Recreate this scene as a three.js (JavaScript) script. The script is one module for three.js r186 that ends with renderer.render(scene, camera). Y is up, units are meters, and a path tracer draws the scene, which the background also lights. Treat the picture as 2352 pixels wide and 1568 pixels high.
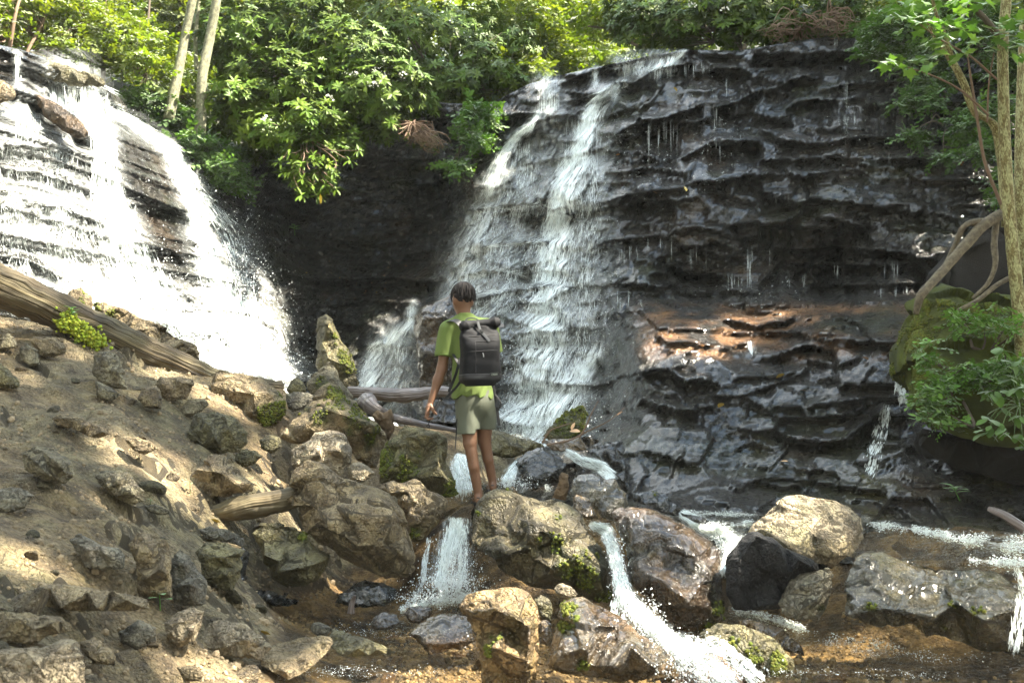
import * as THREE from 'three';
import { ImprovedNoise } from 'three/addons/math/ImprovedNoise.js';
import * as BGU from 'three/addons/utils/BufferGeometryUtils.js';

// ---------------------------------------------------------------- camera, sky, sun, exposure
const scene = new THREE.Scene();
const W = 2351, H = 1568, FOV = 38, CAMY = 1.30;              // photograph coordinates used throughout: 2351 x 1568
const FPX = (H / 2) / Math.tan(THREE.MathUtils.degToRad(FOV / 2));
const PITCH = Math.atan((960 - H / 2) / FPX);
const camera = new THREE.PerspectiveCamera(FOV, W / H, 0.1, 400);
camera.position.set(0, CAMY, 0);
camera.rotation.x = PITCH;
camera.focus = 8.4; camera.userData.fStop = 4;

const SUN = new THREE.Vector3(0.58, 0.80, 0.07).normalize();  // direction towards the sun: high, over the wet cliff's side of the gorge
{ // bright summer sky with thin broken cloud
  const w = 512, h = 256, d = new Float32Array(w * h * 4), N = new ImprovedNoise();
  for (let j = 0; j < h; j++) for (let i = 0; i < w; i++) {
    const el = ((j + 0.5) / h - 0.5) * Math.PI, az = (i + 0.5) / w * 2 * Math.PI, x = Math.cos(el) * Math.cos(az), y = Math.sin(el), z = Math.cos(el) * Math.sin(az), k = 1 / (Math.max(0, y) + 0.25);
    let c = 0, am = 0.5, f = 1.1; for (let o = 0; o < 4; o++) { c += am * N.noise(x * k * f + 3.1, z * k * f + 1.7, o * 5.3); am *= 0.5; f *= 2; }
    const t = Math.pow(Math.max(0, y), 0.6), cl = Math.min(1, Math.max(0, (c + 0.10) / 0.32)) * 0.6, o = (j * w + i) * 4, base = [0.68 - 0.38 * t, 0.67 - 0.24 * t, 0.58 + 0.02 * t];
    for (let q = 0; q < 3; q++) d[o + q] = 0.9 * (base[q] * (1 - cl) + [0.90, 0.87, 0.76][q] * cl); d[o + 3] = 1;
  }
  const t = new THREE.DataTexture(d, w, h, THREE.RGBAFormat, THREE.FloatType); t.mapping = THREE.EquirectangularReflectionMapping; t.magFilter = THREE.LinearFilter; t.needsUpdate = true;
  scene.background = t; scene.environment = t;
}
const sun = new THREE.DirectionalLight(new THREE.Color(1.0, 0.92, 0.78), 5);
sun.position.copy(SUN).multiplyScalar(60); sun.name = 'sun';
sun.castShadow = true; sun.shadow.mapSize.set(4096, 4096);
Object.assign(sun.shadow.camera, { left: -20, right: 20, top: 20, bottom: -20, near: 1, far: 120 });
scene.add(sun, sun.target);
const renderer = new THREE.WebGLRenderer({ antialias: true });
renderer.toneMapping = THREE.LinearToneMapping;
renderer.toneMappingExposure = 7.0;
renderer.shadowMap.enabled = true;

// ---------------------------------------------------------------- helpers
const V3 = THREE.Vector3, sc = (a, b, c) => new V3(a, b, c);
let seed = 12345;
function rnd() { seed = (seed + 0x6d2b79f5) | 0; let t = Math.imul(seed ^ (seed >>> 15), 1 | seed); t = (t + Math.imul(t ^ (t >>> 7), 61 | t)) ^ t; return ((t ^ (t >>> 14)) >>> 0) / 4294967296; }
const rr = (a, b) => a + (b - a) * rnd();
const gauss = () => Math.sqrt(-2 * Math.log(1 - rnd() * 0.9999)) * Math.cos(6.2832 * rnd());
const pick = (a) => a[Math.floor(rnd() * a.length)];
const lerp = (a, b, t) => a + (b - a) * t, clamp = (x, a = 0, b = 1) => Math.min(b, Math.max(a, x));
const smooth = (x, a, b) => { const t = clamp((x - a) / (b - a)); return t * t * (3 - 2 * t); };
const PN = new ImprovedNoise();
const noise = (x, y, z) => PN.noise(x + 100.3, y + 57.7, z + 31.1);
function fbm(x, y, z, o = 4) { let s = 0, a = 0.5, f = 1; for (let i = 0; i < o; i++) { s += a * noise(x * f, y * f, z * f); a *= 0.5; f *= 2.03; } return s; }
const COS = Math.cos(PITCH), SIN = Math.sin(PITCH);
function rayDir(px, py) { const X = (px - W / 2) / FPX, Y = (H / 2 - py) / FPX; return sc(X, Y * COS + SIN, Y * SIN - COS); }
function P(px, py, d) { const r = rayDir(px, py); return r.multiplyScalar(d / -r.z).add(camera.position); }          // a pixel at a depth of d metres
function PH(px, py, h) { const r = rayDir(px, py); return r.multiplyScalar((h - CAMY) / r.y).add(camera.position); }  // a pixel on the level h
function toPix(p) { const x = p.x, y = p.y - CAMY, z = p.z; const cz = -(y * SIN - z * COS) , cy = y * COS + z * SIN, w = y * SIN - z * COS; return [W / 2 + FPX * x / w, H / 2 - FPX * cy / w]; }
const zoomed = (x0, y0, k = 2.24) => (x, y) => [(x0 + x / k) * W / 3500, (y0 + y / k) * W / 3500];

// thin-plate spline through (x, y) -> v
function spline(pts, stiff = 0) {
  const n = pts.length, N = n + 3, A = [], U = (r2) => (r2 < 1e-12 ? 0 : 0.5 * r2 * Math.log(r2));
  for (let i = 0; i < N; i++) A.push(new Float64Array(N + 1));
  for (let i = 0; i < n; i++) {
    for (let j = 0; j < n; j++) A[i][j] = U((pts[i][0] - pts[j][0]) ** 2 + (pts[i][1] - pts[j][1]) ** 2) + (i === j ? stiff : 0);
    A[i][n] = A[n][i] = 1; A[i][n + 1] = A[n + 1][i] = pts[i][0]; A[i][n + 2] = A[n + 2][i] = pts[i][1]; A[i][N] = pts[i][2];
  }
  for (let c = 0; c < N; c++) {
    let p = c; for (let r = c + 1; r < N; r++) if (Math.abs(A[r][c]) > Math.abs(A[p][c])) p = r;
    [A[c], A[p]] = [A[p], A[c]];
    for (let r = 0; r < N; r++) if (r !== c) { const f = A[r][c] / A[c][c]; if (f) for (let k = c; k <= N; k++) A[r][k] -= f * A[c][k]; }
  }
  const w = A.map((r, i) => r[N] / r[i]);
  return (x, y) => { let s = w[n] + w[n + 1] * x + w[n + 2] * y; for (let i = 0; i < n; i++) s += w[i] * U((x - pts[i][0]) ** 2 + (y - pts[i][1]) ** 2); return s; };
}
function polyY(line, x) { // height of a polyline at x, null outside
  if (x < line[0][0] || x > line[line.length - 1][0]) return null;
  for (let i = 1; i < line.length; i++) if (x <= line[i][0]) { const a = line[i - 1], b = line[i]; return lerp(a[1], b[1], (x - a[0]) / (b[0] - a[0] || 1)); }
  return null;
}
function inside(poly, x, y) { let c = false; for (let i = 0, j = poly.length - 1; i < poly.length; j = i++) { const [xi, yi] = poly[i], [xj, yj] = poly[j]; if ((yi > y) !== (yj > y) && x < (xj - xi) * (y - yi) / (yj - yi) + xi) c = !c; } return c; }

// names, labels, categories
const taken = new Map();
function numbered(name) { const n = taken.get(name) ?? 0; taken.set(name, n + 1); return n ? `${name}_${String(n).padStart(3, '0')}` : name; }
function tag(o, label, category, group, kind) { o.userData.label = label; o.userData.category = category; if (group) o.userData.group = group; if (kind) o.userData.kind = kind; return o; }
function shade(o) { o.traverse((m) => { if (m.isMesh) { m.castShadow = true; m.receiveShadow = true; } }); return o; }
function top(o, name, label, category, group, kind) { o.name = numbered(name); tag(o, label, category, group, kind); scene.add(shade(o)); return o; }
function structure(o, name, label, category) { o.name = numbered(name); o.userData = { kind: 'structure', label, category }; scene.add(shade(o)); return o; }
function part(parent, name, geo, m, label, kind) { const o = new THREE.Mesh(geo, m); o.name = name; if (label) o.userData.label = label; if (kind) o.userData.kind = kind; o.castShadow = o.receiveShadow = true; parent.add(o); return o; }
function stuff(parent, name, geo, m, mats, cols) {
  const o = new THREE.InstancedMesh(geo, m, mats.length); o.name = name; o.userData.kind = 'stuff'; o.castShadow = o.receiveShadow = true;
  mats.forEach((x, i) => o.setMatrixAt(i, x)); if (cols) cols.forEach((c, i) => o.setColorAt(i, c));
  if (parent) parent.add(o); return o;
}
function geom(pos, idx, uv, col) {
  const g = new THREE.BufferGeometry();
  g.setAttribute('position', new THREE.Float32BufferAttribute(pos, 3));
  if (uv) g.setAttribute('uv', new THREE.Float32BufferAttribute(uv, 2));
  if (col) g.setAttribute('color', new THREE.Float32BufferAttribute(col, 3));
  if (idx) g.setIndex(idx);
  g.computeVertexNormals();
  return g;
}
const metreUV = (x, y, z) => [x * 0.93 + z * 0.41, y * 0.93 - z * 0.52];
function addUV(g) { // metres, laid on along whichever axis each point of the surface faces most
  const p = g.attributes.position, n = g.attributes.normal, uv = new Float32Array(p.count * 2);
  for (let i = 0; i < p.count; i++) { const x = p.getX(i), y = p.getY(i), z = p.getZ(i), a = Math.abs(n.getX(i)), b = Math.abs(n.getY(i)), c = Math.abs(n.getZ(i)); if (a > b && a > c) { uv[i * 2] = z; uv[i * 2 + 1] = y; } else if (b > c) { uv[i * 2] = x; uv[i * 2 + 1] = z; } else { uv[i * 2] = x; uv[i * 2 + 1] = y; } }
  g.setAttribute('uv', new THREE.BufferAttribute(uv, 2)); return g;
}
function tube(pts, radii, seg = 8, rings = 24, wob = 0) { // tapered tube along a smooth curve
  const c = new THREE.CatmullRomCurve3(pts), pos = [], idx = [], uv = [], n = Math.max(2, rings), fr = c.computeFrenetFrames(n, false);
  const R = (t) => { const f = t * (radii.length - 1), i = Math.min(radii.length - 2, Math.floor(f)); return lerp(radii[i], radii[i + 1], f - i); };
  const L = c.getLength();
  for (let i = 0; i <= n; i++) {
    const t = i / n, p = c.getPoint(t), r = R(t);
    for (let k = 0; k <= seg; k++) {
      const a = k / seg * 6.28319, q = sc(0, 0, 0).addScaledVector(fr.normals[i], Math.cos(a)).addScaledVector(fr.binormals[i], Math.sin(a));
      const w = wob ? 1 + wob * fbm((p.x + q.x * r) * 9, (p.y + q.y * r) * 9, (p.z + q.z * r) * 9, 3) * 2 : 1;
      pos.push(p.x + q.x * r * w, p.y + q.y * r * w, p.z + q.z * r * w); uv.push(k / seg * 6.28 * radii[0], t * L);
      if (i < n && k < seg) { const a0 = i * (seg + 1) + k, b0 = a0 + seg + 1; idx.push(a0, a0 + 1, b0, b0, a0 + 1, b0 + 1); }
    }
  }
  for (const [ring, s] of [[0, 1], [n, -1]]) { const p = c.getPoint(ring / n), at = pos.length / 3; pos.push(p.x, p.y, p.z); uv.push(0, 0); for (let k = 0; k < seg; k++) { const a0 = ring * (seg + 1) + k; s > 0 ? idx.push(at, a0 + 1, a0) : idx.push(at, a0, a0 + 1); } }
  return geom(pos, idx, uv);
}
const merge = (list) => BGU.mergeGeometries(list.map((g) => { const h = g.index ? g.toNonIndexed() : g; return h; }));

// ---------------------------------------------------------------- textures and materials
function tex(size, f, srgb = false, ch = 4) {
  const d = new Uint8Array(size * size * 4);
  for (let y = 0; y < size; y++) for (let x = 0; x < size; x++) { const v = f(x / size, y / size), o = (y * size + x) * 4; for (let c = 0; c < 3; c++) d[o + c] = clamp(Array.isArray(v) ? v[c] : v) * 255; d[o + 3] = Array.isArray(v) && v.length > 3 ? clamp(v[3]) * 255 : 255; }
  const t = new THREE.DataTexture(d, size, size); t.wrapS = t.wrapT = THREE.RepeatWrapping; t.magFilter = THREE.LinearFilter; t.minFilter = THREE.LinearMipmapLinearFilter; if (srgb) t.colorSpace = THREE.SRGBColorSpace; t.needsUpdate = true; return t;
}
const hash2 = (x, y, k) => { let n = Math.imul(x, 374761393) + Math.imul(y, 668265263) + Math.imul(k, 974711); n = Math.imul(n ^ (n >>> 13), 1274126177); return ((n ^ (n >>> 16)) >>> 0) / 4294967296; };
const GX = Array.from({ length: 64 }, (_, i) => Math.cos(i / 64 * 6.28319)), GY = Array.from({ length: 64 }, (_, i) => Math.sin(i / 64 * 6.28319));
function tileNoise(u, v, fu, fv, k) { // gradient noise on a lattice that repeats after fu by fv cells
  const x = u * fu, y = v * fv, i = Math.floor(x), j = Math.floor(y), a = x - i, b = y - j, q = (t) => t * t * t * (t * (t * 6 - 15) + 10), m = (p, n) => ((p % n) + n) % n;
  const g = (di, dj) => { const t = (hash2(m(i + di, fu), m(j + dj, fv), k) * 64) | 0; return GX[t] * (a - di) + GY[t] * (b - dj); }, s = q(a), r = q(b);
  return 1.4 * lerp(lerp(g(0, 0), g(1, 0), s), lerp(g(0, 1), g(1, 1), s), r);
}
function loopNoise(u, v, f, s, o, fv = f) { let t = 0, am = 0.5, k = 1; for (let i = 0; i < o; i++) { t += am * tileNoise(u, v, Math.round(f * k), Math.round(fv * k), Math.round(s * 10) + i); am *= 0.55; k *= 2; } return t; }
function rep(t, k, ky = k) { const c = t.clone(); c.repeat.set(k, ky); c.needsUpdate = true; return c; }
// relief of stone: laminated, with cracks and grain
const stoneBump = tex(768, (u, v) => { const w = 0.02 * loopNoise(u, v, 5, 1.3, 2), a = loopNoise(u + w, v + w, 7, 4.1, 7), c = Math.abs(loopNoise(u + w, v, 6, 9.2, 4)), e = Math.abs(loopNoise(u, v + w, 15, 3.9, 3)); return 0.55 + 0.62 * a - 0.22 * Math.exp(-c * 22) - 0.12 * Math.exp(-e * 16); });
const grainBump = tex(512, (u, v) => 0.5 + 0.5 * loopNoise(u, v, 40, 5.5, 4) + 0.2 * loopNoise(u, v, 150, 1.5, 2));
const mottle = tex(768, (u, v) => { const a = loopNoise(u, v, 6, 3.3, 6), b = loopNoise(u, v, 50, 8.8, 3); const k = 0.80 + 0.42 * a + 0.34 * b; return [k, k * (1 + 0.03 * a), k * (1 + 0.06 * b)]; }, true);
const wetRough = tex(512, (u, v) => { const k = 0.62 + 0.55 * loopNoise(u, v, 12, 6.1, 4); return [k, k, k]; });
const std = (o) => new THREE.MeshPhysicalMaterial({ roughness: 0.8, ...o });
const M = {};
M.cliff = std({ name: 'wet layered rock', vertexColors: true, map: rep(mottle, 0.8), bumpMap: rep(stoneBump, 2.2), bumpScale: 0.07, roughness: 0.48, roughnessMap: rep(wetRough, 0.6), specularIntensity: 1, clearcoat: 0.6, clearcoatRoughness: 0.18 });
M.rock = std({ name: 'dry rock', vertexColors: true, map: rep(mottle, 1.3), bumpMap: rep(stoneBump, 1.3), bumpScale: 0.055, roughness: 0.85 });
M.damp = std({ name: 'damp rock', vertexColors: true, map: rep(mottle, 1.3), bumpMap: rep(stoneBump, 1.3), bumpScale: 0.05, roughness: 0.55, specularIntensity: 0.8 });
M.wet = std({ name: 'wet rock', vertexColors: true, map: rep(mottle, 1.3), bumpMap: rep(stoneBump, 2.2), bumpScale: 0.07, roughness: 0.42, roughnessMap: rep(wetRough, 1.1), clearcoat: 0.8, clearcoatRoughness: 0.16 });
M.dirt = std({ name: 'dirt', vertexColors: true, map: rep(mottle, 1.1), bumpMap: rep(stoneBump, 1.6), bumpScale: 0.06, roughness: 0.95 });
M.pebble = std({ name: 'small stone', roughness: 0.85, bumpMap: grainBump, bumpScale: 0.004 });
M.bark = std({ name: 'bark', vertexColors: false, color: new THREE.Color(0.33, 0.28, 0.19), map: rep(mottle, 2.2, 1.3), bumpMap: rep(grainBump, 3, 1.5), bumpScale: 0.012, roughness: 0.9 });
M.twig = std({ name: 'twig', color: new THREE.Color(0.17, 0.11, 0.07), roughness: 0.9 });
M.darkwood = std({ name: 'dark stem', color: new THREE.Color(0.10, 0.075, 0.05), roughness: 0.9, bumpMap: rep(grainBump, 4), bumpScale: 0.006 });
const leafMat = (name, r, g, b, o = {}) => std({ name, color: new THREE.Color(r, g, b), roughness: 1, transmission: 0.42, thickness: 0, side: THREE.DoubleSide, ...o });
M.rhodo = std({ name: 'glossy evergreen leaf', color: new THREE.Color(0.058, 0.098, 0.006), roughness: 0.5, side: THREE.DoubleSide, specularIntensity: 0.35 });
M.leaf = leafMat('thin green leaf', 0.145, 0.205, 0.006, { transmission: 0.58 });
M.canopy = std({ name: 'canopy leaf', color: new THREE.Color(0.10, 0.16, 0.012), roughness: 0.7, side: THREE.DoubleSide });
M.herb = leafMat('herb leaf', 0.075, 0.165, 0.012);
M.maple = leafMat('maple leaf', 0.14, 0.34, 0.04);
M.moss = std({ name: 'moss', color: new THREE.Color(0.14, 0.19, 0.025), roughness: 1, vertexColors: false });
M.white = std({ name: 'white water', color: new THREE.Color(0.80, 0.85, 0.82), roughness: 0.35 });
M.drop = std({ name: 'water drop', color: new THREE.Color(0.84, 0.88, 0.86), roughness: 0.2 });
M.water = std({ name: 'clear stream water', color: new THREE.Color(0.97, 0.96, 0.90), roughness: 0.04, transmission: 1, thickness: 0, ior: 1.33, side: THREE.DoubleSide });
// ---------------------------------------------------------------- the cliff: depths measured at points of the photograph, joined by a spline
const wallPts = [
  [-500, 60, 9.4], [-500, 700, 8.4], [0, 60, 12.0], [0, 200, 11.4], [0, 450, 10.7], [0, 700, 10.1], [150, 110, 12.9], [150, 300, 12.1], [150, 500, 11.4], [150, 750, 10.8],
  [300, 200, 14.0], [300, 400, 13.1], [300, 600, 12.4], [300, 800, 11.8], [450, 330, 15.2], [450, 500, 14.3], [450, 700, 13.3], [450, 850, 12.6], [580, 430, 16.5], [600, 600, 15.6], [630, 750, 14.7], [650, 880, 13.6],
  [690, 300, 17.3], [700, 450, 17.4], [700, 600, 17.2], [710, 800, 16.2], [740, 900, 14.4], [850, 250, 17.6], [850, 400, 17.8], [850, 550, 17.6], [850, 650, 17.0], [850, 720, 16.0], [870, 800, 15.0], [860, 900, 13.8],
  [1000, 240, 17.2], [1000, 400, 17.2], [1000, 540, 16.9], [1000, 640, 15.9], [970, 720, 14.6], [960, 800, 13.6], [960, 900, 12.8], [1000, 1010, 12.0], [1100, 260, 16.7], [1100, 400, 16.0], [1080, 600, 14.7], [1060, 700, 13.7], [1100, 900, 12.8],
  [1240, 190, 16.2], [1240, 350, 15.4], [1230, 600, 14.2], [1220, 800, 13.0], [1220, 980, 12.3], [1400, 160, 15.9], [1390, 300, 15.0], [1370, 500, 14.0], [1340, 700, 13.1], [1310, 900, 12.3], [1300, 1010, 11.4], [1400, 820, 12.1], [1400, 950, 11.0],
  [1600, 120, 15.2], [1600, 300, 14.2], [1600, 500, 13.2], [1600, 690, 12.8], [1900, 90, 14.8], [1900, 300, 13.7], [1900, 500, 12.8], [1900, 690, 12.5], [2200, 90, 13.7], [2200, 300, 12.9], [2200, 500, 12.1], [2150, 690, 11.8], [2700, 80, 12.0], [2700, 600, 10.4],
  [1450, 800, 11.0], [1600, 745, 11.0], [1900, 735, 10.8], [2100, 735, 10.6], [1420, 1000, 9.9], [1600, 900, 9.9], [1900, 900, 9.75], [2100, 900, 9.6], [1600, 830, 10.2], [1900, 830, 10.05], [1500, 1100, 9.0], [1700, 1100, 8.95], [1950, 1100, 8.85], [2200, 1100, 8.6],
  [1500, 1200, 8.1], [1700, 1200, 8.05], [2000, 1210, 7.9], [2350, 1220, 7.5], [2700, 1000, 8.3], [2700, 1260, 6.8], [1500, 1300, 7.6], [2000, 1300, 7.3], [2400, 1300, 7.0], [1200, 1060, 11.2], [1000, 1060, 11.4], [1250, 1150, 10.2], [1350, 1250, 8.6],
];
const wallSpline = spline(wallPts.map(([a, b, d]) => [a / 1000, b / 1000, d]), 1e-4);
// ledges: lines along which a layer juts out, how far, and how tall the hollow under it is
const L3 = zoomed(1700, 0), L4 = zoomed(2600, 0), L8 = zoomed(2600, 600), LB = zoomed(2000, 900, 1.96);
const ledges = [
  [L3, [[890, 1050], [1000, 980], [1180, 930], [1300, 900], [1500, 840], [1560, 800]], 0.42, 72], [L3, [[840, 1160], [1080, 1170], [1250, 1240], [1440, 1210], [1650, 1090]], 0.22, 26], [L3, [[1640, 1090], [1900, 1085], [2016, 1100]], 0.3, 40],
  [L3, [[830, 1330], [1070, 1305], [1200, 1290], [1300, 1300], [1450, 1340]], 0.22, 24], [L3, [[1480, 1400], [1700, 1390], [1850, 1360], [2016, 1400]], 0.25, 30], [L3, [[1500, 560], [1700, 540], [1760, 570], [1950, 560]], 0.25, 34], [L3, [[780, 750], [900, 630], [1040, 645], [1180, 560], [1480, 480]], 0.35, 40],
  [L3, [[1660, 830], [1800, 800], [2016, 700]], 0.25, 40], [L3, [[490, 640], [700, 560], [860, 500], [1040, 500]], 0.3, 40], [L3, [[300, 935], [450, 900], [600, 885]], 0.35, 62], [L3, [[120, 1040], [220, 985], [300, 960]], 0.3, 50],
  [L4, [[0, 490], [120, 460], [300, 470], [450, 440], [700, 390], [800, 385]], 0.25, 36], [L4, [[200, 830], [350, 770], [500, 780], [700, 760], [790, 750]], 0.28, 46], [L4, [[800, 800], [1000, 790], [1400, 790]], 0.4, 78], [L4, [[0, 1000], [200, 1080], [480, 1110], [650, 1080], [800, 1070], [1080, 1050]], 0.18, 16],
  [L4, [[0, 1240], [300, 1215], [700, 1220], [1200, 1220], [1500, 1260]], 0.22, 18], [L4, [[60, 700], [250, 640], [420, 610]], 0.2, 26], [L8, [[0, 130], [130, 180], [260, 205]], 0.22, 22], [L8, [[0, 270], [250, 230], [430, 190]], 0.16, 18], [L8, [[430, 330], [560, 330], [760, 390]], 0.3, 22],
  [L8, [[0, 400], [100, 380], [400, 400], [640, 420], [820, 390]], 0.32, 42], [L8, [[120, 560], [300, 570], [600, 550], [900, 580], [1180, 600]], 0.3, 36], [L8, [[0, 830], [150, 660], [300, 680], [500, 680], [820, 690], [1200, 680], [1310, 780]], 0.38, 46], [L8, [[380, 850], [700, 840], [900, 840], [1240, 830]], 0.4, 38],
  [LB, [[930, 380], [1000, 395], [1150, 430], [1250, 405], [1400, 380]], 0.6, 46], [LB, [[1200, 465], [1400, 480], [1600, 510], [2100, 540]], 0.34, 36], [LB, [[480, 490], [560, 540], [700, 540], [960, 570], [1120, 530]], 0.28, 16], [LB, [[220, 760], [480, 720], [560, 712], [640, 790], [830, 800]], 0.42, 28],
  [LB, [[1000, 780], [1250, 760], [1400, 740]], 0.2, 14], [LB, [[380, 920], [500, 960], [600, 990], [740, 1000]], 0.5, 26], [LB, [[1050, 890], [1200, 840], [1400, 770], [1500, 720]], 0.2, 24], [LB, [[1500, 960], [1700, 930], [1900, 910], [2150, 900]], 0.26, 22],
  [LB, [[1720, 1200], [1850, 1100], [2000, 980]], 0.42, 40], [LB, [[1340, 1180], [1500, 1200], [1700, 1195]], 0.38, 34], [LB, [[1150, 1460], [1300, 1500], [1440, 1500]], 0.32, 22], [LB, [[580, 1420], [600, 1330], [660, 1280]], 0.2, 26], [LB, [[1680, 560], [1900, 520], [2120, 560]], 0.15, 16], [LB, [[1660, 720], [1750, 660], [1850, 640]], 0.2, 20],
  [L8, [[0, 640], [150, 620], [300, 690]], 0.25, 30], [LB, [[450, 70], [640, 75], [900, 100]], 0.3, 20], [LB, [[560, 190], [760, 200], [1000, 185], [1300, 210]], 0.3, 22],
  [(x, y) => [x, y], [[1075, 485], [1160, 474], [1260, 470]], 0.28, 34], [(x, y) => [x, y], [[1050, 586], [1130, 562], [1250, 556]], 0.3, 36], [(x, y) => [x, y], [[1050, 640], [1150, 620], [1240, 640]], 0.25, 30], [(x, y) => [x, y], [[1090, 690], [1180, 668], [1250, 662]], 0.3, 40], [(x, y) => [x, y], [[1180, 770], [1300, 760]], 0.2, 30],
  [(x, y) => [x, y], [[20, 205], [75, 222], [130, 255], [190, 312], [205, 318]], 0.5, 34], [(x, y) => [x, y], [[40, 150], [140, 190], [240, 240]], 0.4, 40], [(x, y) => [x, y], [[10, 335], [120, 345], [210, 380]], 0.2, 20], [(x, y) => [x, y], [[0, 390], [90, 400], [220, 450]], 0.2, 22], [(x, y) => [x, y], [[60, 470], [140, 480], [240, 520]], 0.2, 22],
  [(x, y) => [x, y], [[0, 590], [60, 600], [140, 640]], 0.25, 30], [(x, y) => [x, y], [[300, 470], [400, 480], [430, 500]], 0.25, 30], [(x, y) => [x, y], [[310, 560], [390, 575], [420, 600]], 0.25, 34], [(x, y) => [x, y], [[330, 640], [400, 660], [440, 690]], 0.2, 30],
  [(x, y) => [x, y], [[640, 620], [740, 640], [900, 640], [1000, 650]], 0.5, 40], [(x, y) => [x, y], [[590, 470], [660, 460], [700, 490]], 0.4, 50], [(x, y) => [x, y], [[780, 700], [840, 690], [950, 700]], 0.3, 26], [(x, y) => [x, y], [[1000, 395], [1050, 375], [1110, 370]], 0.4, 40], [(x, y) => [x, y], [[1050, 280], [1130, 270], [1220, 262]], 0.35, 34],
].map(([f, pts, s, h]) => ({ line: pts.map(([x, y]) => f(x, y)), s, h }));
const hash = (i) => { const v = Math.sin(i * 127.1 + 11.7) * 43758.5453; return v - Math.floor(v); };
function facets(x, y, cx, cy, k) { // broken planes: every cell of a jittered lattice is a plane tilted its own way
  const X = x / cx, Y = y / cy, i0 = Math.floor(X), j0 = Math.floor(Y); let best = 1e9, bi = 0, bj = 0, bx = 0, by = 0;
  for (let i = i0 - 1; i <= i0 + 1; i++) for (let j = j0 - 1; j <= j0 + 1; j++) { const sx = i + 0.15 + 0.7 * hash2(i, j, k), sy = j + 0.15 + 0.7 * hash2(i, j, k + 7), d = (X - sx) ** 2 + (Y - sy) ** 2; if (d < best) { best = d; bi = i; bj = j; bx = X - sx; by = Y - sy; } }
  return [(hash2(bi, bj, k + 13) - 0.5) + 1.1 * bx * (hash2(bi, bj, k + 17) - 0.5) + 1.1 * by * (hash2(bi, bj, k + 23) - 0.35), hash2(bi, bj, k + 29)];
}
function wallDepth(px, py, fine = true) {
  let d = wallSpline(px / 1000, py / 1000);
  const p = P(px, py, d), x = p.x + p.z * 0.35, y = p.y, z = p.z;
  const right = smooth(px, 1350, 1480), left = 1 - smooth(px, 560, 680);
  // bedding planes of uneven thickness, broken up into blocks; the low slab is smoother
  const low = smooth(py, 690, 740) * smooth(px, 1300, 1440), amp = (1 - 0.68 * low) * (0.25 + 0.95 * smooth(fbm(x * 0.33 + 7, y * 0.42, 2.2, 3), -0.2, 0.25));
  const warp = 0.42 * fbm(x * 0.25, y * 0.5, z * 0.2, 2) + 0.05 * fbm(x * 1.4, y * 1.9, z, 2), s1 = (y + x * (0.04 + 0.07 * right) + warp) / 0.52, i1 = Math.floor(s1), f1 = s1 - i1;
  const r1 = 0.5 + 1.1 * noise(i1 * 5.3, x * 0.6, 3.3);
  let o = amp * (-0.26 * r1 + 0.14 * f1);
  const s2 = (y + x * 0.09 + 0.7 * warp + 0.05 * fbm(x * 1.3, y * 2, z, 2)) / 0.15, i2 = Math.floor(s2), f2 = s2 - i2, r2 = 0.5 + noise(i2 * 3.1, x * 1.3, 8.1);
  const patch = smooth(fbm(x * 0.7, y * 0.7, 5.5, 2), -0.1, 0.2) * (1 - 0.5 * low);
  o += patch * (-0.07 * r2 + 0.05 * f2);
  const jx = (x + 0.5 * noise(i1, y * 0.8, 2) + 0.3 * y) / 0.8, j = Math.floor(jx); o += 0.16 * amp * (hash(j * 3 + i1 * 17) - 0.5);
  o += 0.17 * fbm(x * 0.8, y * 0.9, z * 0.8, 3) + 0.04 * fbm(x * 2.6, y * 3.6, z * 2.6, 4) - 0.05 * Math.exp(-18 * Math.abs(fbm(x * 1.1 + 3, y * 1.8, z, 3)));
  o *= left > 0.5 ? 0.7 : 0.9;
  const wx = x + 0.05 * fbm(x * 1.5, y * 1.5, 4, 2), wy = y + 0.1 * x + 0.04 * fbm(x * 1.7, y * 1.7, 9, 2);
  o += (0.27 - 0.08 * low) * facets(wx, wy, 0.8, 0.34, 3)[0] + 0.10 * facets(wx + 5, wy, 0.30, 0.15, 41)[0];
  o += 0.04 * (Math.abs(fbm(x * 4.2, y * 5.2, z * 4.2, 3)) - 0.15) + 0.035 * fbm(x * 12, y * 15, z * 12, 3);
  for (const { line, s, h } of ledges) {
    const a = line[0][0], b = line[line.length - 1][0];
    if (px < a - 8 || px > b + 8) continue;
    const yl = polyY(line, clamp(px, a, b)) + 6 * fbm(px * 0.035, yOf(line) * 9, 0.5, 4) , t = py - yl, end = smooth(px, a - 8, a + 6) * (1 - smooth(px, b - 6, b + 8));
    const hv = h * (1 + 0.9 * noise(px * 0.022, yOf(line) * 7, 1.5) + 0.4 * noise(px * 0.09, yOf(line) * 3, 4.5)), sv = s * clamp(0.55 + 1.5 * fbm(px * 0.03, yOf(line) * 5, 9.5, 3), 0.05, 1.1) * (1 - 0.72 * low);
    if (t > 0 && t < hv * 1.5) o += sv * end * (1 - smooth(t, hv * 0.35, hv * 1.5)) * smooth(t, -0.5, 3);
    else if (t <= 0 && t > -26) o -= s * 0.35 * end * (1 - smooth(-t, 0, 26));
  }
  return d + o;
}
function yOf(line) { return line[0][1] * 0.01; }
const lip = [[-520, 70], [-200, 88], [0, 104], [40, 112], [150, 146], [245, 195], [260, 235], [330, 285], [430, 340], [500, 385], [560, 400], [620, 330], [800, 270], [1000, 235], [1120, 240], [1215, 192], [1290, 172], [1380, 152], [1480, 130], [1570, 114], [1700, 116], [1800, 98], [1900, 84], [2000, 90], [2200, 80], [2760, 60]];
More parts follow.
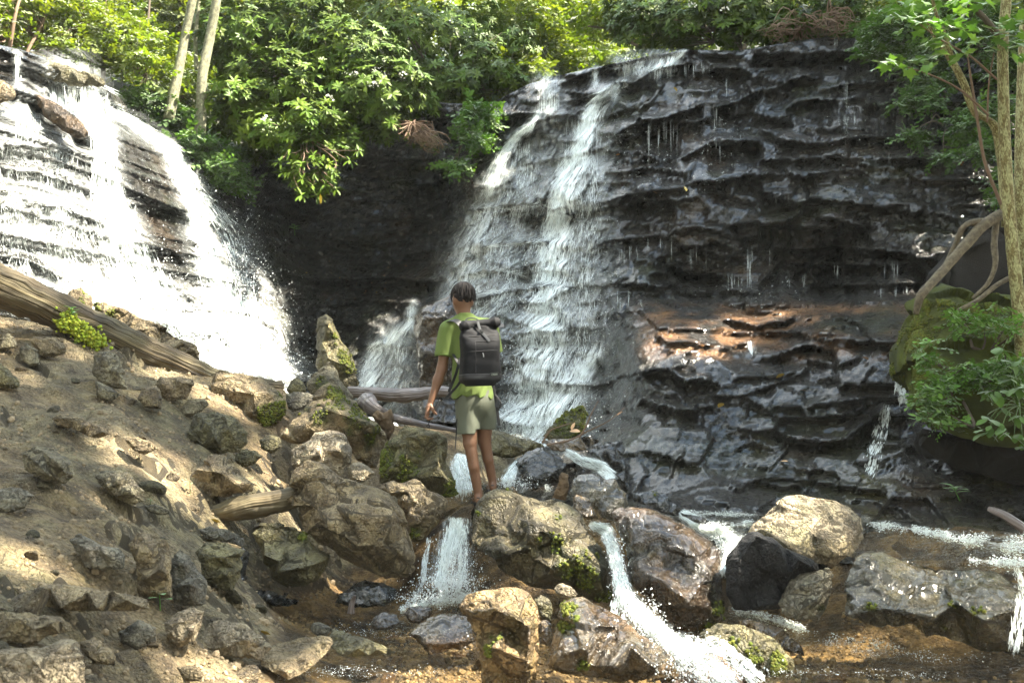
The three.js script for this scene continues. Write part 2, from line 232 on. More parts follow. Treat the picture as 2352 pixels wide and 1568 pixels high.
const foot = [[-520, 800], [0, 760], [300, 880], [600, 950], [900, 960], [1000, 1080], [1150, 1120], [1300, 1200], [1420, 1270], [2760, 1330]];
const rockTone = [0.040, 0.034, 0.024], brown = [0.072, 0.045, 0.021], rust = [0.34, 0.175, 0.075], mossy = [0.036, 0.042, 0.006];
const mix = (a, b, t) => [lerp(a[0], b[0], t), lerp(a[1], b[1], t), lerp(a[2], b[2], t)];
function wallColor(px, py, p) {
  const n1 = fbm(p.x * 0.9, p.y * 0.9, p.z * 0.9, 4), n2 = fbm(p.x * 2.7 + 9, p.y * 3.5, p.z * 2.7, 3), n3 = fbm(p.x * 0.7 + 40, p.y * 1.2, p.z * 0.7, 3);
  let c = rockTone;
  c = mix(c, brown, smooth(n1, 0.02, 0.3) * 0.8);
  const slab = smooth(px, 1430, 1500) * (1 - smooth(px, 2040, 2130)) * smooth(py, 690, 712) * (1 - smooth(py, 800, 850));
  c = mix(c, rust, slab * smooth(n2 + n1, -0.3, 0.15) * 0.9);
  const green = smooth(n3 + 0.25 * n2, 0.12, 0.3) * 0.6;
  c = mix(c, mossy, green);
  if (px > 1980 && py > 1090) c = mix(c, [0.11, 0.095, 0.02], 0.6 * smooth(n2, -0.1, 0.2));
  const k = 1 + 0.55 * n2; return [c[0] * k, c[1] * k, c[2] * k];
}
function buildWall(x0, x1, name, label) {
  const nx = Math.round((x1 - x0) / 4.6), ny = 232, pos = [], col = [], uv = [], idx = [];
  for (let i = 0; i <= nx; i++) {
    const px = lerp(x0, x1, i / nx), ya = polyY(lip, px), yb = polyY(foot, px);
    let lipP;
    for (let j = -6; j <= ny; j++) {
      let p, c;
      const py = lerp(ya, yb, Math.max(0, j) / ny);
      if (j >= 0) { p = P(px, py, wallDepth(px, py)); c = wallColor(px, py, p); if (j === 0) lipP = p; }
      else { p = P(px, ya, wallDepth(px, ya)); const b = [0.12, 0.4, 0.9, 1.6, 2.6, 4][-j - 1], e = p.clone().normalize(); p.z -= b; p.x += b * e.x * 0.6; p.y += [0.03, 0.06, 0.12, 0.2, 0.32, 0.5][-j - 1] + 0.1 * fbm(p.x, p.y, p.z, 2); c = [0.05, 0.038, 0.022]; }
      pos.push(p.x, p.y, p.z); col.push(...c); 
    }
  }
  const m = ny + 7;
  for (let i = 0; i < nx; i++) for (let j = 0; j < m - 1; j++) { const a = i * m + j, b = a + m; idx.push(a, a + 1, b, b, a + 1, b + 1); }
  return structure(new THREE.Mesh(addUV(geom(pos, idx, null, col)), M.cliff), name, label, 'cliff');
}
const WG = { x0: -520, y0: 40, s: 5, nx: 660, ny: 260, v: null };
function wallFast(px, py) { // looked up on a lattice
  if (!WG.v) { WG.v = new Float32Array(WG.nx * WG.ny).fill(NaN); }
  const fx = clamp((px - WG.x0) / WG.s, 0, WG.nx - 1.001), fy = clamp((py - WG.y0) / WG.s, 0, WG.ny - 1.001), i = Math.floor(fx), j = Math.floor(fy), u = fx - i, v = fy - j;
  const at = (a, b) => { const k = b * WG.nx + a; if (Number.isNaN(WG.v[k])) WG.v[k] = wallDepth(WG.x0 + a * WG.s, WG.y0 + b * WG.s); return WG.v[k]; };
  return lerp(lerp(at(i, j), at(i + 1, j), u), lerp(at(i, j + 1), at(i + 1, j + 1), u), v);
}
buildWall(-500, 640, 'cliff_under_wide_fall', 'sunlit brown layered cliff face behind the wide white waterfall');
buildWall(640, 1060, 'cliff_recess', 'dark shaded rock recess between the two waterfalls');
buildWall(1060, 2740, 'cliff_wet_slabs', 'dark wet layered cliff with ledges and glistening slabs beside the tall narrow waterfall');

// ---------------------------------------------------------------- hillside above the cliff
{
  const nx = 90, ny = 40, pos = [], col = [], uv = [], idx = [];
  for (let i = 0; i <= nx; i++) for (let j = 0; j <= ny; j++) {
    const px = lerp(-500, 2700, i / nx), ya = polyY(lip, clamp(px, -500, 2700)), q = P(px, ya, wallDepth(px, ya)), b = 2.5 + 70 * (j / ny) ** 2;
    const x = q.x * (1 + b / 22), z = q.z - b, valley = Math.exp(-(((px - 1330) / 260) ** 2)), y = q.y - 0.1 + (b - 2.5) * (0.42 - 0.22 * valley) + 0.5 * fbm(x * 0.3, 0, z * 0.3, 3);
    pos.push(x, y, z); const n = 1 + 0.8 * fbm(x, y, z, 3); col.push(0.035 * n, 0.038 * n, 0.015 * n); uv.push(x, z);
    if (i < nx && j < ny) { const a = i * (ny + 1) + j, c = a + ny + 1; idx.push(a, c, a + 1, c, c + 1, a + 1); }
  }
  structure(new THREE.Mesh(geom(pos, idx, uv, col), M.dirt), 'hillside', 'leaf-strewn forest slope above the cliff', 'hillside');
}

// ---------------------------------------------------------------- ground: dirt slope, stream bed
const groundPts = [];
const gp = (px, py, d) => { const p = P(px, py, d); groundPts.push([p.x, p.z, p.y]); }, gh = (px, py, h) => { const p = PH(px, py, h); groundPts.push([p.x, p.z, h]); }, gx = (x, z, h) => groundPts.push([x, z, h]);
[[0, 1568, 3.7], [300, 1568, 4.3], [560, 1568, 4.75], [0, 1300, 4.7], [300, 1300, 5.3], [480, 1400, 5.5], [0, 1050, 6.3], [300, 1080, 6.9], [480, 1190, 7.1], [0, 850, 7.9], [250, 900, 8.3], [450, 980, 8.5], [0, 730, 9.5], [200, 780, 9.8], [420, 850, 10.3], [620, 890, 10.8], [650, 1020, 9.2], [840, 1000, 10.6], [-600, 1300, 4.3], [-600, 900, 7.6], [-600, 650, 9.8], [640, 1180, 7.9]].forEach((a) => gp(...a));
[[640, 1420, 0.0], [760, 1420, -0.12], [1000, 1420, -0.12], [1000, 1560, -0.12], [700, 1560, -0.06], [1400, 1568, -0.14], [1800, 1540, -0.13], [2250, 1540, -0.13], [1750, 1440, -0.15], [950, 1380, -0.1], [600, 1300, 0.22], [800, 1330, -0.03], [880, 1350, -0.03], [720, 1362, 0.0], [650, 1360, 0.05]].forEach((a) => gh(...a));
[[1040, 1140, 0.52], [1060, 1175, 0.53], [1200, 1110, 0.45], [1300, 1140, 0.45], [1650, 1185, 0.42], [2050, 1230, 0.40], [2300, 1260, 0.40], [1450, 1180, 0.42]].forEach((a) => gh(...a));
[[-14, -2, 2.6], [-14, -12, 4.5], [14, -2, 0.6], [14, -8, 1.2], [0, -1.5, 0.05], [3, -2.5, 0.0], [-3, -1, 0.8], [0, 5, -0.2], [-10, 5, 1.5], [10, 5, 0.5], [-2.6, -12.2, 1.3], [-4.2, -12.4, 1.6], [-6, -12.5, 2.3], [0, -11.6, 1.1], [1.5, -10.8, 1.05], [4, -12, 1.0], [-3, -14, 1.2], [8, -14, 1.5], [-12, -16, 4], [6, -5, -0.1], [9, -7.5, 0.5], [2.5, -8, 0.36], [4, -8, 0.36], [5.5, -7.6, 0.38], [3, -9.5, 0.4], [6.5, -9, 0.45], [1.2, -8.6, 0.4]].forEach((a) => gx(...a));
const groundSpline = spline(groundPts.map(([x, z, h]) => [x / 10, z / 10, h]), 1e-5);
function bedness(x, z, h) { return 1 - smooth(h, -0.01, 0.09); }
const stony = (x, z) => smooth(fbm(x * 0.8 + 4, 2.5, z * 0.8, 3), -0.04, 0.2);
function groundH(x, z) {
  let h = groundSpline(x / 10, z / 10);
  const k = 1 - smooth(h, 0.0, 0.15), dry = 1 - k;
  h += dry * (0.12 * fbm(x * 1.1, 3, z * 1.1, 4) + 0.16 * Math.max(0, fbm(x * 2.2, 9, z * 2.2, 3) - 0.04) + 0.05 * fbm(x * 4.5, 1, z * 4.5, 4)) + k * 0.045 * fbm(x * 2.5, 5, z * 2.5, 3);
  const st = dry * stony(x, z); if (st > 0.01) h += st * (0.085 * facets(x + 0.08 * fbm(x * 3, 1, z * 3, 2), z, 0.46, 0.40, 77)[0] + 0.03 * facets(x, z + 3, 0.19, 0.17, 91)[0]);
  return h;
}
function groundHit(px, py, from = 2.5) { const r = rayDir(px, py); for (let d = from; d < 15; d += 0.03) { const t = d / -r.z, x = r.x * t, y = CAMY + r.y * t; if (y < groundH(x, -d)) return sc(x, y, -d); } return P(px, py, 12); }
{
  const pos = [], col = [], uv = [], idx = [], xs = [], zs = [];
  for (let x = -14; x <= 14.01; x += Math.abs(x + 2.2) < 3.2 ? 0.036 : Math.abs(x + 1) < 5 ? 0.06 : 0.25) xs.push(x);
  for (let z = 5; z >= -15.01; z -= z < -3.2 && z > -9.5 ? 0.04 : z < -2.5 && z > -11.5 ? 0.07 : 0.2) zs.push(z);
  for (const x of xs) for (const z of zs) {
    const h = groundH(x, z), n = fbm(x * 1.3, 4, z * 1.3, 4), n2 = fbm(x * 5, 2, z * 5, 3), n3 = fbm(x * 0.6 + 30, 2, z * 0.6, 3);
    let c = mix([0.205, 0.148, 0.070], [0.31, 0.225, 0.120], smooth(n, -0.15, 0.25));
    c = mix(c, [0.170, 0.142, 0.072], smooth(n3 + 0.4 * n2, 0.0, 0.25) * 0.8);
    const st = stony(x, z), fc = facets(x + 0.08 * fbm(x * 3, 1, z * 3, 2), z, 0.46, 0.40, 77)[1]; c = mix(c, mix([0.20, 0.165, 0.09], [0.32, 0.25, 0.14], fc), st * 0.85);
    const gs = groundSpline(x / 10, z / 10), b = Math.max(bedness(x, z, gs), x > -0.9 && z < -6.2 ? 1 - smooth(gs, 0.5, 0.62) : 0); c = mix(c, mix([0.29, 0.175, 0.062], [0.075, 0.046, 0.018], smooth(n + 0.9 * n2, -0.1, 0.2)), b);
    const k = 1 + 0.5 * n2; pos.push(x, h, z); col.push(c[0] * k, c[1] * k, c[2] * k); uv.push(x, z);
  }
  const m = zs.length;
  for (let i = 0; i < xs.length - 1; i++) for (let j = 0; j < m - 1; j++) { const a = i * m + j, b = a + m; idx.push(a, b, a + 1, b, b + 1, a + 1); }
  structure(new THREE.Mesh(addUV(geom(pos, idx, null, col)), M.dirt), 'ground', 'sloping trodden dirt bank and amber stream bed', 'ground');
  const far = new THREE.PlaneGeometry(600, 600, 1, 1).rotateX(-Math.PI / 2).translate(0, -2, 0); far.setAttribute('color', new THREE.Float32BufferAttribute(new Array(12).fill(0.1), 3));
  structure(new THREE.Mesh(far, M.dirt), 'valley_ground', 'forest ground reaching out to the horizon', 'ground');
}

// ---------------------------------------------------------------- clear water of the stream
const ripples = tex(512, (u, v) => 0.5 + 0.5 * loopNoise(u, v, 16, 2.9, 3) + 0.3 * loopNoise(u, v, 44, 7.1, 3));
M.water.bumpMap = rep(ripples, 0.8); M.water.bumpScale = 0.3;
function waterSheet(outline, h, label, wave = 0.008) { // outline in the photograph, on the level h
  const pts = outline.map(([px, py]) => PH(px, py, h)), xs = pts.map((p) => p.x), zs = pts.map((p) => p.z), poly = pts.map((p) => [p.x, p.z]), pos = [], idx = [], uv = [], s = 0.04;
  const x0 = Math.min(...xs), x1 = Math.max(...xs), z0 = Math.min(...zs), z1 = Math.max(...zs), nx = Math.ceil((x1 - x0) / s), nz = Math.ceil((z1 - z0) / s), at = new Map();
  const id = (i, j) => { const k = i * (nz + 1) + j; if (!at.has(k)) { const x = x0 + i * s, z = z0 + j * s; at.set(k, pos.length / 3); pos.push(x, h + wave * 2 * fbm(x * 4, h, z * 4, 3), z); uv.push(x, z); } return at.get(k); };
  for (let i = 0; i < nx; i++) for (let j = 0; j < nz; j++) if (inside(poly, x0 + (i + 0.5) * s, z0 + (j + 0.5) * s)) { const a = id(i, j), b = id(i, j + 1), c = id(i + 1, j), d = id(i + 1, j + 1); idx.push(a, b, c, c, b, d); }
  return structure(new THREE.Mesh(geom(pos, idx, uv), M.water), 'water', label, 'stream');
}
waterSheet([[560, 1375], [1700, 1375], [2500, 1440], [2800, 1900], [300, 1900], [420, 1500]], 0.0, 'shallow amber pool among the boulders below the small cascades', 0.02);
waterSheet([[1000, 1110], [1460, 1110], [1460, 1210], [1090, 1195], [985, 1183]], 0.56, 'thin amber sheet of water the hiker stands in');
waterSheet([[1420, 1140], [2500, 1185], [2500, 1330], [2000, 1290], [1700, 1225], [1430, 1215]], 0.52, 'stream channel running along the foot of the wet cliff', 0.02);
// ---------------------------------------------------------------- rocks: the outline and the ridges of each are traced, then filled out to a solid
function delaunay(pts) {
  const n = pts.length, B = 1e5, all = pts.map((p) => [p[0] + 1e-3 * Math.sin(p[1] * 91.7), p[1] + 1e-3 * Math.cos(p[0] * 71.3)]).concat([[-B, -B], [B, -B], [0, B]]);
  const circ = (a, b, c) => { const [ax, ay] = all[a], [bx, by] = all[b], [cx, cy] = all[c], D = 2 * (ax * (by - cy) + bx * (cy - ay) + cx * (ay - by)), A = ax * ax + ay * ay, Bq = bx * bx + by * by, C = cx * cx + cy * cy, x = (A * (by - cy) + Bq * (cy - ay) + C * (ay - by)) / D, y = (A * (cx - bx) + Bq * (ax - cx) + C * (bx - ax)) / D; return [a, b, c, x, y, (ax - x) ** 2 + (ay - y) ** 2]; };
  let tris = [circ(n, n + 1, n + 2)];
  for (let i = 0; i < n; i++) {
    const bad = tris.filter((t) => (all[i][0] - t[3]) ** 2 + (all[i][1] - t[4]) ** 2 < t[5]), edges = new Map();
    for (const t of bad) for (const [a, b] of [[t[0], t[1]], [t[1], t[2]], [t[2], t[0]]]) { const k = Math.min(a, b) * 10000 + Math.max(a, b); edges.set(k, edges.has(k) ? null : [a, b]); }
    tris = tris.filter((t) => !bad.includes(t));
    for (const e of edges.values()) if (e) tris.push(circ(e[0], e[1], i));
  }
  return tris.filter((t) => t[0] < n && t[1] < n && t[2] < n).map((t) => t.slice(0, 3));
}
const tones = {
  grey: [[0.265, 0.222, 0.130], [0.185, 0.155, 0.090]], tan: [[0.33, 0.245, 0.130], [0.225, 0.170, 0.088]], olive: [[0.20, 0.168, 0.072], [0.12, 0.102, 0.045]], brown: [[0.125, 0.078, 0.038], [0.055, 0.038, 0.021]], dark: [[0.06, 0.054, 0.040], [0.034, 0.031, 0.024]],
  amber: [[0.37, 0.245, 0.105], [0.18, 0.12, 0.052]], pale: [[0.39, 0.31, 0.19], [0.26, 0.21, 0.13]], black: [[0.016, 0.014, 0.013], [0.010, 0.009, 0.008]], wood: [[0.25, 0.16, 0.078], [0.11, 0.07, 0.036]], blue: [[0.235, 0.205, 0.14], [0.165, 0.145, 0.10]], wetstone: [[0.15, 0.120, 0.056], [0.07, 0.057, 0.028]], glint: [[0.25, 0.178, 0.086], [0.12, 0.086, 0.043]],  // the black tone holds the shade of one boulder front
};
const mossTone = [0.095, 0.102, 0.010], darkMoss = [0.045, 0.048, 0.009];
const tuftGeo = new THREE.IcosahedronGeometry(1, 0);
function rock(o) {
  const map = o.f ?? ((x, y) => [x, y]);
  let out = o.pts.map(([x, y]) => map(x, y)), dense = [];
  const xs = out.map((p) => p[0]), ys = out.map((p) => p[1]), x0 = Math.min(...xs), x1 = Math.max(...xs), y0 = Math.min(...ys), y1 = Math.max(...ys), span = Math.max(x1 - x0, y1 - y0), small = Math.min(x1 - x0, y1 - y0);
  const cen = [xs.reduce((a, b) => a + b) / xs.length, ys.reduce((a, b) => a + b) / ys.length];
  const step = span / 9;
  out.forEach((a, i) => { const b = out[(i + 1) % out.length], k = Math.max(1, Math.round(Math.hypot(b[0] - a[0], b[1] - a[1]) / step)); for (let j = 0; j < k; j++) { const t = j / k, w = j ? span * 0.012 : 0; dense.push([lerp(a[0], b[0], t) + w * gauss() * 0.6, lerp(a[1], b[1], t) + w * gauss() * 0.6]); } });
  const bx = o.base ? o.base[0] : cen[0], by = o.base ? o.base[1] : y1;
  const d0 = o.d ?? -groundHit(clamp(bx, -200, 2500), by).z - 0.10, mpp = d0 / FPX, tilt = o.tilt ?? 0.55, size = small * mpp, big = o.bulge ?? 0.30 * size, back = o.back ?? 0.5 * size;
  const P2 = dense.map((p) => [p[0], p[1], 0, 0]);
  for (const [ins, q] of [[0.1, 0.42], [0.3, 0.8]]) dense.forEach((p, i) => { if (i % (ins > 0.2 ? 3 : 2)) return; const x = lerp(p[0], cen[0], ins), y = lerp(p[1], cen[1], ins); if (inside(dense, x, y)) P2.push([x, y, big * q * (o.inner ? 0.75 : 1), back * q]); });
  for (const [x, y, b] of o.inner ?? []) { const q = map(x, y); if (!inside(dense, q[0], q[1])) continue; for (let i = P2.length - 1; i >= dense.length; i--) if (Math.hypot(P2[i][0] - q[0], P2[i][1] - q[1]) < span * 0.13) P2.splice(i, 1); P2.push([q[0], q[1], b, back]); }
  P2.push([cen[0], cen[1], big * (o.inner ? 0.8 : 1), back]);
  const tris = delaunay(P2).filter(([a, b, c]) => inside(dense, (P2[a][0] + P2[b][0] + P2[c][0]) / 3, (P2[a][1] + P2[b][1] + P2[c][1]) / 3));
  const D = (y) => d0 + tilt * (y1 - y) * mpp;
  const front = P2.map(([x, y, b]) => P(x, y, D(y) - b)), rear = P2.map(([x, y, b, k]) => { const p = P(x, y, D(y)); const q = p.clone(); q.z -= k; return q; });
  let T = [];
  for (const [a, b, c] of tris) { const cross = (P2[b][0] - P2[a][0]) * (P2[c][1] - P2[a][1]) - (P2[b][1] - P2[a][1]) * (P2[c][0] - P2[a][0]); const t = cross < 0 ? [a, b, c] : [a, c, b]; T.push([front[t[0]], front[t[1]], front[t[2]]]); T.push([rear[t[0]], rear[t[2]], rear[t[1]]]); }
  const levels = o.levels ?? (span > 170 ? 4 : span > 60 ? 3 : 2), flat = [];
  const split = (a, b, c, l) => { if (!l) { flat.push(a.x, a.y, a.z, b.x, b.y, b.z, c.x, c.y, c.z); return; } const ab = a.clone().lerp(b, 0.5), bc = b.clone().lerp(c, 0.5), ca = c.clone().lerp(a, 0.5); split(a, ab, ca, l - 1); split(ab, b, bc, l - 1); split(ca, bc, c, l - 1); split(ab, bc, ca, l - 1); };
  for (const [a, b, c] of T) { const e = Math.max(a.distanceTo(b), b.distanceTo(c), c.distanceTo(a)); split(a, b, c, levels); }
  let g = new THREE.BufferGeometry(); g.setAttribute('position', new THREE.Float32BufferAttribute(flat, 3)); g = BGU.mergeVertices(g, 1e-5);
  const pos = g.attributes.position, ix = g.index.array, N = pos.count;
  for (let it = 0; it < (o.soft ?? 2); it++) { // worn edges
    const s = new Float32Array(N * 3), k = new Uint16Array(N);
    for (let t = 0; t < ix.length; t += 3) for (let e = 0; e < 3; e++) { const a = ix[t + e], b = ix[t + (e + 1) % 3]; for (let c = 0; c < 3; c++) { s[a * 3 + c] += pos.array[b * 3 + c]; s[b * 3 + c] += pos.array[a * 3 + c]; } k[a]++; k[b]++; }
    for (let i = 0; i < N; i++) for (let c = 0; c < 3; c++) pos.array[i * 3 + c] = lerp(pos.array[i * 3 + c], s[i * 3 + c] / k[i], 0.6);
  }
  g.computeVertexNormals();
  const nm = g.attributes.normal.array.slice(), S = size * (o.rough ?? 1), F = 1 / Math.max(0.1, size), sd = hash(cen[0]) * 50, dir = [0.25 * (hash(cen[1]) - 0.5), 1, 0.5 * (hash(cen[0] * 3) - 0.5)];
  for (let i = 0; i < N; i++) {
    const x = pos.array[i * 3], y = pos.array[i * 3 + 1], z = pos.array[i * 3 + 2];
    const u = (x * dir[0] + y * dir[1] + z * dir[2]) / (0.16 + 0.25 * size) + 0.6 * fbm(x * 2 + sd, y * 2, z * 2, 2), fu = u - Math.floor(u), lay = (noise(Math.floor(u) * 4.1 + sd, x * 2, z * 2) + 0.5 * (0.5 - fu)) * 0.05;
    const cr = Math.abs(fbm(x * 2.2 * F + sd, y * 2.2 * F, z * 2.2 * F, 3));
    const a = S * (0.06 * fbm(x * 2.3 * F + sd, y * 2.3 * F, z * 2.3 * F, 3) + lay - 0.035 * Math.exp(-cr * 22)) + 0.009 * fbm(x * 9 + sd, y * 9, z * 9, 4);
    for (let c = 0; c < 3; c++) pos.array[i * 3 + c] += nm[i * 3 + c] * a;
  }
  g.computeVertexNormals();
  const [ta, tb] = tones[o.tone ?? 'grey'], col = new Float32Array(N * 3), mats = [], cols = [], moss = o.moss ?? [], m4 = new THREE.Matrix4(), q4 = new THREE.Quaternion();
  const nz = g.attributes.normal.array;
  for (let i = 0; i < N; i++) {
    const x = pos.array[i * 3], y = pos.array[i * 3 + 1], z = pos.array[i * 3 + 2], n1 = fbm(x * 2.6 + sd, y * 2.6, z * 2.6, 4), n2 = fbm(x * 11, y * 11 + sd, z * 11, 3);
    let c = mix(ta, tb, smooth(n1 + 0.35 * n2, -0.22, 0.22));
    if (o.rust) c = mix(c, [0.30, 0.15, 0.06], o.rust * smooth(fbm(x * 3 + 9, y * 3, z * 3, 3), -0.02, 0.25));
    let mo = 0;
    if (moss.length) { const [px, py] = toPix(sc(x, y, z)); for (const [mx, my, mr] of moss) mo = Math.max(mo, smooth(1 - Math.hypot(px - mx, py - my) / mr + 1.6 * n1 + 1.1 * n2, 0.05, 0.85)); }
    if (o.film) mo = Math.max(mo, o.film * smooth(n1 + 0.5 * fbm(x * 5 + 3, y * 5, z * 5, 2), 0.05, 0.3));
    if (mo) { c = mix(c, mix(mossTone, darkMoss, smooth(n2, -0.15, 0.15)), mo * 0.9); if (mo > 0.72 && rnd() < (o.tuft ?? 0.22)) { const s = rr(0.006, 0.013); q4.setFromEuler(new THREE.Euler(rr(0, 6), rr(0, 6), rr(0, 6))); mats.push(m4.compose(sc(x + nz[i * 3] * 0.004, y + nz[i * 3 + 1] * 0.004, z + nz[i * 3 + 2] * 0.004), q4.clone(), sc(s, s * rr(0.7, 1.5), s)).clone()); const k = rr(0.6, 1.25); cols.push(new THREE.Color(mossTone[0] * k * rr(0.8, 1.1), mossTone[1] * k, mossTone[2] * k)); } }
    const k = 1 + 0.5 * n2; col[i * 3] = c[0] * k; col[i * 3 + 1] = c[1] * k; col[i * 3 + 2] = c[2] * k;
  }
  g.setAttribute('color', new THREE.BufferAttribute(col, 3)); addUV(g);
  const m = new THREE.Mesh(g, o.mat ?? M.rock);
  top(m, o.name ?? 'boulder', o.label, o.cat ?? 'boulder', o.group);
  if (mats.length > 12) { const t = stuff(m, 'moss', tuftGeo, M.mossTuft, mats, cols); t.userData.label = 'cushions of green moss'; }
  return m;
}
M.bedStone = std({ name: 'stained stone', vertexColors: true, color: new THREE.Color(1.0, 0.68, 0.36), map: rep(mottle, 0.3), bumpMap: rep(stoneBump, 0.3), bumpScale: 0.15, roughness: 0.6 });
M.mossTuft = std({ name: 'moss tuft', color: 0xffffff, roughness: 1 });
const C3 = zoomed(800, 1200), C4 = zoomed(800, 1634), C5 = zoomed(1600, 1300), C6 = zoomed(1600, 1634), C7 = zoomed(2600, 1634), T3 = zoomed(2400, 1350, 1.96), A0 = zoomed(0, 600), A1 = zoomed(0, 1100), A2 = zoomed(0, 1634), R6 = zoomed(800, 600);
const G_BANK = 'stones embedded in the dirt bank';
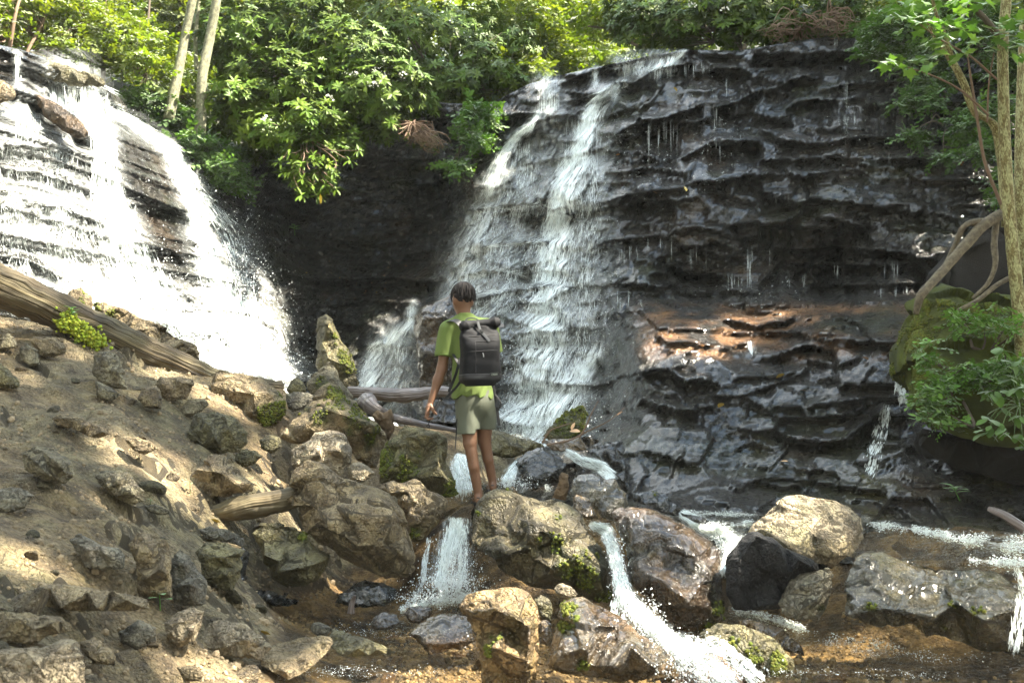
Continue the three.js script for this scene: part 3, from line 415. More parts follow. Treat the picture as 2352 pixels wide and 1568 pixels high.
const rocks = [
  // broken ledges at the head of the wide fall
  { f: zoomed(0, 0), pts: [[250, 710], [300, 715], [440, 790], [560, 880], [640, 960], [675, 1040], [600, 1065], [480, 1000], [350, 905], [262, 795]], d: 11.6, tilt: 0.2, tone: 'brown', mat: M.damp, label: 'dark reddish-brown slab slanting across the head of the wide fall' },
  { f: zoomed(0, 0), pts: [[150, 410], [240, 385], [400, 445], [520, 505], [700, 568], [795, 598], [800, 650], [600, 660], [400, 620], [250, 560], [150, 510]], d: 12.2, tilt: 0.2, tone: 'olive', mat: M.damp, label: 'long weathered ledge over which the wide fall first spills' },
  { f: zoomed(0, 0), pts: [[-60, 600], [0, 610], [90, 660], [110, 720], [60, 780], [-60, 800]], d: 10.9, tone: 'tan', mat: M.damp, label: 'tan block at the upper corner of the wide fall' },
  // beside and behind the long log
  { f: A0, pts: [[495, 915], [550, 860], [620, 850], [640, 905], [690, 910], [705, 960], [690, 1030], [600, 1030], [540, 980]], d: 10.3, tone: 'tan', label: 'jagged pointed stone standing just behind the long log', moss: [[185, 690, 20]] },
  { f: A0, pts: [[705, 990], [800, 965], [880, 990], [990, 1050], [1100, 1100], [1250, 1160], [1400, 1250], [1500, 1310], [1525, 1360], [1520, 1410], [1300, 1370], [1000, 1240], [730, 1100]], d: 10.4, bulge: 0.2, tone: 'tan', label: 'long sloping grey-tan boulder behind the log against the white fall', moss: [[225, 710, 22], [250, 720, 30]] },
  // boulder group on the bank's edge
  { pts: [[478, 880], [490, 850], [505, 843], [560, 858], [600, 869], [630, 890], [662, 923], [660, 940], [648, 960], [624, 974], [610, 981], [582, 976], [555, 965], [546, 933], [504, 922], [483, 907]], d: 9.3, tone: 'tan', label: 'rounded boulder with a pale top and mossy lower face at the log end', moss: [[600, 935, 60], [560, 930, 35], [640, 930, 35]], inner: [[543, 899, 0.2], [580, 903, 0.24], [618, 900, 0.2], [585, 945, 0.2]] },
  { f: C3, pts: [[540, 245], [600, 170], [730, 80], [780, 120], [800, 190], [860, 270], [940, 370], [990, 440], [1010, 500], [900, 480], [760, 420], [640, 380], [600, 340], [555, 305]], d: 9.9, tone: 'grey', label: 'slanted pale slab with layered edges peaking behind the mossy boulder', inner: [[640, 250, 0.12], [760, 200, 0.16], [800, 280, 0.2]], moss: [[735, 880, 20]] },
  { f: C3, pts: [[400, 300], [430, 230], [480, 185], [530, 240], [545, 310], [500, 340], [420, 330]], d: 9.8, tone: 'olive', label: 'small pointed olive stone between log end and slanted slab' },
  { f: C3, pts: [[390, 330], [450, 305], [560, 315], [630, 340], [600, 390], [520, 450], [440, 470], [395, 420]], d: 9.5, tone: 'blue', label: 'bluish grey block wedged above the dappled mossy boulder' },
  { f: C3, pts: [[350, 650], [400, 570], [460, 500], [540, 410], [600, 370], [640, 310], [720, 255], [790, 280], [830, 330], [930, 400], [1000, 470], [1060, 530], [1100, 560], [1150, 620], [1170, 690], [1140, 800], [1090, 900], [1000, 900], [900, 800], [700, 740], [450, 710], [380, 680]], d: 8.75, tone: 'tan', label: 'large mossy boulder with a dappled broad face beside the tree stump', inner: [[700, 450, 0.28], [880, 500, 0.36], [1060, 570, 0.34], [960, 720, 0.34], [1060, 720, 0.14], [560, 580, 0.24]], moss: [[770, 930, 45], [815, 960, 40], [690, 930, 40], [740, 960, 45], [850, 1010, 30]] },
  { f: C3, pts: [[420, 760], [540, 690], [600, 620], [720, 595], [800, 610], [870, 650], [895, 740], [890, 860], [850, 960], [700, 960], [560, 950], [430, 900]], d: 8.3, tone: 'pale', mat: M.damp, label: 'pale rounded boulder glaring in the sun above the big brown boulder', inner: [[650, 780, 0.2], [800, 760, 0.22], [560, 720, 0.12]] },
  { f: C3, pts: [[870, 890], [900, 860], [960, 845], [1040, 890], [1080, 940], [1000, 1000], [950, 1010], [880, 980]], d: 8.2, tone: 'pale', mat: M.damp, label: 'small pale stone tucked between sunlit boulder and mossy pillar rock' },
  { f: C3, pts: [[1100, 930], [1130, 760], [1180, 680], [1250, 590], [1300, 555], [1420, 575], [1490, 600], [1580, 620], [1630, 660], [1640, 740], [1630, 840], [1660, 920], [1700, 1010], [1715, 1090], [1620, 1120], [1500, 1090], [1400, 1040], [1250, 1030], [1110, 1020]], d: 8.25, tilt: 0.3, tone: 'olive', label: 'upright moss-sided boulder standing next to the hiker', inner: [[1300, 800, 0.22], [1480, 640, 0.26], [1560, 850, 0.3], [1620, 980, 0.26], [1420, 960, 0.28], [1200, 900, 0.2]], moss: [[905, 1040, 50], [930, 1070, 45], [1015, 1010, 22], [1040, 1120, 35], [960, 1040, 30], [900, 1070, 40]] },
  { f: C3, pts: [[370, 1150], [430, 1040], [460, 930], [560, 860], [640, 870], [720, 930], [860, 990], [1000, 1030], [1100, 1050], [1200, 1090], [1270, 1180], [1310, 1290], [1350, 1420], [1385, 1572], [1370, 1672], [1340, 1732], [1280, 1757], [1150, 1712], [1000, 1672], [860, 1622], [760, 1572], [640, 1502], [570, 1432], [520, 1362], [450, 1272], [440, 1192]], d: 7.05, tilt: 0.35, tone: 'tan', rough: 1.1, label: 'big tan boulder with a jutting brow overhanging the dark hollow by the pool', inner: [[430, 1150, 0.16], [600, 1150, 0.3], [780, 1140, 0.26], [620, 1190, 0.14], [780, 1185, 0.16], [900, 1270, 0.32], [1100, 1120, 0.2], [1200, 1270, 0.32], [1150, 1500, 0.3], [1280, 1560, 0.2], [800, 1400, 0.28], [980, 1500, 0.3], [800, 1020, 0.1]] },
  { f: C3, pts: [[1110, 1050], [1150, 990], [1220, 965], [1300, 990], [1390, 960], [1440, 990], [1480, 1060], [1570, 1090], [1620, 1160], [1600, 1270], [1560, 1340], [1490, 1400], [1440, 1460], [1360, 1460], [1320, 1330], [1290, 1220], [1250, 1140]], d: 7.6, tone: 'tan', mat: M.damp, rough: 1.4, label: 'rugged tan rock at the lip of the small cascade', inner: [[1330, 1080, 0.12], [1480, 1160, 0.2], [1430, 1280, 0.18], [1550, 1220, 0.14]], moss: [[945, 1220, 25]] },
  { f: C4, pts: [[130, 420], [200, 350], [330, 335], [450, 360], [540, 430], [620, 550], [720, 600], [710, 700], [640, 790], [540, 830], [400, 840], [280, 770], [220, 660], [200, 560]], d: 6.9, tone: 'olive', mat: M.damp, label: 'flat-topped wet boulder strewn with pebbles under the grey driftwood log', inner: [[230, 590, 0.16], [340, 640, 0.24], [560, 680, 0.28], [690, 630, 0.14], [400, 480, 0.03], [330, 720, 0.2], [560, 770, 0.2]], moss: [[690, 1235, 16]] },
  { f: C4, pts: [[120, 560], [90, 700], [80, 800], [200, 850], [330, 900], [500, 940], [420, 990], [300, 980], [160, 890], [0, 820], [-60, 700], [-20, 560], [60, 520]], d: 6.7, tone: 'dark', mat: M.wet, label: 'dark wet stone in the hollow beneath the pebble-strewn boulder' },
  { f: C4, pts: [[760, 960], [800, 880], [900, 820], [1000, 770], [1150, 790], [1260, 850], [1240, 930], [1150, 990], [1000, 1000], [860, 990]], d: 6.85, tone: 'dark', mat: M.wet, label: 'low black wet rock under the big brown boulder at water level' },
  // stones at the front of the pool
  { f: C4, pts: [[185, 1370], [290, 1270], [560, 1215], [720, 1212], [755, 1260], [700, 1350], [560, 1480], [410, 1555], [330, 1510], [200, 1440]], d: 4.95, tilt: 1.5, tone: 'tan', bulge: 0.03, back: 0.12, rough: 0.5, soft: 2, label: 'flat triangular tan slab lying at the pool edge', inner: [[200, 1385, 0.03], [400, 1490, 0.06], [560, 1400, 0.06], [715, 1265, 0.03], [420, 1330, 0.0], [560, 1270, 0.0]] },
  { f: C4, pts: [[585, 1150], [600, 1112], [660, 1105], [750, 1150], [710, 1215], [640, 1210], [595, 1190]], d: 5.9, tone: 'blue', name: 'stone', cat: 'stone', label: 'small blue-grey angular stone behind the flat triangular slab' },
  { f: C4, pts: [[750, 1160], [860, 1180], [1000, 1220], [1130, 1270], [1240, 1335], [1100, 1365], [900, 1375], [800, 1360], [740, 1290], [720, 1220]], d: 5.45, tilt: 1.2, tone: 'olive', mat: M.damp, label: 'wedge-shaped greenish stone half in the amber pool', inner: [[950, 1300, 0.1], [1100, 1310, 0.1], [850, 1250, 0.03]] },
  { f: C4, pts: [[1300, 1040], [1340, 985], [1430, 975], [1520, 1000], [1500, 1060], [1420, 1120], [1340, 1110]], d: 6.3, tone: 'brown', mat: M.wet, name: 'stone', cat: 'stone', label: 'small brown wet stone at the foot of the small cascade' },
  { f: C4, pts: [[1330, 1200], [1450, 1100], [1540, 1040], [1700, 1040], [1800, 1060], [1870, 1120], [1850, 1250], [1750, 1330], [1600, 1330], [1480, 1370], [1440, 1300], [1380, 1220]], d: 5.75, tilt: 0.9, tone: 'glint', mat: M.wet, rust: 0.5, label: 'low wet rock with blinding sun glare in the shallow pool' },
  { f: C4, pts: [[1040, 1130], [1060, 1060], [1140, 1020], [1240, 1040], [1280, 1110], [1200, 1160], [1100, 1170]], d: 6.1, tone: 'brown', mat: M.wet, name: 'stone', cat: 'stone', label: 'dark rounded stone in the riffle beside the upright wet twig' },
  { f: C4, pts: [[1420, 840], [1470, 790], [1530, 800], [1540, 840], [1480, 860]], d: 7.0, tone: 'amber', mat: M.wet, name: 'stone', cat: 'stone', label: 'small orange stone in the white foam of the cascade' },
  { f: C6, pts: [[-60, 990], [0, 900], [120, 865], [280, 850], [400, 845], [470, 890], [530, 960], [550, 1100], [552, 1300], [525, 1500], [500, 1640], [100, 1640], [90, 1420], [50, 1200], [-20, 1100]], d: 5.05, tilt: 0.3, tone: 'amber', mat: M.damp, label: 'golden upright boulder with a sunlit crown rising from the pool', inner: [[430, 950, 0.1], [480, 1150, 0.22], [380, 1080, 0.2], [200, 1000, 0.16], [200, 1300, 0.26], [460, 1400, 0.2]], moss: [[1130, 1460, 26], [1110, 1490, 30]], film: 0.25 },
  { f: C6, pts: [[550, 1100], [600, 1085], [640, 1120], [635, 1230], [600, 1290], [560, 1260]], d: 5.3, tone: 'amber', mat: M.wet, rust: 0.8, name: 'stone', cat: 'stone', label: 'small orange wet stone wedged between two front boulders' },
  { f: C6, pts: [[500, 930], [560, 890], [640, 940], [650, 1030], [630, 1090], [560, 1090], [530, 1000]], d: 5.5, tone: 'olive', mat: M.damp, label: 'mossy stone behind the gap between two front boulders', film: 0.8 },
  { f: C6, pts: [[600, 1400], [630, 1280], [660, 1150], [690, 1020], [730, 950], [800, 915], [880, 910], [960, 960], [1080, 1020], [1250, 1130], [1420, 1250], [1530, 1330], [1585, 1390], [1570, 1460], [1500, 1530], [1350, 1570], [1100, 1560], [900, 1520], [700, 1510], [610, 1470]], d: 5.0, tilt: 0.6, tone: 'glint', mat: M.wet, rust: 0.35, label: 'sloping wet boulder with mossy top glinting at the front of the pool', inner: [[760, 1040, 0.1], [1000, 1120, 0.2], [1250, 1280, 0.24], [900, 1300, 0.26], [1400, 1430, 0.18], [1100, 1440, 0.26], [750, 1350, 0.2]], moss: [[1310, 1400, 32], [1300, 1440, 25], [1345, 1530, 20]] },
  { f: C6, pts: [[655, 850], [680, 815], [725, 800], [790, 830], [845, 890], [810, 925], [730, 915], [680, 895]], d: 5.9, tone: 'pale', mat: M.damp, name: 'stone', cat: 'stone', label: 'small round pale cobble resting behind the glinting front boulder' },
  // middle and far bank
  { f: C6, pts: [[20, 260], [60, 200], [120, 110], [200, 65], [330, 70], [430, 110], [550, 150], [680, 180], [760, 240], [850, 310], [880, 370], [930, 440], [1020, 530], [1080, 620], [1120, 700], [1095, 820], [1100, 960], [1030, 975], [900, 920], [780, 850], [700, 830], [500, 830], [330, 790], [200, 720], [170, 640], [60, 560], [20, 450]], d: 6.55, tilt: 0.6, tone: 'wetstone', mat: M.damp, rough: 1.25, label: 'large mossy boulder splitting the stream just below the hiker', inner: [[470, 310, 0.2], [560, 400, 0.32], [740, 470, 0.3], [850, 620, 0.4], [430, 520, 0.22], [300, 330, 0.22], [650, 700, 0.36], [280, 560, 0.3], [980, 720, 0.3], [150, 300, 0.16], [200, 430, 0.1]], moss: [[1325, 1290, 52], [1300, 1300, 45], [1240, 1255, 36], [1280, 1250, 38], [1170, 1120, 24], [1280, 1190, 18], [1350, 1330, 40], [1390, 1370, 30], [1100, 1180, 18]], film: 0.3 },
  { f: C6, pts: [[1110, 270], [1180, 220], [1280, 220], [1420, 240], [1560, 320], [1690, 410], [1800, 490], [1930, 590], [1950, 700], [1975, 880], [1965, 1080], [1900, 1140], [1780, 1200], [1600, 1225], [1530, 1170], [1450, 1040], [1350, 910], [1280, 800], [1230, 640], [1200, 500], [1160, 400]], d: 6.1, tilt: 0.6, tone: 'brown', mat: M.wet, label: 'dark brown glistening boulder between the two steep cascades', inner: [[1250, 320, 0.1], [1500, 430, 0.22], [1700, 560, 0.28], [1850, 720, 0.3], [1700, 950, 0.36], [1480, 780, 0.3], [1850, 1000, 0.24]], moss: [[1650, 1400, 28], [1630, 1440, 30], [1420, 1175, 14]], film: 0.35 },
  { f: T3, pts: [[300, 960], [330, 880], [400, 800], [530, 700], [650, 672], [780, 680], [900, 710], [1000, 760], [1060, 830], [1080, 960], [1040, 1040], [960, 1110], [880, 1165], [740, 1160], [600, 1120], [420, 1040]], d: 6.45, tilt: 0.6, tone: 'pale', mat: M.rock, label: 'large pale-crowned boulder above its own black-toned shaded front beside the wet cliff', inner: [[400, 900, 0.1], [520, 970, 0.2], [640, 1060, 0.24], [700, 850, 0.14], [950, 900, 0.14], [900, 1060, 0.2]], film: 0.4 },
  { f: T3, pts: [[165, 1090], [230, 990], [310, 905], [370, 905], [470, 945], [560, 1010], [660, 1070], [780, 1125], [880, 1160], [660, 1220], [570, 1300], [520, 1430], [380, 1445], [220, 1435], [168, 1340], [160, 1180]], d: 6.1, tilt: 0.1, tone: 'black', mat: M.rock, rough: 0.7, label: 'shaded front of the pale-crowned boulder, its shade put in as black stone', inner: [[370, 940, 0.12], [520, 1010, 0.16], [650, 1100, 0.14], [350, 1150, 0.06], [350, 1320, 0.0], [480, 1230, 0.02]] },  // shaded face of the boulder above, the shade put into a black tone
  { f: T3, pts: [[510, 1400], [590, 1230], [680, 1185], [850, 1152], [895, 1200], [870, 1320], [840, 1420], [780, 1510], [650, 1505], [540, 1470]], d: 5.95, tone: 'blue', mat: M.damp, label: 'small angular blue-topped stone leaning on the black-fronted boulder', inner: [[690, 1280, 0.12], [750, 1380, 0.14], [640, 1250, 0.06], [820, 1230, 0.06]], moss: [[1890, 1395, 18]] },
  { f: C7, pts: [[630, 1050], [640, 850], [700, 650], [800, 570], [960, 565], [1200, 615], [1400, 665], [1560, 700], [1800, 720], [2016, 800], [2250, 900], [2250, 1380], [2000, 1340], [1800, 1310], [1600, 1300], [1400, 1280], [1250, 1250], [1150, 1140], [1000, 1150], [800, 1120]], d: 5.55, tilt: 0.7, tone: 'wetstone', mat: M.wet, rough: 1.2, label: 'broad lumpy wet boulder with mossy seams at the stream outlet', inner: [[900, 720, 0.12], [1180, 750, 0.26], [1060, 880, 0.3], [1300, 870, 0.36], [1480, 900, 0.34], [960, 1000, 0.22], [1300, 1060, 0.4], [1500, 960, 0.28], [1700, 860, 0.28], [1700, 1100, 0.42], [1950, 1000, 0.42]], moss: [[2190, 1390, 26], [2080, 1370, 24], [2000, 1390, 22], [2240, 1400, 30], [2170, 1440, 24]], film: 0.3 },
  { pts: [[1690, 1420], [1745, 1425], [1800, 1442], [1845, 1490], [1850, 1508], [1810, 1500], [1760, 1470], [1700, 1440]], d: 5.65, tone: 'amber', mat: M.wet, rust: 0.6, label: 'low reddish wet stone in the outflow behind the mossy wedge' },
  { pts: [[1608, 1458], [1650, 1432], [1700, 1430], [1750, 1450], [1790, 1480], [1824, 1520], [1818, 1545], [1770, 1552], [1700, 1535], [1650, 1510], [1620, 1485]], d: 5.35, tone: 'olive', mat: M.damp, label: 'mossy wedge-shaped rock in the outflow of the cascade', moss: [[1780, 1510, 40], [1740, 1500, 35], [1690, 1470, 26]] },
  { pts: [[1540, 1570], [1575, 1525], [1620, 1495], [1665, 1505], [1700, 1545], [1730, 1600], [1560, 1620]], d: 4.9, tone: 'brown', mat: M.wet, rust: 0.6, label: 'wet brown rock awash in the foot of the steep cascade' },
  { f: C5, pts: [[765, 880], [790, 760], [850, 720], [960, 710], [1060, 760], [1130, 750], [1150, 830], [1210, 870], [1250, 960], [1160, 1010], [1100, 1070], [1020, 1060], [960, 980], [850, 950]], d: 7.7, tone: 'blue', mat: M.wet, label: 'blue-grey sparkling rock below the upper chute' },
  { f: C5, pts: [[795, 980], [800, 900], [830, 868], [940, 910], [965, 1000], [1000, 1055], [920, 1075], [820, 1030]], d: 7.45, tone: 'amber', mat: M.wet, label: 'small sunlit amber rock just upstream of the mossy splitting boulder' },
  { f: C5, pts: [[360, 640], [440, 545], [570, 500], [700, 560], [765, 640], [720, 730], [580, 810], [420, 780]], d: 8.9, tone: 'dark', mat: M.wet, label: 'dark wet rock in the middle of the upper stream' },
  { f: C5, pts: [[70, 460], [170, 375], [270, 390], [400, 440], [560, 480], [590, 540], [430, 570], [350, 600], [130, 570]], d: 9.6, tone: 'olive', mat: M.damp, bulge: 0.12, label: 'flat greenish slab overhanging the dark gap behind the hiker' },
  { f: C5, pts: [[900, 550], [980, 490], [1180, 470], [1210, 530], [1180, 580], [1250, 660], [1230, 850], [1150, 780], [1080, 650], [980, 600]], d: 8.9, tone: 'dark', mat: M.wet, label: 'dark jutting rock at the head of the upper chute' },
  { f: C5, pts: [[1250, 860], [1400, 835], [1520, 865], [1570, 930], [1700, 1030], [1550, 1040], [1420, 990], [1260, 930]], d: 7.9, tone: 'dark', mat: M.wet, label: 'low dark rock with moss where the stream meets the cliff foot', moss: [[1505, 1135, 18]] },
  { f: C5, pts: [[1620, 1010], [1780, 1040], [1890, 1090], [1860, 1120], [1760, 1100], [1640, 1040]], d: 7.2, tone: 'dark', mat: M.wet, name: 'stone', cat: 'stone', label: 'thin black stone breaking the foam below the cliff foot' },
  { f: C5, pts: [[560, 430], [650, 330], [740, 240], [880, 190], [910, 260], [890, 380], [800, 470], [640, 480]], d: 10.2, tone: 'olive', mat: M.damp, label: 'green mossy hump at the base of the tall fall', moss: [[1310, 960, 60], [1290, 990, 50], [1330, 940, 40]] },
  { f: R6, pts: [[1360, 1090], [1420, 1010], [1560, 960], [1660, 900], [1720, 1000], [1740, 1200], [1720, 1560], [1620, 1640], [1420, 1640], [1395, 1400], [1375, 1250]], d: 11.7, tilt: 0.15, tone: 'brown', mat: M.wet, label: 'blocky reddish-brown rock with dripping water beside the tall fall', inner: [[1440, 1090, 0.2], [1600, 1080, 0.25], [1440, 1350, 0.22], [1600, 1350, 0.3]] },
  { f: R6, pts: [[640, 1100], [700, 1060], [760, 1130], [800, 1230], [880, 1360], [930, 1500], [960, 1620], [800, 1640], [700, 1600], [620, 1450]], d: 11.6, tilt: 0.2, tone: 'olive', mat: M.damp, label: 'tall leaning slab with green moss at the back of the recess', inner: [[720, 1150, 0.2], [720, 1400, 0.22], [850, 1450, 0.2]], moss: [[770, 780, 30], [785, 810, 30], [800, 840, 25]] },
  { pts: [[1240, 1012], [1300, 1005], [1350, 1000], [1380, 1012], [1340, 1035], [1270, 1036]], d: 9.8, tone: 'amber', mat: M.wet, name: 'stone', cat: 'stone', label: 'amber wet stone under the fallen bare twigs' },
  // stones of the dirt bank
  { f: A1, pts: [[700, 260], [760, 225], [830, 210], [890, 250], [930, 350], [960, 430], [980, 520], [880, 515], [760, 490], [700, 420]], tone: 'grey', label: 'rounded greenish boulder standing on the bank below the log', inner: [[800, 280, 0.1], [880, 380, 0.14]] },
  { f: A1, pts: [[720, 450], [820, 490], [920, 560], [850, 610], [740, 580]], tone: 'grey', group: G_BANK, name: 'stone', cat: 'stone', label: 'flat chip of rock in front of the rounded greenish boulder' },
  { f: A1, pts: [[1180, 490], [1220, 420], [1470, 435], [1475, 490], [1435, 590], [1300, 610], [1230, 570]], tone: 'tan', label: 'boxy stone with a sunlit flat top below the log', inner: [[1240, 470, 0.1], [1370, 470, 0.12], [1450, 470, 0.08]] },
  { f: A1, pts: [[1040, 590], [1080, 500], [1200, 490], [1240, 560], [1230, 670], [1100, 660]], tone: 'tan', label: 'layered tan stone leaning on the boxy sunlit stone' },
  { f: A1, pts: [[1380, 670], [1440, 590], [1560, 590], [1600, 640], [1490, 715], [1400, 720]], tone: 'grey', name: 'stone', cat: 'stone', label: 'oval greenish stone next to the mossy-faced round boulder' },
  { f: A1, pts: [[1420, 860], [1480, 700], [1620, 685], [1780, 720], [1850, 800], [1900, 850], [1890, 930], [1830, 1005], [1700, 1005], [1520, 950], [1450, 920]], tone: 'olive', label: 'craggy olive boulder with a bluish top on the bank', inner: [[1600, 800, 0.14], [1750, 820, 0.16], [1650, 900, 0.2]] },
  { f: A1, pts: [[1770, 1070], [1850, 980], [1950, 990], [2010, 1030], [1930, 1100], [1830, 1115]], tone: 'olive', name: 'stone', cat: 'stone', label: 'squat brown stone between craggy olive boulder and pale sunlit boulder' },
  { f: A1, pts: [[1980, 900], [2060, 860], [2140, 880], [2160, 960], [2080, 1010], [2000, 980]], d: 8.5, tone: 'olive', name: 'stone', cat: 'stone', label: 'dark cracked stone in the gap under the mossy-faced round boulder' },
  { f: A1, pts: [[1390, 1280], [1430, 1190], [1510, 1110], [1600, 1020], [1700, 1020], [1790, 1080], [1850, 1160], [1950, 1240], [1930, 1300], [1850, 1320], [1700, 1350], [1480, 1350], [1410, 1330]], tone: 'tan', label: 'slab-topped boulder with a bright top and shaded overhanging face', inner: [[1500, 1130, 0.12], [1620, 1140, 0.2], [1720, 1170, 0.22], [1820, 1250, 0.22], [1600, 1250, 0.08], [1480, 1270, 0.05]] },
  { f: A1, pts: [[720, 1190], [760, 1140], [880, 1140], [980, 1150], [1020, 1230], [1100, 1300], [1110, 1380], [1000, 1415], [900, 1360], [800, 1280]], tone: 'grey', label: 'rounded grey stone jutting out of the dirt bank', inner: [[900, 1220, 0.1], [980, 1300, 0.14]] },
  { f: A1, pts: [[150, 1000], [250, 950], [400, 960], [540, 1060], [570, 1180], [490, 1250], [300, 1210], [180, 1150]], tone: 'grey', label: 'broad half-buried grey boulder in the middle of the dirt bank', inner: [[280, 1080, 0.12], [420, 1070, 0.16], [350, 1160, 0.14]] },
  { f: A1, pts: [[390, 740], [450, 700], [560, 720], [700, 770], [800, 810], [835, 860], [740, 900], [640, 870], [540, 820], [430, 800]], tone: 'tan', label: 'thin slab casting a shadow over the sunny dirt patch', inner: [[500, 740, 0.08], [650, 800, 0.14], [780, 840, 0.12]] },
  { f: A1, pts: [[950, 900], [1050, 885], [1160, 930], [1200, 970], [1100, 1020], [1020, 980]], tone: 'tan', group: G_BANK, name: 'stone', cat: 'stone', label: 'angular tan stone beside the sunny dirt patch' },
  { f: A1, pts: [[-20, 130], [60, 90], [110, 130], [135, 190], [60, 215], [-20, 210]], tone: 'grey', name: 'stone', cat: 'stone', label: 'grey upright stone under the thick end of the log' },
  { f: A1, pts: [[230, 160], [250, 110], [420, 120], [500, 180], [495, 240], [410, 275], [300, 260]], tone: 'tan', label: 'undercut tan rock with a dark hollow beneath it near the log' },
  { f: A1, pts: [[130, 210], [200, 160], [290, 220], [300, 330], [220, 350], [150, 300]], tone: 'grey', name: 'stone', cat: 'stone', label: 'grey-green lump beside the undercut tan rock' },
  { f: A1, pts: [[-60, 280], [0, 330], [90, 410], [145, 480], [120, 510], [-60, 500]], tone: 'olive', label: 'dark-edged slab stepping out of the upper bank' },
  { f: A1, pts: [[-60, 1270], [150, 1265], [260, 1330], [180, 1430], [80, 1465], [-60, 1450]], tone: 'blue', label: 'bluish half-buried slab on the open dirt bank' },
  { f: A1, pts: [[270, 150], [330, 110], [440, 115], [490, 140], [480, 175], [380, 185], [290, 175]], tone: 'tan', name: 'stone', cat: 'stone', label: 'flat pale stone under the green tuft on the log' },
  { f: A2, pts: [[510, 470], [600, 430], [760, 510], [900, 530], [960, 600], [945, 690], [850, 710], [640, 680], [600, 600]], tone: 'blue', label: 'low blue-grey stone with a brown undercut on the bank', inner: [[650, 540, 0.08], [800, 580, 0.1]] },
  { f: A2, pts: [[970, 510], [1060, 410], [1200, 450], [1270, 490], [1285, 600], [1310, 800], [1320, 930], [1240, 935], [1130, 920], [1030, 870], [1040, 700]], tone: 'tan', tilt: 0.35, label: 'tall tan block standing on end in the bank', inner: [[1150, 560, 0.1], [1230, 700, 0.16], [1120, 760, 0.12]] },
  { f: A2, pts: [[1280, 640], [1380, 530], [1450, 600], [1490, 690], [1575, 800], [1575, 970], [1430, 995], [1330, 960], [1310, 800]], tone: 'blue', label: 'bluish rock with a rusty foot next to the tall tan block', rust: 0.35, inner: [[1400, 650, 0.1], [1450, 800, 0.18], [1440, 900, 0.1]] },
  { f: A2, pts: [[1490, 570], [1560, 490], [1700, 500], [1845, 560], [1845, 750], [1770, 880], [1650, 850], [1560, 780]], tone: 'olive', label: 'cube-like stone with a flat pale top at the bank rim', inner: [[1580, 600, 0.1], [1700, 610, 0.14], [1830, 580, 0.06], [1720, 740, 0.12]] },
  { f: A2, pts: [[-60, 810], [150, 800], [400, 820], [700, 850], [1000, 890], [1130, 930], [1145, 1000], [1000, 1030], [800, 1025], [500, 1010], [300, 1030], [-60, 1010]], tone: 'tan', bulge: 0.12, label: 'long ledge stone with a dark gap under it on the lower bank' },
  { f: A2, pts: [[-60, 1030], [200, 1020], [420, 1060], [540, 1110], [540, 1180], [400, 1210], [240, 1290], [100, 1260], [-60, 1270]], tone: 'tan', label: 'brown streaked slab below the long ledge stone', inner: [[150, 1090, 0.08], [380, 1120, 0.12]] },
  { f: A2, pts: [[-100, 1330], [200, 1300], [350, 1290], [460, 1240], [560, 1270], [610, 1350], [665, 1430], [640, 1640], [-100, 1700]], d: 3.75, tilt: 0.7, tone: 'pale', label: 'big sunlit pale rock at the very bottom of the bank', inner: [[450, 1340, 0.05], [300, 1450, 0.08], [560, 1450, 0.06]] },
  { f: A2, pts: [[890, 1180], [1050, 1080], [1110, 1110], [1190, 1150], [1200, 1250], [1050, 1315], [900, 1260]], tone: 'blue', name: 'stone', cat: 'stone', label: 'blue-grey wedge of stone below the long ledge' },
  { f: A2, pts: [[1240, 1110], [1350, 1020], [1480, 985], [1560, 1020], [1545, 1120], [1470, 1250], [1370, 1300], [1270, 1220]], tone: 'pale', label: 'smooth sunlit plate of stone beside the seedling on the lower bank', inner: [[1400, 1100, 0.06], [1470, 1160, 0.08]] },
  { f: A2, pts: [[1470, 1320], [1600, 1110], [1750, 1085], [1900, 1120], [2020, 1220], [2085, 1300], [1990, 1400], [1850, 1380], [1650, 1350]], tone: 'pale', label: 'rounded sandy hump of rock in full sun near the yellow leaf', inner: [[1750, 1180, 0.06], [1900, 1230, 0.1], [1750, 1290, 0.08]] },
  { f: A2, pts: [[590, 1250], [700, 1225], [880, 1360], [880, 1440], [700, 1430], [610, 1320]], tone: 'tan', name: 'stone', cat: 'stone', label: 'brown stone at the foot of the brown streaked slab' },
  { f: A2, pts: [[1350, 1450], [1480, 1430], [1560, 1500], [1540, 1560], [1400, 1560]], tone: 'tan', name: 'stone', cat: 'stone', label: 'orange-tan stone in shade below the smooth sunlit plate' },
  { f: A2, pts: [[1100, 210], [1180, 190], [1290, 240], [1300, 280], [1200, 280], [1120, 250]], tone: 'grey', name: 'stone', cat: 'stone', label: 'flat grey flake beside the sunny gravel by the driftwood log' },
  { f: A2, pts: [[1510, 400], [1600, 370], [1740, 390], [1870, 470], [1860, 530], [1700, 490], [1560, 460]], tone: 'blue', label: 'flat layered flake at the bank rim above the hollow' },
];
rocks.forEach(rock);
// two broken stumps and the grain of dead wood
const stumpMat = std({ name: 'split dead wood', vertexColors: true, roughness: 0.85, bumpMap: rep(grainBump, 6, 0.6), bumpScale: 0.02 });
rock({ f: C3, pts: [[1050, 490], [1090, 445], [1140, 470], [1200, 435], [1218, 500], [1225, 600], [1180, 700], [1130, 620]], d: 9.2, tilt: 0.1, tone: 'wood', mat: stumpMat, name: 'tree_stump', cat: 'stump', label: 'splintered brown stump behind the large mossy boulder', rough: 1.3 });
rock({ f: C5, pts: [[635, 905], [680, 800], [715, 705], [768, 720], [772, 830], [745, 920]], d: 8.0, tilt: 0.2, tone: 'wood', mat: stumpMat, name: 'wood_stub', cat: 'driftwood', label: 'broken orange-brown stub of wood standing in the stream', rough: 1.3 });

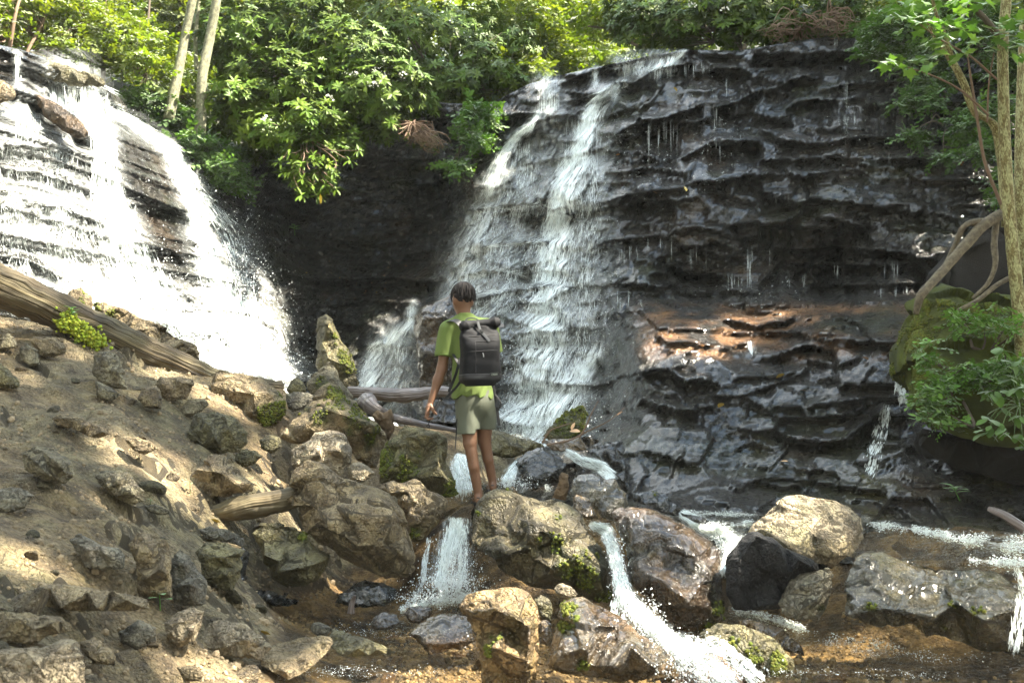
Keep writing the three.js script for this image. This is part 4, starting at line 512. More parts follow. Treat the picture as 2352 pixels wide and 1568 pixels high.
// ---------------------------------------------------------------- logs and driftwood
const logGrain = tex(512, (u, v) => { const w = loopNoise(u, v, 4, 3.7, 3) * 0.06, k = loopNoise(u + w, v, 28, 8.1, 4, 2); return 0.5 + 0.8 * k - 0.3 * Math.exp(-14 * Math.abs(loopNoise(u + w, v, 12, 5.1, 3, 2))); });
const logTone = tex(512, (u, v) => { const w = loopNoise(u, v, 5, 3.7, 2) * 0.04, k = loopNoise(u + w, v, 26, 8.1, 4, 2), m = loopNoise(u, v, 5, 1.1, 4); const t = 0.66 + 0.5 * k + 0.4 * m; return [t, t * (0.93 + 0.1 * m), t * (0.76 + 0.1 * m)]; }, true);
M.log = std({ name: 'weathered log', color: new THREE.Color(0.27, 0.245, 0.205), map: rep(logTone, 1.0, 0.25), bumpMap: rep(logGrain, 1.0, 0.25), bumpScale: 0.03, roughness: 0.85 });
M.wetlog = std({ name: 'wet log', color: new THREE.Color(0.13, 0.10, 0.085), bumpMap: rep(logGrain, 1.2, 0.3), bumpScale: 0.025, roughness: 0.35, clearcoat: 0.5, clearcoatRoughness: 0.2 });
function logObject(path, r, mat, label, name = 'fallen_log') { // path: photograph x, y, depth
  const g = tube(path.map(([a, b, d]) => P(a, b, d)), r, 28, 90, 0.16), o = new THREE.Mesh(g, mat); return top(o, name, label, 'log');
}
const longLog = logObject([[-120, 605, 8.3], [0, 657, 8.75], [110, 705, 9.1], [215, 752, 9.4], [330, 806, 9.8], [430, 848, 10.1], [520, 880, 10.4], [640, 893, 10.9]], [0.185, 0.18, 0.172, 0.162, 0.155, 0.135, 0.12, 0.09], M.log, 'long weathered grey-brown log lying across the top of the bank');
logObject([[470, 1186, 7.3], [540, 1170, 7.3], [620, 1155, 7.32], [700, 1135, 7.4]], [0.05, 0.085, 0.085, 0.08], M.log, 'short grey driftwood log pinned under the big brown boulder', 'driftwood_log');
logObject([[800, 899, 11.0], [870, 905, 10.9], [930, 908, 10.9], [1010, 900, 10.9], [1080, 905, 11]], [0.06, 0.075, 0.08, 0.06, 0.04], M.wetlog, 'dark wet log lying across the foot of the recess behind the stump');
logObject([[840, 920, 10.2], [860, 940, 10], [900, 958, 10.2], [960, 972, 10.3], [1060, 990, 10.4]], [0.10, 0.07, 0.045, 0.035, 0.02], M.wetlog, 'thin reddish dead branch reaching from the stump to the falls pool');
logObject([[805, 1408, 6.1], [806, 1392, 6.1], [811, 1376, 6.1], [815, 1368, 6.08]], [0.022, 0.018, 0.014, 0.006], M.wetlog, 'short crooked twig stub poking out of the amber pool', 'twig_stub');
logObject([[2270, 1168, 6.9], [2300, 1180, 6.85], [2340, 1205, 6.8], [2370, 1235, 6.8]], [0.02, 0.03, 0.035, 0.035], M.wetlog, 'bent dead root dipping into the stream channel', 'dead_root');

// ---------------------------------------------------------------- loose stones and gravel on the bank
{
  const shapes = [], pm = [];
  for (let k = 0; k < 10; k++) {
    let g = new THREE.IcosahedronGeometry(1, 3); g.deleteAttribute('uv'); g.deleteAttribute('normal'); g = BGU.mergeVertices(g, 1e-4); const p = g.attributes.position, cuts = [], col = [];
    for (let c = 0; c < 11; c++) cuts.push([sc(gauss(), gauss(), gauss()).normalize(), rr(0.35, 0.72)]);
    for (let i = 0; i < p.count; i++) { const v = sc(p.getX(i), p.getY(i), p.getZ(i)); for (const [n, c] of cuts) { const e = v.dot(n) - c; if (e > 0) v.addScaledVector(n, -e); } v.multiplyScalar(1 + 0.12 * fbm(v.x * 3 + k * 9, v.y * 3, v.z * 3, 3)); p.setXYZ(i, v.x * 1.4, v.y * 1.1, v.z * 1.3); const n = 1 + 0.6 * fbm(v.x * 2.5, v.y * 2.5 + k, v.z * 2.5, 3), t = mix(...tones[['tan', 'grey', 'olive', 'tan', 'pale'][k % 5]], 0.5 + 0.9 * fbm(v.x, v.y, v.z + k * 3, 2)); col.push(t[0] * n, t[1] * n, t[2] * n); }
    g.setAttribute('color', new THREE.Float32BufferAttribute(col, 3)); g.computeVertexNormals(); addUV(g); g = BGU.toCreasedNormals(g, 0.45); shapes.push(g);
  }
  const loose = std({ name: 'loose stone', vertexColors: true, map: rep(mottle, 0.3), bumpMap: rep(stoneBump, 0.25), bumpScale: 0.12, roughness: 0.85 });
  const bank = [[0, 760], [260, 830], [430, 930], [620, 1060], [640, 1130], [560, 1250], [600, 1400], [560, 1560], [0, 1568]];
  const q = new THREE.Quaternion(), m4 = new THREE.Matrix4();
  for (let n = 0; n < 44; n++) {
    let px, py; do { px = rr(0, 650); py = rr(760, 1560); } while (!inside(bank, px, py));
    const p = groundHit(px, py), s = (n < 14 ? rr(0.06, 0.15) : rr(0.02, 0.05)), o = new THREE.Mesh(pick(shapes), loose);
    o.position.copy(p).y += n < 14 ? -s * 0.25 : s * 0.1; o.rotation.set(rr(-0.5, 0.5), rr(0, 6), rr(-0.5, 0.5)); o.scale.set(s * rr(0.8, 1.5), s * rr(0.6, 1), s * rr(0.8, 1.3));
    n < 14 ? top(o, 'embedded_stone', 'angular brown stone half sunk in the dirt bank', 'stone', 'stones sunk in the dirt bank') : top(o, 'loose_stone', 'small loose angular stone lying on the open dirt', 'stone', 'loose stones on the dirt bank');
  }
  const mats = [], cols = [];
  for (let n = 0; n < 15000; n++) {
    const x = n < 8000 ? rr(-5.5, 0.2) : rr(-1.5, 3.5), z = n < 8000 ? rr(-11, -3.2) : rr(-7, -4.3), h = groundH(x, z); if (x > -0.9 && h > 0.1) continue; const bed = h < -0.03;
    if (fbm(x * 1.5, 7, z * 1.5, 2) < -0.06) continue;
    const s = rr(0.004, 0.014) * (rnd() < 0.1 ? 2 : 1); q.setFromEuler(new THREE.Euler(rr(0, 6), rr(0, 6), rr(0, 6)));
    mats.push(m4.compose(sc(x, h + s * 0.2, z), q.clone(), sc(s * rr(0.8, 1.5), s, s)).clone()); const k = rr(0.6, 1.15); cols.push(bed ? new THREE.Color(0.24 * k * k, 0.16 * k * k, 0.072 * k * k) : new THREE.Color(0.27 * k, 0.205 * k, 0.12 * k));
  }
  for (let n = 0; n < 60; n++) { // stones on the bed of the pool
    const px = rr(560, 2300), py = rr(1400, 1560), p = PH(px, py, -0.08), s = rr(0.03, 0.10), o = new THREE.Mesh(pick(shapes), M.bedStone); if (Math.abs(groundH(p.x, p.z) + 0.1) > 0.1) continue;
    p.y = groundH(p.x, p.z); o.position.copy(p); o.rotation.set(rr(-0.4, 0.4), rr(0, 6), rr(-0.4, 0.4)); o.scale.set(s * rr(0.9, 1.6), s * 0.6, s);
    top(o, 'streambed_stone', 'amber-stained stone lying on the shallow stream bed', 'stone', 'stones on the stream bed');
  }
  const g = stuff(null, 'gravel', new THREE.IcosahedronGeometry(1, 0), std({ name: 'gravel', roughness: 0.9 }), mats, cols); tag(g, 'fine gravel and grit scattered over the dirt bank', 'gravel', null, 'stuff'); scene.add(g);
}
// ---------------------------------------------------------------- white water: strands and drops thrown along traced courses of the falls
const strandGeo = new THREE.OctahedronGeometry(1, 0), dropGeo = new THREE.IcosahedronGeometry(1, 0);
const water4 = new THREE.Matrix4(), waterQ = new THREE.Quaternion(), UPV = sc(0, 1, 0);
function along(pts, t) { const f = t * (pts.length - 1), i = Math.min(pts.length - 2, Math.floor(f)), k = f - i; return pts[i].map((v, c) => lerp(v, pts[i + 1][c], k)); }
// a course: points [x, y, half width, (depth)], count of strands, how far they stand off the rock, their length in pixels and thickness in metres
function strands(list, o) {
  const { pts, n, off = [0.02, 0.10], len = [14, 46], r = [0.004, 0.011], clump = 0.5, freq = [0.09, 0.012], edge = 1.4, jit = 0.1, sprayed = 0, vertical = 0 } = o;
  const hasD = pts[0].length > 3; let made = 0, tries = 0; const s0 = rr(0, 100);
  const total = []; let L = 0; for (let i = 1; i < pts.length; i++) { total.push(L); L += Math.hypot(pts[i][0] - pts[i - 1][0], pts[i][1] - pts[i - 1][1]); }
  while (made < n && tries++ < n * 6) {
    const t = rnd(), a = along(pts, t), b = along(pts, Math.min(1, t + 0.02)), c = along(pts, Math.max(0, t - 0.02)), tx = b[0] - c[0], ty = b[1] - c[1], tl = Math.hypot(tx, ty) || 1;
    let u = (rnd() + rnd() + rnd()) / 1.5 - 1; u = Math.sign(u) * Math.abs(u) ** (1 / edge);
    const off2 = a[2] * u, nx = -ty / tl, ny = tx / tl, px = a[0] + nx * off2, py = a[1] + ny * off2 * (vertical ? 0 : 1);
    if (clump && fbm(off2 * freq[0] + s0, t * L * freq[1], s0, 3) + clump * (rnd() - 0.5) < (o.cut ?? -0.05)) continue;
    const l = rr(len[0], len[1]) * (0.6 + 0.8 * rnd()), ang = gauss() * jit, dx = (vertical ? 0.12 * tx / tl : tx / tl), dy = vertical ? 1 : ty / tl, ex = px + (dx * Math.cos(ang) - dy * Math.sin(ang)) * l, ey = py + (dx * Math.sin(ang) + dy * Math.cos(ang)) * l;
    const h = rr(off[0], off[1]) + sprayed * Math.abs(gauss());
    const D = (x, y, k) => (hasD ? along(pts, k)[3] : wallFast(clamp(x, -480, 2700), y)) - h;
    const p = P(px, py, D(px, py, t)), q = hasD ? P(ex, ey, D(ex, ey, Math.min(1, t + l / L))) : P(ex, ey, lerp(D(ex, ey, t), -p.z, 0.5));
    const d = q.clone().sub(p), m = d.length(); if (m < 1e-4 || m > 1.2) continue;
    const w = rr(r[0], r[1]); waterQ.setFromUnitVectors(UPV, d.divideScalar(m));
    list.push(water4.compose(p.add(q).multiplyScalar(0.5), waterQ.clone(), sc(w, m / 2, w)).clone()); made++;
  }
}
function drops(list, o) { // spray: [x, y, spread x, spread y, depth or 0, spread in depth, count, smallest, largest]
  const [x, y, sx, sy, d, sd, n, r0, r1] = o;
  for (let i = 0; i < n; i++) {
    const px = x + gauss() * sx, py = y + gauss() * sy, dep = (d || wallFast(clamp(px, -480, 2700), clamp(py, 60, 1200))) - Math.abs(gauss()) * sd - 0.02, p = P(px, py, dep), r = r0 + (r1 - r0) * rnd() ** 3;
    waterQ.setFromEuler(new THREE.Euler(rr(0, 6), rr(0, 6), 0)); list.push(water4.compose(p, waterQ.clone(), sc(r, r * rr(1, 2.2), r)).clone());
  }
}
// foam: flattened beads of froth scattered over a traced run of level or sloping water
function foam(list, pts, n, r = [0.004, 0.014], cut = 0.0) {
  const s0 = rr(0, 100); let made = 0, tries = 0;
  while (made < n && tries++ < n * 8) {
    const t = rnd(), a = along(pts, t), b = along(pts, Math.min(1, t + 0.03)), c = along(pts, Math.max(0, t - 0.03)), tl = Math.hypot(b[0] - c[0], b[1] - c[1]) || 1, u = (rnd() + rnd()) - 1, px = a[0] - (b[1] - c[1]) / tl * a[2] * u, py = a[1] + (b[0] - c[0]) / tl * a[2] * u;
    if (rnd() > smooth(t, 0, 0.15) * (1 - smooth(t, 0.82, 1))) continue; const p = P(px, py, a[3]); if (fbm(p.x * 7 + s0, p.y * 7, p.z * 7, 3) + 0.5 * (rnd() - 0.5) < cut) continue;
    const k = r[0] + (r[1] - r[0]) * rnd() ** 2; waterQ.setFromEuler(new THREE.Euler(rr(-0.3, 0.3), rr(0, 6), rr(-0.3, 0.3))); list.push(water4.compose(p.add(sc(0, gauss() * 0.01, 0)), waterQ.clone(), sc(k * rr(0.8, 1.9), k * rr(0.35, 0.7), k)).clone()); made++;
  }
}
// lace of falling water: a sheet over the rock whose holes follow the flow
function laceTex(k) { return tex(1024, (u, v) => { const w = 0.012 * loopNoise(u, v, 6, k + 0.3, 3), a = loopNoise(u + w, v, 26, k, 4, 3), b = loopNoise(u + w, v, 90, k + 1.1, 3, 10), c = loopNoise(u, v, 8, k + 2.3, 3, 4); return smooth(a + 0.5 * b + 0.5 * c, -0.26, 0.46); }); }
const lace = [laceTex(1.7), laceTex(5.2)].map((t) => std({ name: 'lace of white water', color: new THREE.Color(0.88, 0.92, 0.89), roughness: 0.5, vertexColors: true, transparent: true, alphaMap: rep(t, 1.3, 0.85), side: THREE.DoubleSide }));
const flowMat = [laceTex(8.4), laceTex(3.1)].map((t) => std({ name: 'rushing white water', color: new THREE.Color(0.86, 0.90, 0.87), roughness: 0.4, vertexColors: true, transparent: true, alphaMap: rep(t, 3, 1.8), side: THREE.DoubleSide }));
function geomA(pos, idx, uv, al) { const g = geom(pos, idx, uv), c = new Float32Array(al.length * 4).fill(1); al.forEach((a, i) => { c[i * 4 + 3] = a; }); g.setAttribute('color', new THREE.BufferAttribute(c, 4)); return g; }
function laceSheet(parent, courses, skew, layers = [[0.03, 0], [0.13, 1]]) { // courses: [amount, [[x, y, half width], ...]]
  const all = courses.flatMap(([, p]) => p), x0 = Math.min(...all.map((p) => p[0] - 1.9 * p[2])), x1 = Math.max(...all.map((p) => p[0] + 1.9 * p[2])), y0 = Math.min(...all.map((p) => p[1] - 6)), y1 = Math.max(...all.map((p) => p[1] + p[2] * 0.6)), s = 5, nx = Math.ceil((x1 - x0) / s), ny = Math.ceil((y1 - y0) / s);
  const dens = (x, y) => { let t = 0; for (const [am, p] of courses) for (let i = 1, best = 0; i < p.length; i++) { const a = p[i - 1], b = p[i], dx = b[0] - a[0], dy = b[1] - a[1], l = dx * dx + dy * dy, k = clamp(((x - a[0]) * dx + (y - a[1]) * dy) / l), q = Math.hypot(x - a[0] - dx * k, y - a[1] - dy * k) / lerp(a[2], b[2], k), e = am * Math.exp(-q * q); if (e > best) { t += e - best; best = e; } } return t; };
  const D = new Float32Array((nx + 1) * (ny + 1)); for (let i = 0; i <= nx; i++) for (let j = 0; j <= ny; j++) D[i * (ny + 1) + j] = dens(x0 + i * s, y0 + j * s);
  layers.forEach(([off, k]) => {
    const pos = [], uv = [], al = [], idx = [], at = new Map();
    const id = (i, j) => { const q = i * (ny + 1) + j; if (!at.has(q)) { const px = x0 + i * s, py = y0 + j * s, d = wallFast(clamp(px, -480, 2700), py), dd = wallFast(clamp(px, -480, 2700), py - 14), p = P(px, py, Math.min(d, dd + 0.05) - off - 0.05 * fbm(px * 0.05, py * 0.02, k, 2)); at.set(q, pos.length / 3); pos.push(p.x, p.y, p.z); uv.push(p.x + 0.5 * p.z + skew * p.y, p.y + k * 0.37); al.push(clamp(D[q] * (k ? 0.75 : 1), 0, 1)); } return at.get(q); };
    for (let i = 0; i < nx; i++) for (let j = 0; j < ny; j++) { const q = i * (ny + 1) + j; if (Math.max(D[q], D[q + 1], D[q + ny + 1], D[q + ny + 2]) < 0.02) continue; const a = id(i, j), b = id(i, j + 1), c = id(i + 1, j), e = id(i + 1, j + 1); idx.push(a, b, c, c, b, e); }
    part(parent, 'water_lace', geomA(pos, idx, uv, al), lace[k]);
  });
}
function laceRibbon(parent, pts, lift = 0.05, k = 0, amount = 1) { // along a traced run with its own depths
  const nu = 18, nv = 90, pos = [], uv = [], al = [], idx = []; let run = 0, last = null;
  for (let j = 0; j <= nv; j++) {
    const t = j / nv, a = along(pts, t), b = along(pts, Math.min(1, t + 0.03)), c = along(pts, Math.max(0, t - 0.03)), tl = Math.hypot(b[0] - c[0], b[1] - c[1]) || 1, mid = P(a[0], a[1], a[3]); if (last) run += mid.distanceTo(last); last = mid;
    for (let i = 0; i <= nu; i++) { const u = (i / nu * 2 - 1) * 1.35, px = a[0] - (b[1] - c[1]) / tl * a[2] * u, py = a[1] + (b[0] - c[0]) / tl * a[2] * u, p = P(px, py, a[3] - lift - 0.05 * fbm(px * 0.1, py * 0.05, k, 3)); pos.push(p.x, p.y + 0.02 * fbm(px * 0.07, py * 0.07, 3 + k, 2), p.z); uv.push(u * a[2] * a[3] / FPX + k * 0.3, run); al.push(amount * clamp(1.25 - Math.abs(u) - 0.5 * Math.max(0, noise(px * 0.06, py * 0.06, k * 5))) * smooth(t, 0, 0.06) * (1 - smooth(t, 0.9, 1))); if (i < nu && j < nv) { const q = j * (nu + 1) + i; idx.push(q, q + 1, q + nu + 1, q + 1, q + nu + 2, q + nu + 1); } }
  }
  part(parent, 'rushing_water', geomA(pos, idx, uv, al), flowMat[k % 2]);
}
function fall(name, label, sheets, sprays, foams = [], veils = [], laced = null) {
  const g = new THREE.Group(); g.name = numbered(name); g.userData = { kind: 'structure', label, category: 'waterfall' };
  const a = [], b = []; sheets.forEach((o) => strands(a, o)); sprays.forEach((o) => drops(b, o));
  const f = []; foams.forEach((x) => foam(f, ...x)); if (f.length) stuff(g, 'foam', dropGeo, M.white, f); veils.forEach((v) => { laceRibbon(g, v, 0.04, 0, 0.7); laceRibbon(g, v, 0.10, 1, 0.5); }); foams.forEach(([p, n]) => { if (n > 250) laceRibbon(g, p, 0.0, 1, 0.6); }); if (laced) laceSheet(g, ...laced);
  if (a.length) stuff(g, 'water_strands', strandGeo, M.white, a); if (b.length) stuff(g, 'water_drops', dropGeo, M.drop, b);
  scene.add(g); return g;
}
// the wide sunlit fall
fall('wide_waterfall', 'wide dazzling white waterfall pouring over the sunlit brown cliff', [
  { pts: [[215, 200, 10], [225, 260, 26], [235, 320, 34], [240, 400, 40], [255, 480, 52], [285, 570, 62], [320, 660, 85], [370, 760, 110], [450, 860, 150]], n: 2048, len: [14, 50], r: [0.0026, 0.0073], clump: 0.7 },
  { pts: [[250, 250, 16], [330, 300, 18], [380, 335, 18], [410, 390, 18], [440, 460, 26], [465, 540, 34], [490, 640, 42], [530, 740, 60], [570, 850, 90]], n: 1774, len: [14, 46], r: [0.0026, 0.0073], clump: 0.7 },
  { pts: [[340, 300, 12], [400, 340, 14], [425, 400, 14], [470, 460, 20], [520, 520, 30], [545, 600, 34], [560, 700, 38], [590, 790, 50]], n: 516, len: [10, 34], r: [0.0021, 0.0052], clump: 0.9, sprayed: 0.12 },
  { pts: [[60, 330, 90], [70, 420, 110], [80, 520, 120], [90, 620, 130], [130, 720, 150]], n: 1420, len: [8, 26], r: [0.0017, 0.0045], clump: 0.8, cut: 0.07, jit: 0.3, off: [0.01, 0.05] },
  { pts: [[150, 345, 60], [150, 450, 70], [170, 550, 70], [230, 680, 90]], n: 710, len: [8, 26], r: [0.0021, 0.0047], clump: 0.9, cut: 0.04, jit: 0.3, off: [0.01, 0.05] },
  { pts: [[140, 155, 4], [195, 178, 4], [240, 200, 4]], n: 40, len: [20, 40], r: [0.0021, 0.0047], clump: 0, jit: 0.05 },
  { pts: [[160, 190, 70], [175, 240, 70]], n: 298, len: [20, 60], r: [0.0016, 0.0037], clump: 0.9, vertical: 1, jit: 0.05, off: [0.1, 0.4], cut: 0.0 },
  { pts: [[38, 118, 7], [40, 150, 8], [44, 188, 8]], n: 48, len: [14, 40], r: [0.0021, 0.0047], clump: 0.3, vertical: 1, jit: 0.05, off: [0.1, 0.3] },
  { pts: [[240, 200, 6], [250, 245, 6]], n: 40, len: [14, 40], r: [0.0021, 0.0047], clump: 0.3, vertical: 1, jit: 0.05, off: [0.1, 0.3] },
  { pts: [[60, 250, 40], [60, 300, 40]], n: 57, len: [20, 50], r: [0.0016, 0.0026], clump: 0.9, vertical: 1, jit: 0.03, off: [0.05, 0.3], cut: 0.05 },
], [
  [330, 700, 70, 90, 0, 0.2, 2502, 0.0010, 0.0090], [560, 640, 40, 110, 0, 0.5, 2288, 0.0010, 0.0085], [600, 760, 50, 70, 0, 0.6, 1859, 0.0010, 0.0085], [540, 840, 90, 35, 0, 0.5, 3218, 0.0010, 0.0110], [430, 830, 80, 40, 0, 0.4, 2502, 0.0010, 0.0100], [470, 450, 40, 60, 0, 0.25, 644, 0.0010, 0.0060], [130, 560, 110, 110, 0, 0.1, 1788, 0.0010, 0.0060], [660, 800, 50, 80, 0, 0.8, 644, 0.0010, 0.0050], [310, 480, 60, 100, 0, 0.1, 644, 0.0010, 0.0050],
], [], [], [[[0.85, [[215, 198, 12], [225, 260, 20], [235, 320, 25], [240, 400, 28], [255, 480, 36], [280, 570, 42], [310, 660, 56], [370, 760, 84], [450, 880, 120]]], [0.8, [[250, 246, 14], [330, 300, 16], [385, 340, 16], [412, 400, 18], [440, 460, 24], [465, 540, 26], [490, 640, 32], [520, 740, 46], [560, 870, 70]]], [0.4, [[400, 345, 12], [470, 450, 20], [540, 560, 34], [590, 700, 44], [620, 840, 50]]], [0.26, [[40, 335, 90], [70, 520, 110], [110, 740, 130]]], [0.14, [[150, 350, 40], [170, 550, 60], [240, 720, 80]]], [0.55, [[150, 185, 50], [170, 255, 60]]], [0.6, [[38, 116, 8], [44, 190, 9]]], [0.7, [[380, 830, 45], [520, 865, 45], [650, 885, 36]]], [0.4, [[60, 250, 40], [60, 320, 40]]]], 0.22]);
// the tall fall beside the wet slabs
fall('tall_waterfall', 'tall narrow waterfall tumbling in white ribbons behind the hiker', [
  { pts: [[1425, 196, 12], [1385, 220, 18], [1358, 260, 22], [1340, 310, 26], [1318, 370, 32], [1290, 430, 34], [1276, 500, 34], [1262, 580, 36], [1252, 660, 44], [1240, 740, 56], [1235, 830, 62], [1225, 920, 62], [1215, 985, 60]], n: 3354, edge: 1.0, len: [12, 42], r: [0.0019, 0.0049], clump: 0.8, jit: 0.18, sprayed: 0.04 },
  { pts: [[1350, 350, 26], [1350, 450, 40], [1335, 560, 52], [1320, 680, 60], [1310, 800, 66], [1300, 900, 66], [1270, 985, 60]], n: 1360, len: [8, 26], r: [0.0011, 0.0030], clump: 0.9, jit: 0.2, sprayed: 0.10, cut: 0.03 },
  { pts: [[1236, 262, 5], [1222, 285, 8], [1190, 310, 10], [1160, 345, 14], [1140, 390, 22], [1122, 430, 26]], n: 900, len: [12, 36], r: [0.0015, 0.0037], clump: 0.6 },
  { pts: [[1200, 320, 34], [1180, 420, 76], [1160, 500, 96], [1140, 580, 105], [1125, 660, 100], [1110, 730, 90]], n: 2000, len: [8, 30], r: [0.0011, 0.0034], clump: 1.0, cut: 0.03, jit: 0.16, off: [0.01, 0.06] },
  { pts: [[1070, 470, 4], [1160, 478, 5], [1260, 470, 4]], n: 90, len: [10, 26], r: [0.0015, 0.0030], clump: 0.6, jit: 0.3 }, { pts: [[1045, 590, 4], [1130, 565, 5], [1240, 556, 5]], n: 140, len: [10, 26], r: [0.0015, 0.0030], clump: 0.6, jit: 0.3 }, { pts: [[1050, 632, 4], [1150, 620, 5], [1230, 640, 5]], n: 108, len: [10, 26], r: [0.0015, 0.0030], clump: 0.6, jit: 0.3 }, { pts: [[1000, 700, 5], [1060, 680, 6], [1140, 668, 5]], n: 97, len: [10, 26], r: [0.0015, 0.0030], clump: 0.6, jit: 0.3 },
  { pts: [[1190, 640, 30], [1160, 690, 34], [1110, 730, 30]], n: 302, len: [8, 26], r: [0.0015, 0.0034], clump: 0.8 },
  { pts: [[1228, 192, 4], [1258, 188, 30], [1262, 225, 32], [1262, 240, 32]], n: 151, len: [14, 44], r: [0.0011, 0.0026], clump: 0.8, vertical: 1, jit: 0.04, off: [0.05, 0.15] },
  { pts: [[1368, 160, 8], [1366, 195, 9]], n: 56, len: [12, 36], r: [0.0011, 0.0026], clump: 0.4, vertical: 1, jit: 0.04, off: [0.05, 0.12] },
  { pts: [[1480, 144, 80], [1480, 160, 80]], n: 216, len: [10, 26], r: [0.0011, 0.0026], clump: 0.6, vertical: 1, jit: 0.05, off: [0.04, 0.12], freq: [0.2, 0.02] }, { pts: [[1572, 116, 5], [1545, 138, 10], [1515, 152, 8]], n: 194, len: [12, 34], r: [0.0015, 0.0034], clump: 0.2 },
  { pts: [[1345, 268, 60], [1340, 330, 60]], n: 108, len: [16, 50], r: [0.0008, 0.0019], clump: 0.9, vertical: 1, jit: 0.03, cut: 0.06, off: [0.03, 0.2] },
  { pts: [[945, 700, 10], [940, 745, 12], [900, 775, 14], [860, 800, 14], [845, 850, 22], [840, 890, 26]], n: 562, len: [10, 34], r: [0.0011, 0.0030], clump: 0.7 }, { pts: [[905, 770, 40], [895, 820, 50], [890, 885, 55]], n: 238, len: [12, 44], r: [0.0008, 0.0023], clump: 0.9, vertical: 1, cut: 0.04 },
  { pts: [[1372, 806, 14], [1340, 850, 22], [1300, 910, 30], [1270, 970, 40]], n: 252, len: [12, 40], r: [0.0015, 0.0034], clump: 0.5, jit: 0.14 },
], [
  [1230, 960, 70, 26, 0, 0.4, 1716, 0.0010, 0.0060], [1150, 560, 60, 90, 0, 0.15, 1072, 0.0010, 0.0040], [1230, 800, 55, 110, 0, 0.25, 1859, 0.0010, 0.0070], [1330, 560, 40, 130, 0, 0.2, 1573, 0.0010, 0.0050], [1340, 760, 45, 120, 0, 0.25, 1859, 0.0010, 0.0050], [1220, 960, 60, 30, 0, 0.3, 1859, 0.0010, 0.0070], [1110, 470, 50, 80, 0, 0.2, 644, 0.0010, 0.0040], [1050, 600, 40, 60, 0, 0.2, 501, 0.0010, 0.0040], [1400, 300, 40, 50, 0, 0.12, 501, 0.0010, 0.0045], [1010, 830, 50, 60, 0, 0.5, 501, 0.0010, 0.0040],
], [], [], [[[1.7, [[1428, 196, 11], [1388, 222, 14], [1362, 262, 16], [1345, 310, 18], [1325, 370, 22], [1302, 430, 25], [1288, 500, 26], [1276, 580, 28], [1266, 660, 32], [1252, 740, 40], [1242, 830, 46], [1230, 920, 50], [1218, 990, 56]]], [0.62, [[1236, 258, 6], [1215, 290, 9], [1180, 320, 12], [1155, 355, 16], [1138, 400, 22], [1120, 450, 26], [1095, 520, 30], [1075, 600, 34], [1050, 690, 34]]], [0.24, [[1270, 300, 40], [1225, 420, 80], [1185, 520, 95], [1160, 620, 100], [1140, 730, 90]]], [0.26, [[1385, 340, 24], [1370, 450, 36], [1355, 600, 46], [1345, 760, 50], [1310, 900, 50], [1280, 980, 46]]], [0.9, [[948, 698, 8], [940, 745, 11], [900, 775, 13], [862, 800, 13], [848, 850, 20], [842, 892, 24]]], [0.35, [[905, 775, 36], [895, 890, 46]]], [0.5, [[1258, 190, 24], [1262, 242, 26]]], [0.45, [[1430, 150, 24], [1480, 146, 24], [1530, 140, 22]]], [0.9, [[1570, 118, 6], [1540, 140, 9], [1515, 152, 8]]], [0.85, [[1374, 804, 12], [1340, 850, 20], [1300, 910, 28], [1268, 975, 34]]], [1.0, [[1160, 978, 24], [1260, 988, 26]]], [0.4, [[1366, 158, 8], [1366, 196, 9]]]], -0.12]);
// trickles dripping from the ledges of the wet cliff
const drip = (x, y, w, l, n, r = [0.0009, 0.0020]) => ({ pts: [[x, y, w], [x, y + l * 0.2, w]], n: Math.max(2, Math.round(n * 0.075)), len: [l * 0.5, l * 1.1], r, clump: 0.9, vertical: 1, jit: 0.015, off: [0.06, 0.28], cut: 0.08, freq: [0.5, 0.004] });
fall('cliff_trickles', 'thin bright trickles dripping from ledges of the wet cliff', [
  drip(1490, 275, 6, 90, 90), drip(1500, 285, 44, 66, 60), drip(1545, 268, 36, 80, 70), drip(1640, 190, 10, 120, 110), drip(1665, 170, 8, 70, 60), drip(1655, 260, 24, 60, 50), drip(1690, 300, 26, 40, 40), drip(1948, 178, 12, 70, 70), drip(1948, 250, 26, 70, 110), drip(1920, 80, 5, 36, 30), drip(1600, 140, 40, 40, 160), drip(1720, 560, 16, 120, 100), drip(1700, 620, 46, 60, 110), drip(1470, 680, 7, 90, 150), drip(1440, 560, 34, 60, 90), drip(1430, 660, 34, 70, 80), drip(1510, 540, 40, 50, 60), drip(1600, 560, 30, 60, 60),
  drip(1770, 560, 6, 60, 30), drip(1810, 615, 6, 60, 40), drip(1845, 612, 6, 70, 50), drip(2050, 595, 30, 50, 90), drip(2040, 655, 30, 34, 70), drip(2075, 655, 30, 34, 50), drip(1880, 600, 80, 40, 40), drip(980, 770, 24, 90, 200), drip(1650, 310, 10, 50, 40), drip(1780, 440, 60, 40, 40),
  { pts: [[2085, 780, 8], [2078, 830, 12], [2070, 880, 16], [2075, 920, 10]], n: 700, len: [6, 22], r: [0.003, 0.007], clump: 0.7, jit: 0.2, off: [0.01, 0.05] }, { pts: [[2040, 925, 14], [2020, 1000, 24], [1995, 1080, 26]], n: 380, len: [8, 24], r: [0.002, 0.005], clump: 0.9, off: [0.005, 0.03], cut: 0.05 },
  { pts: [[1720, 780, 5], [1725, 800, 4]], n: 60, len: [10, 20], r: [0.004, 0.008], vertical: 1, off: [0.02, 0.1] },
], [[1640, 330, 40, 70, 0, 0.15, 260, 0.002, 0.007], [1950, 300, 25, 60, 0, 0.15, 180, 0.002, 0.006], [1480, 360, 50, 60, 0, 0.15, 240, 0.002, 0.007], [1720, 680, 60, 30, 0, 0.2, 200, 0.002, 0.006]]);
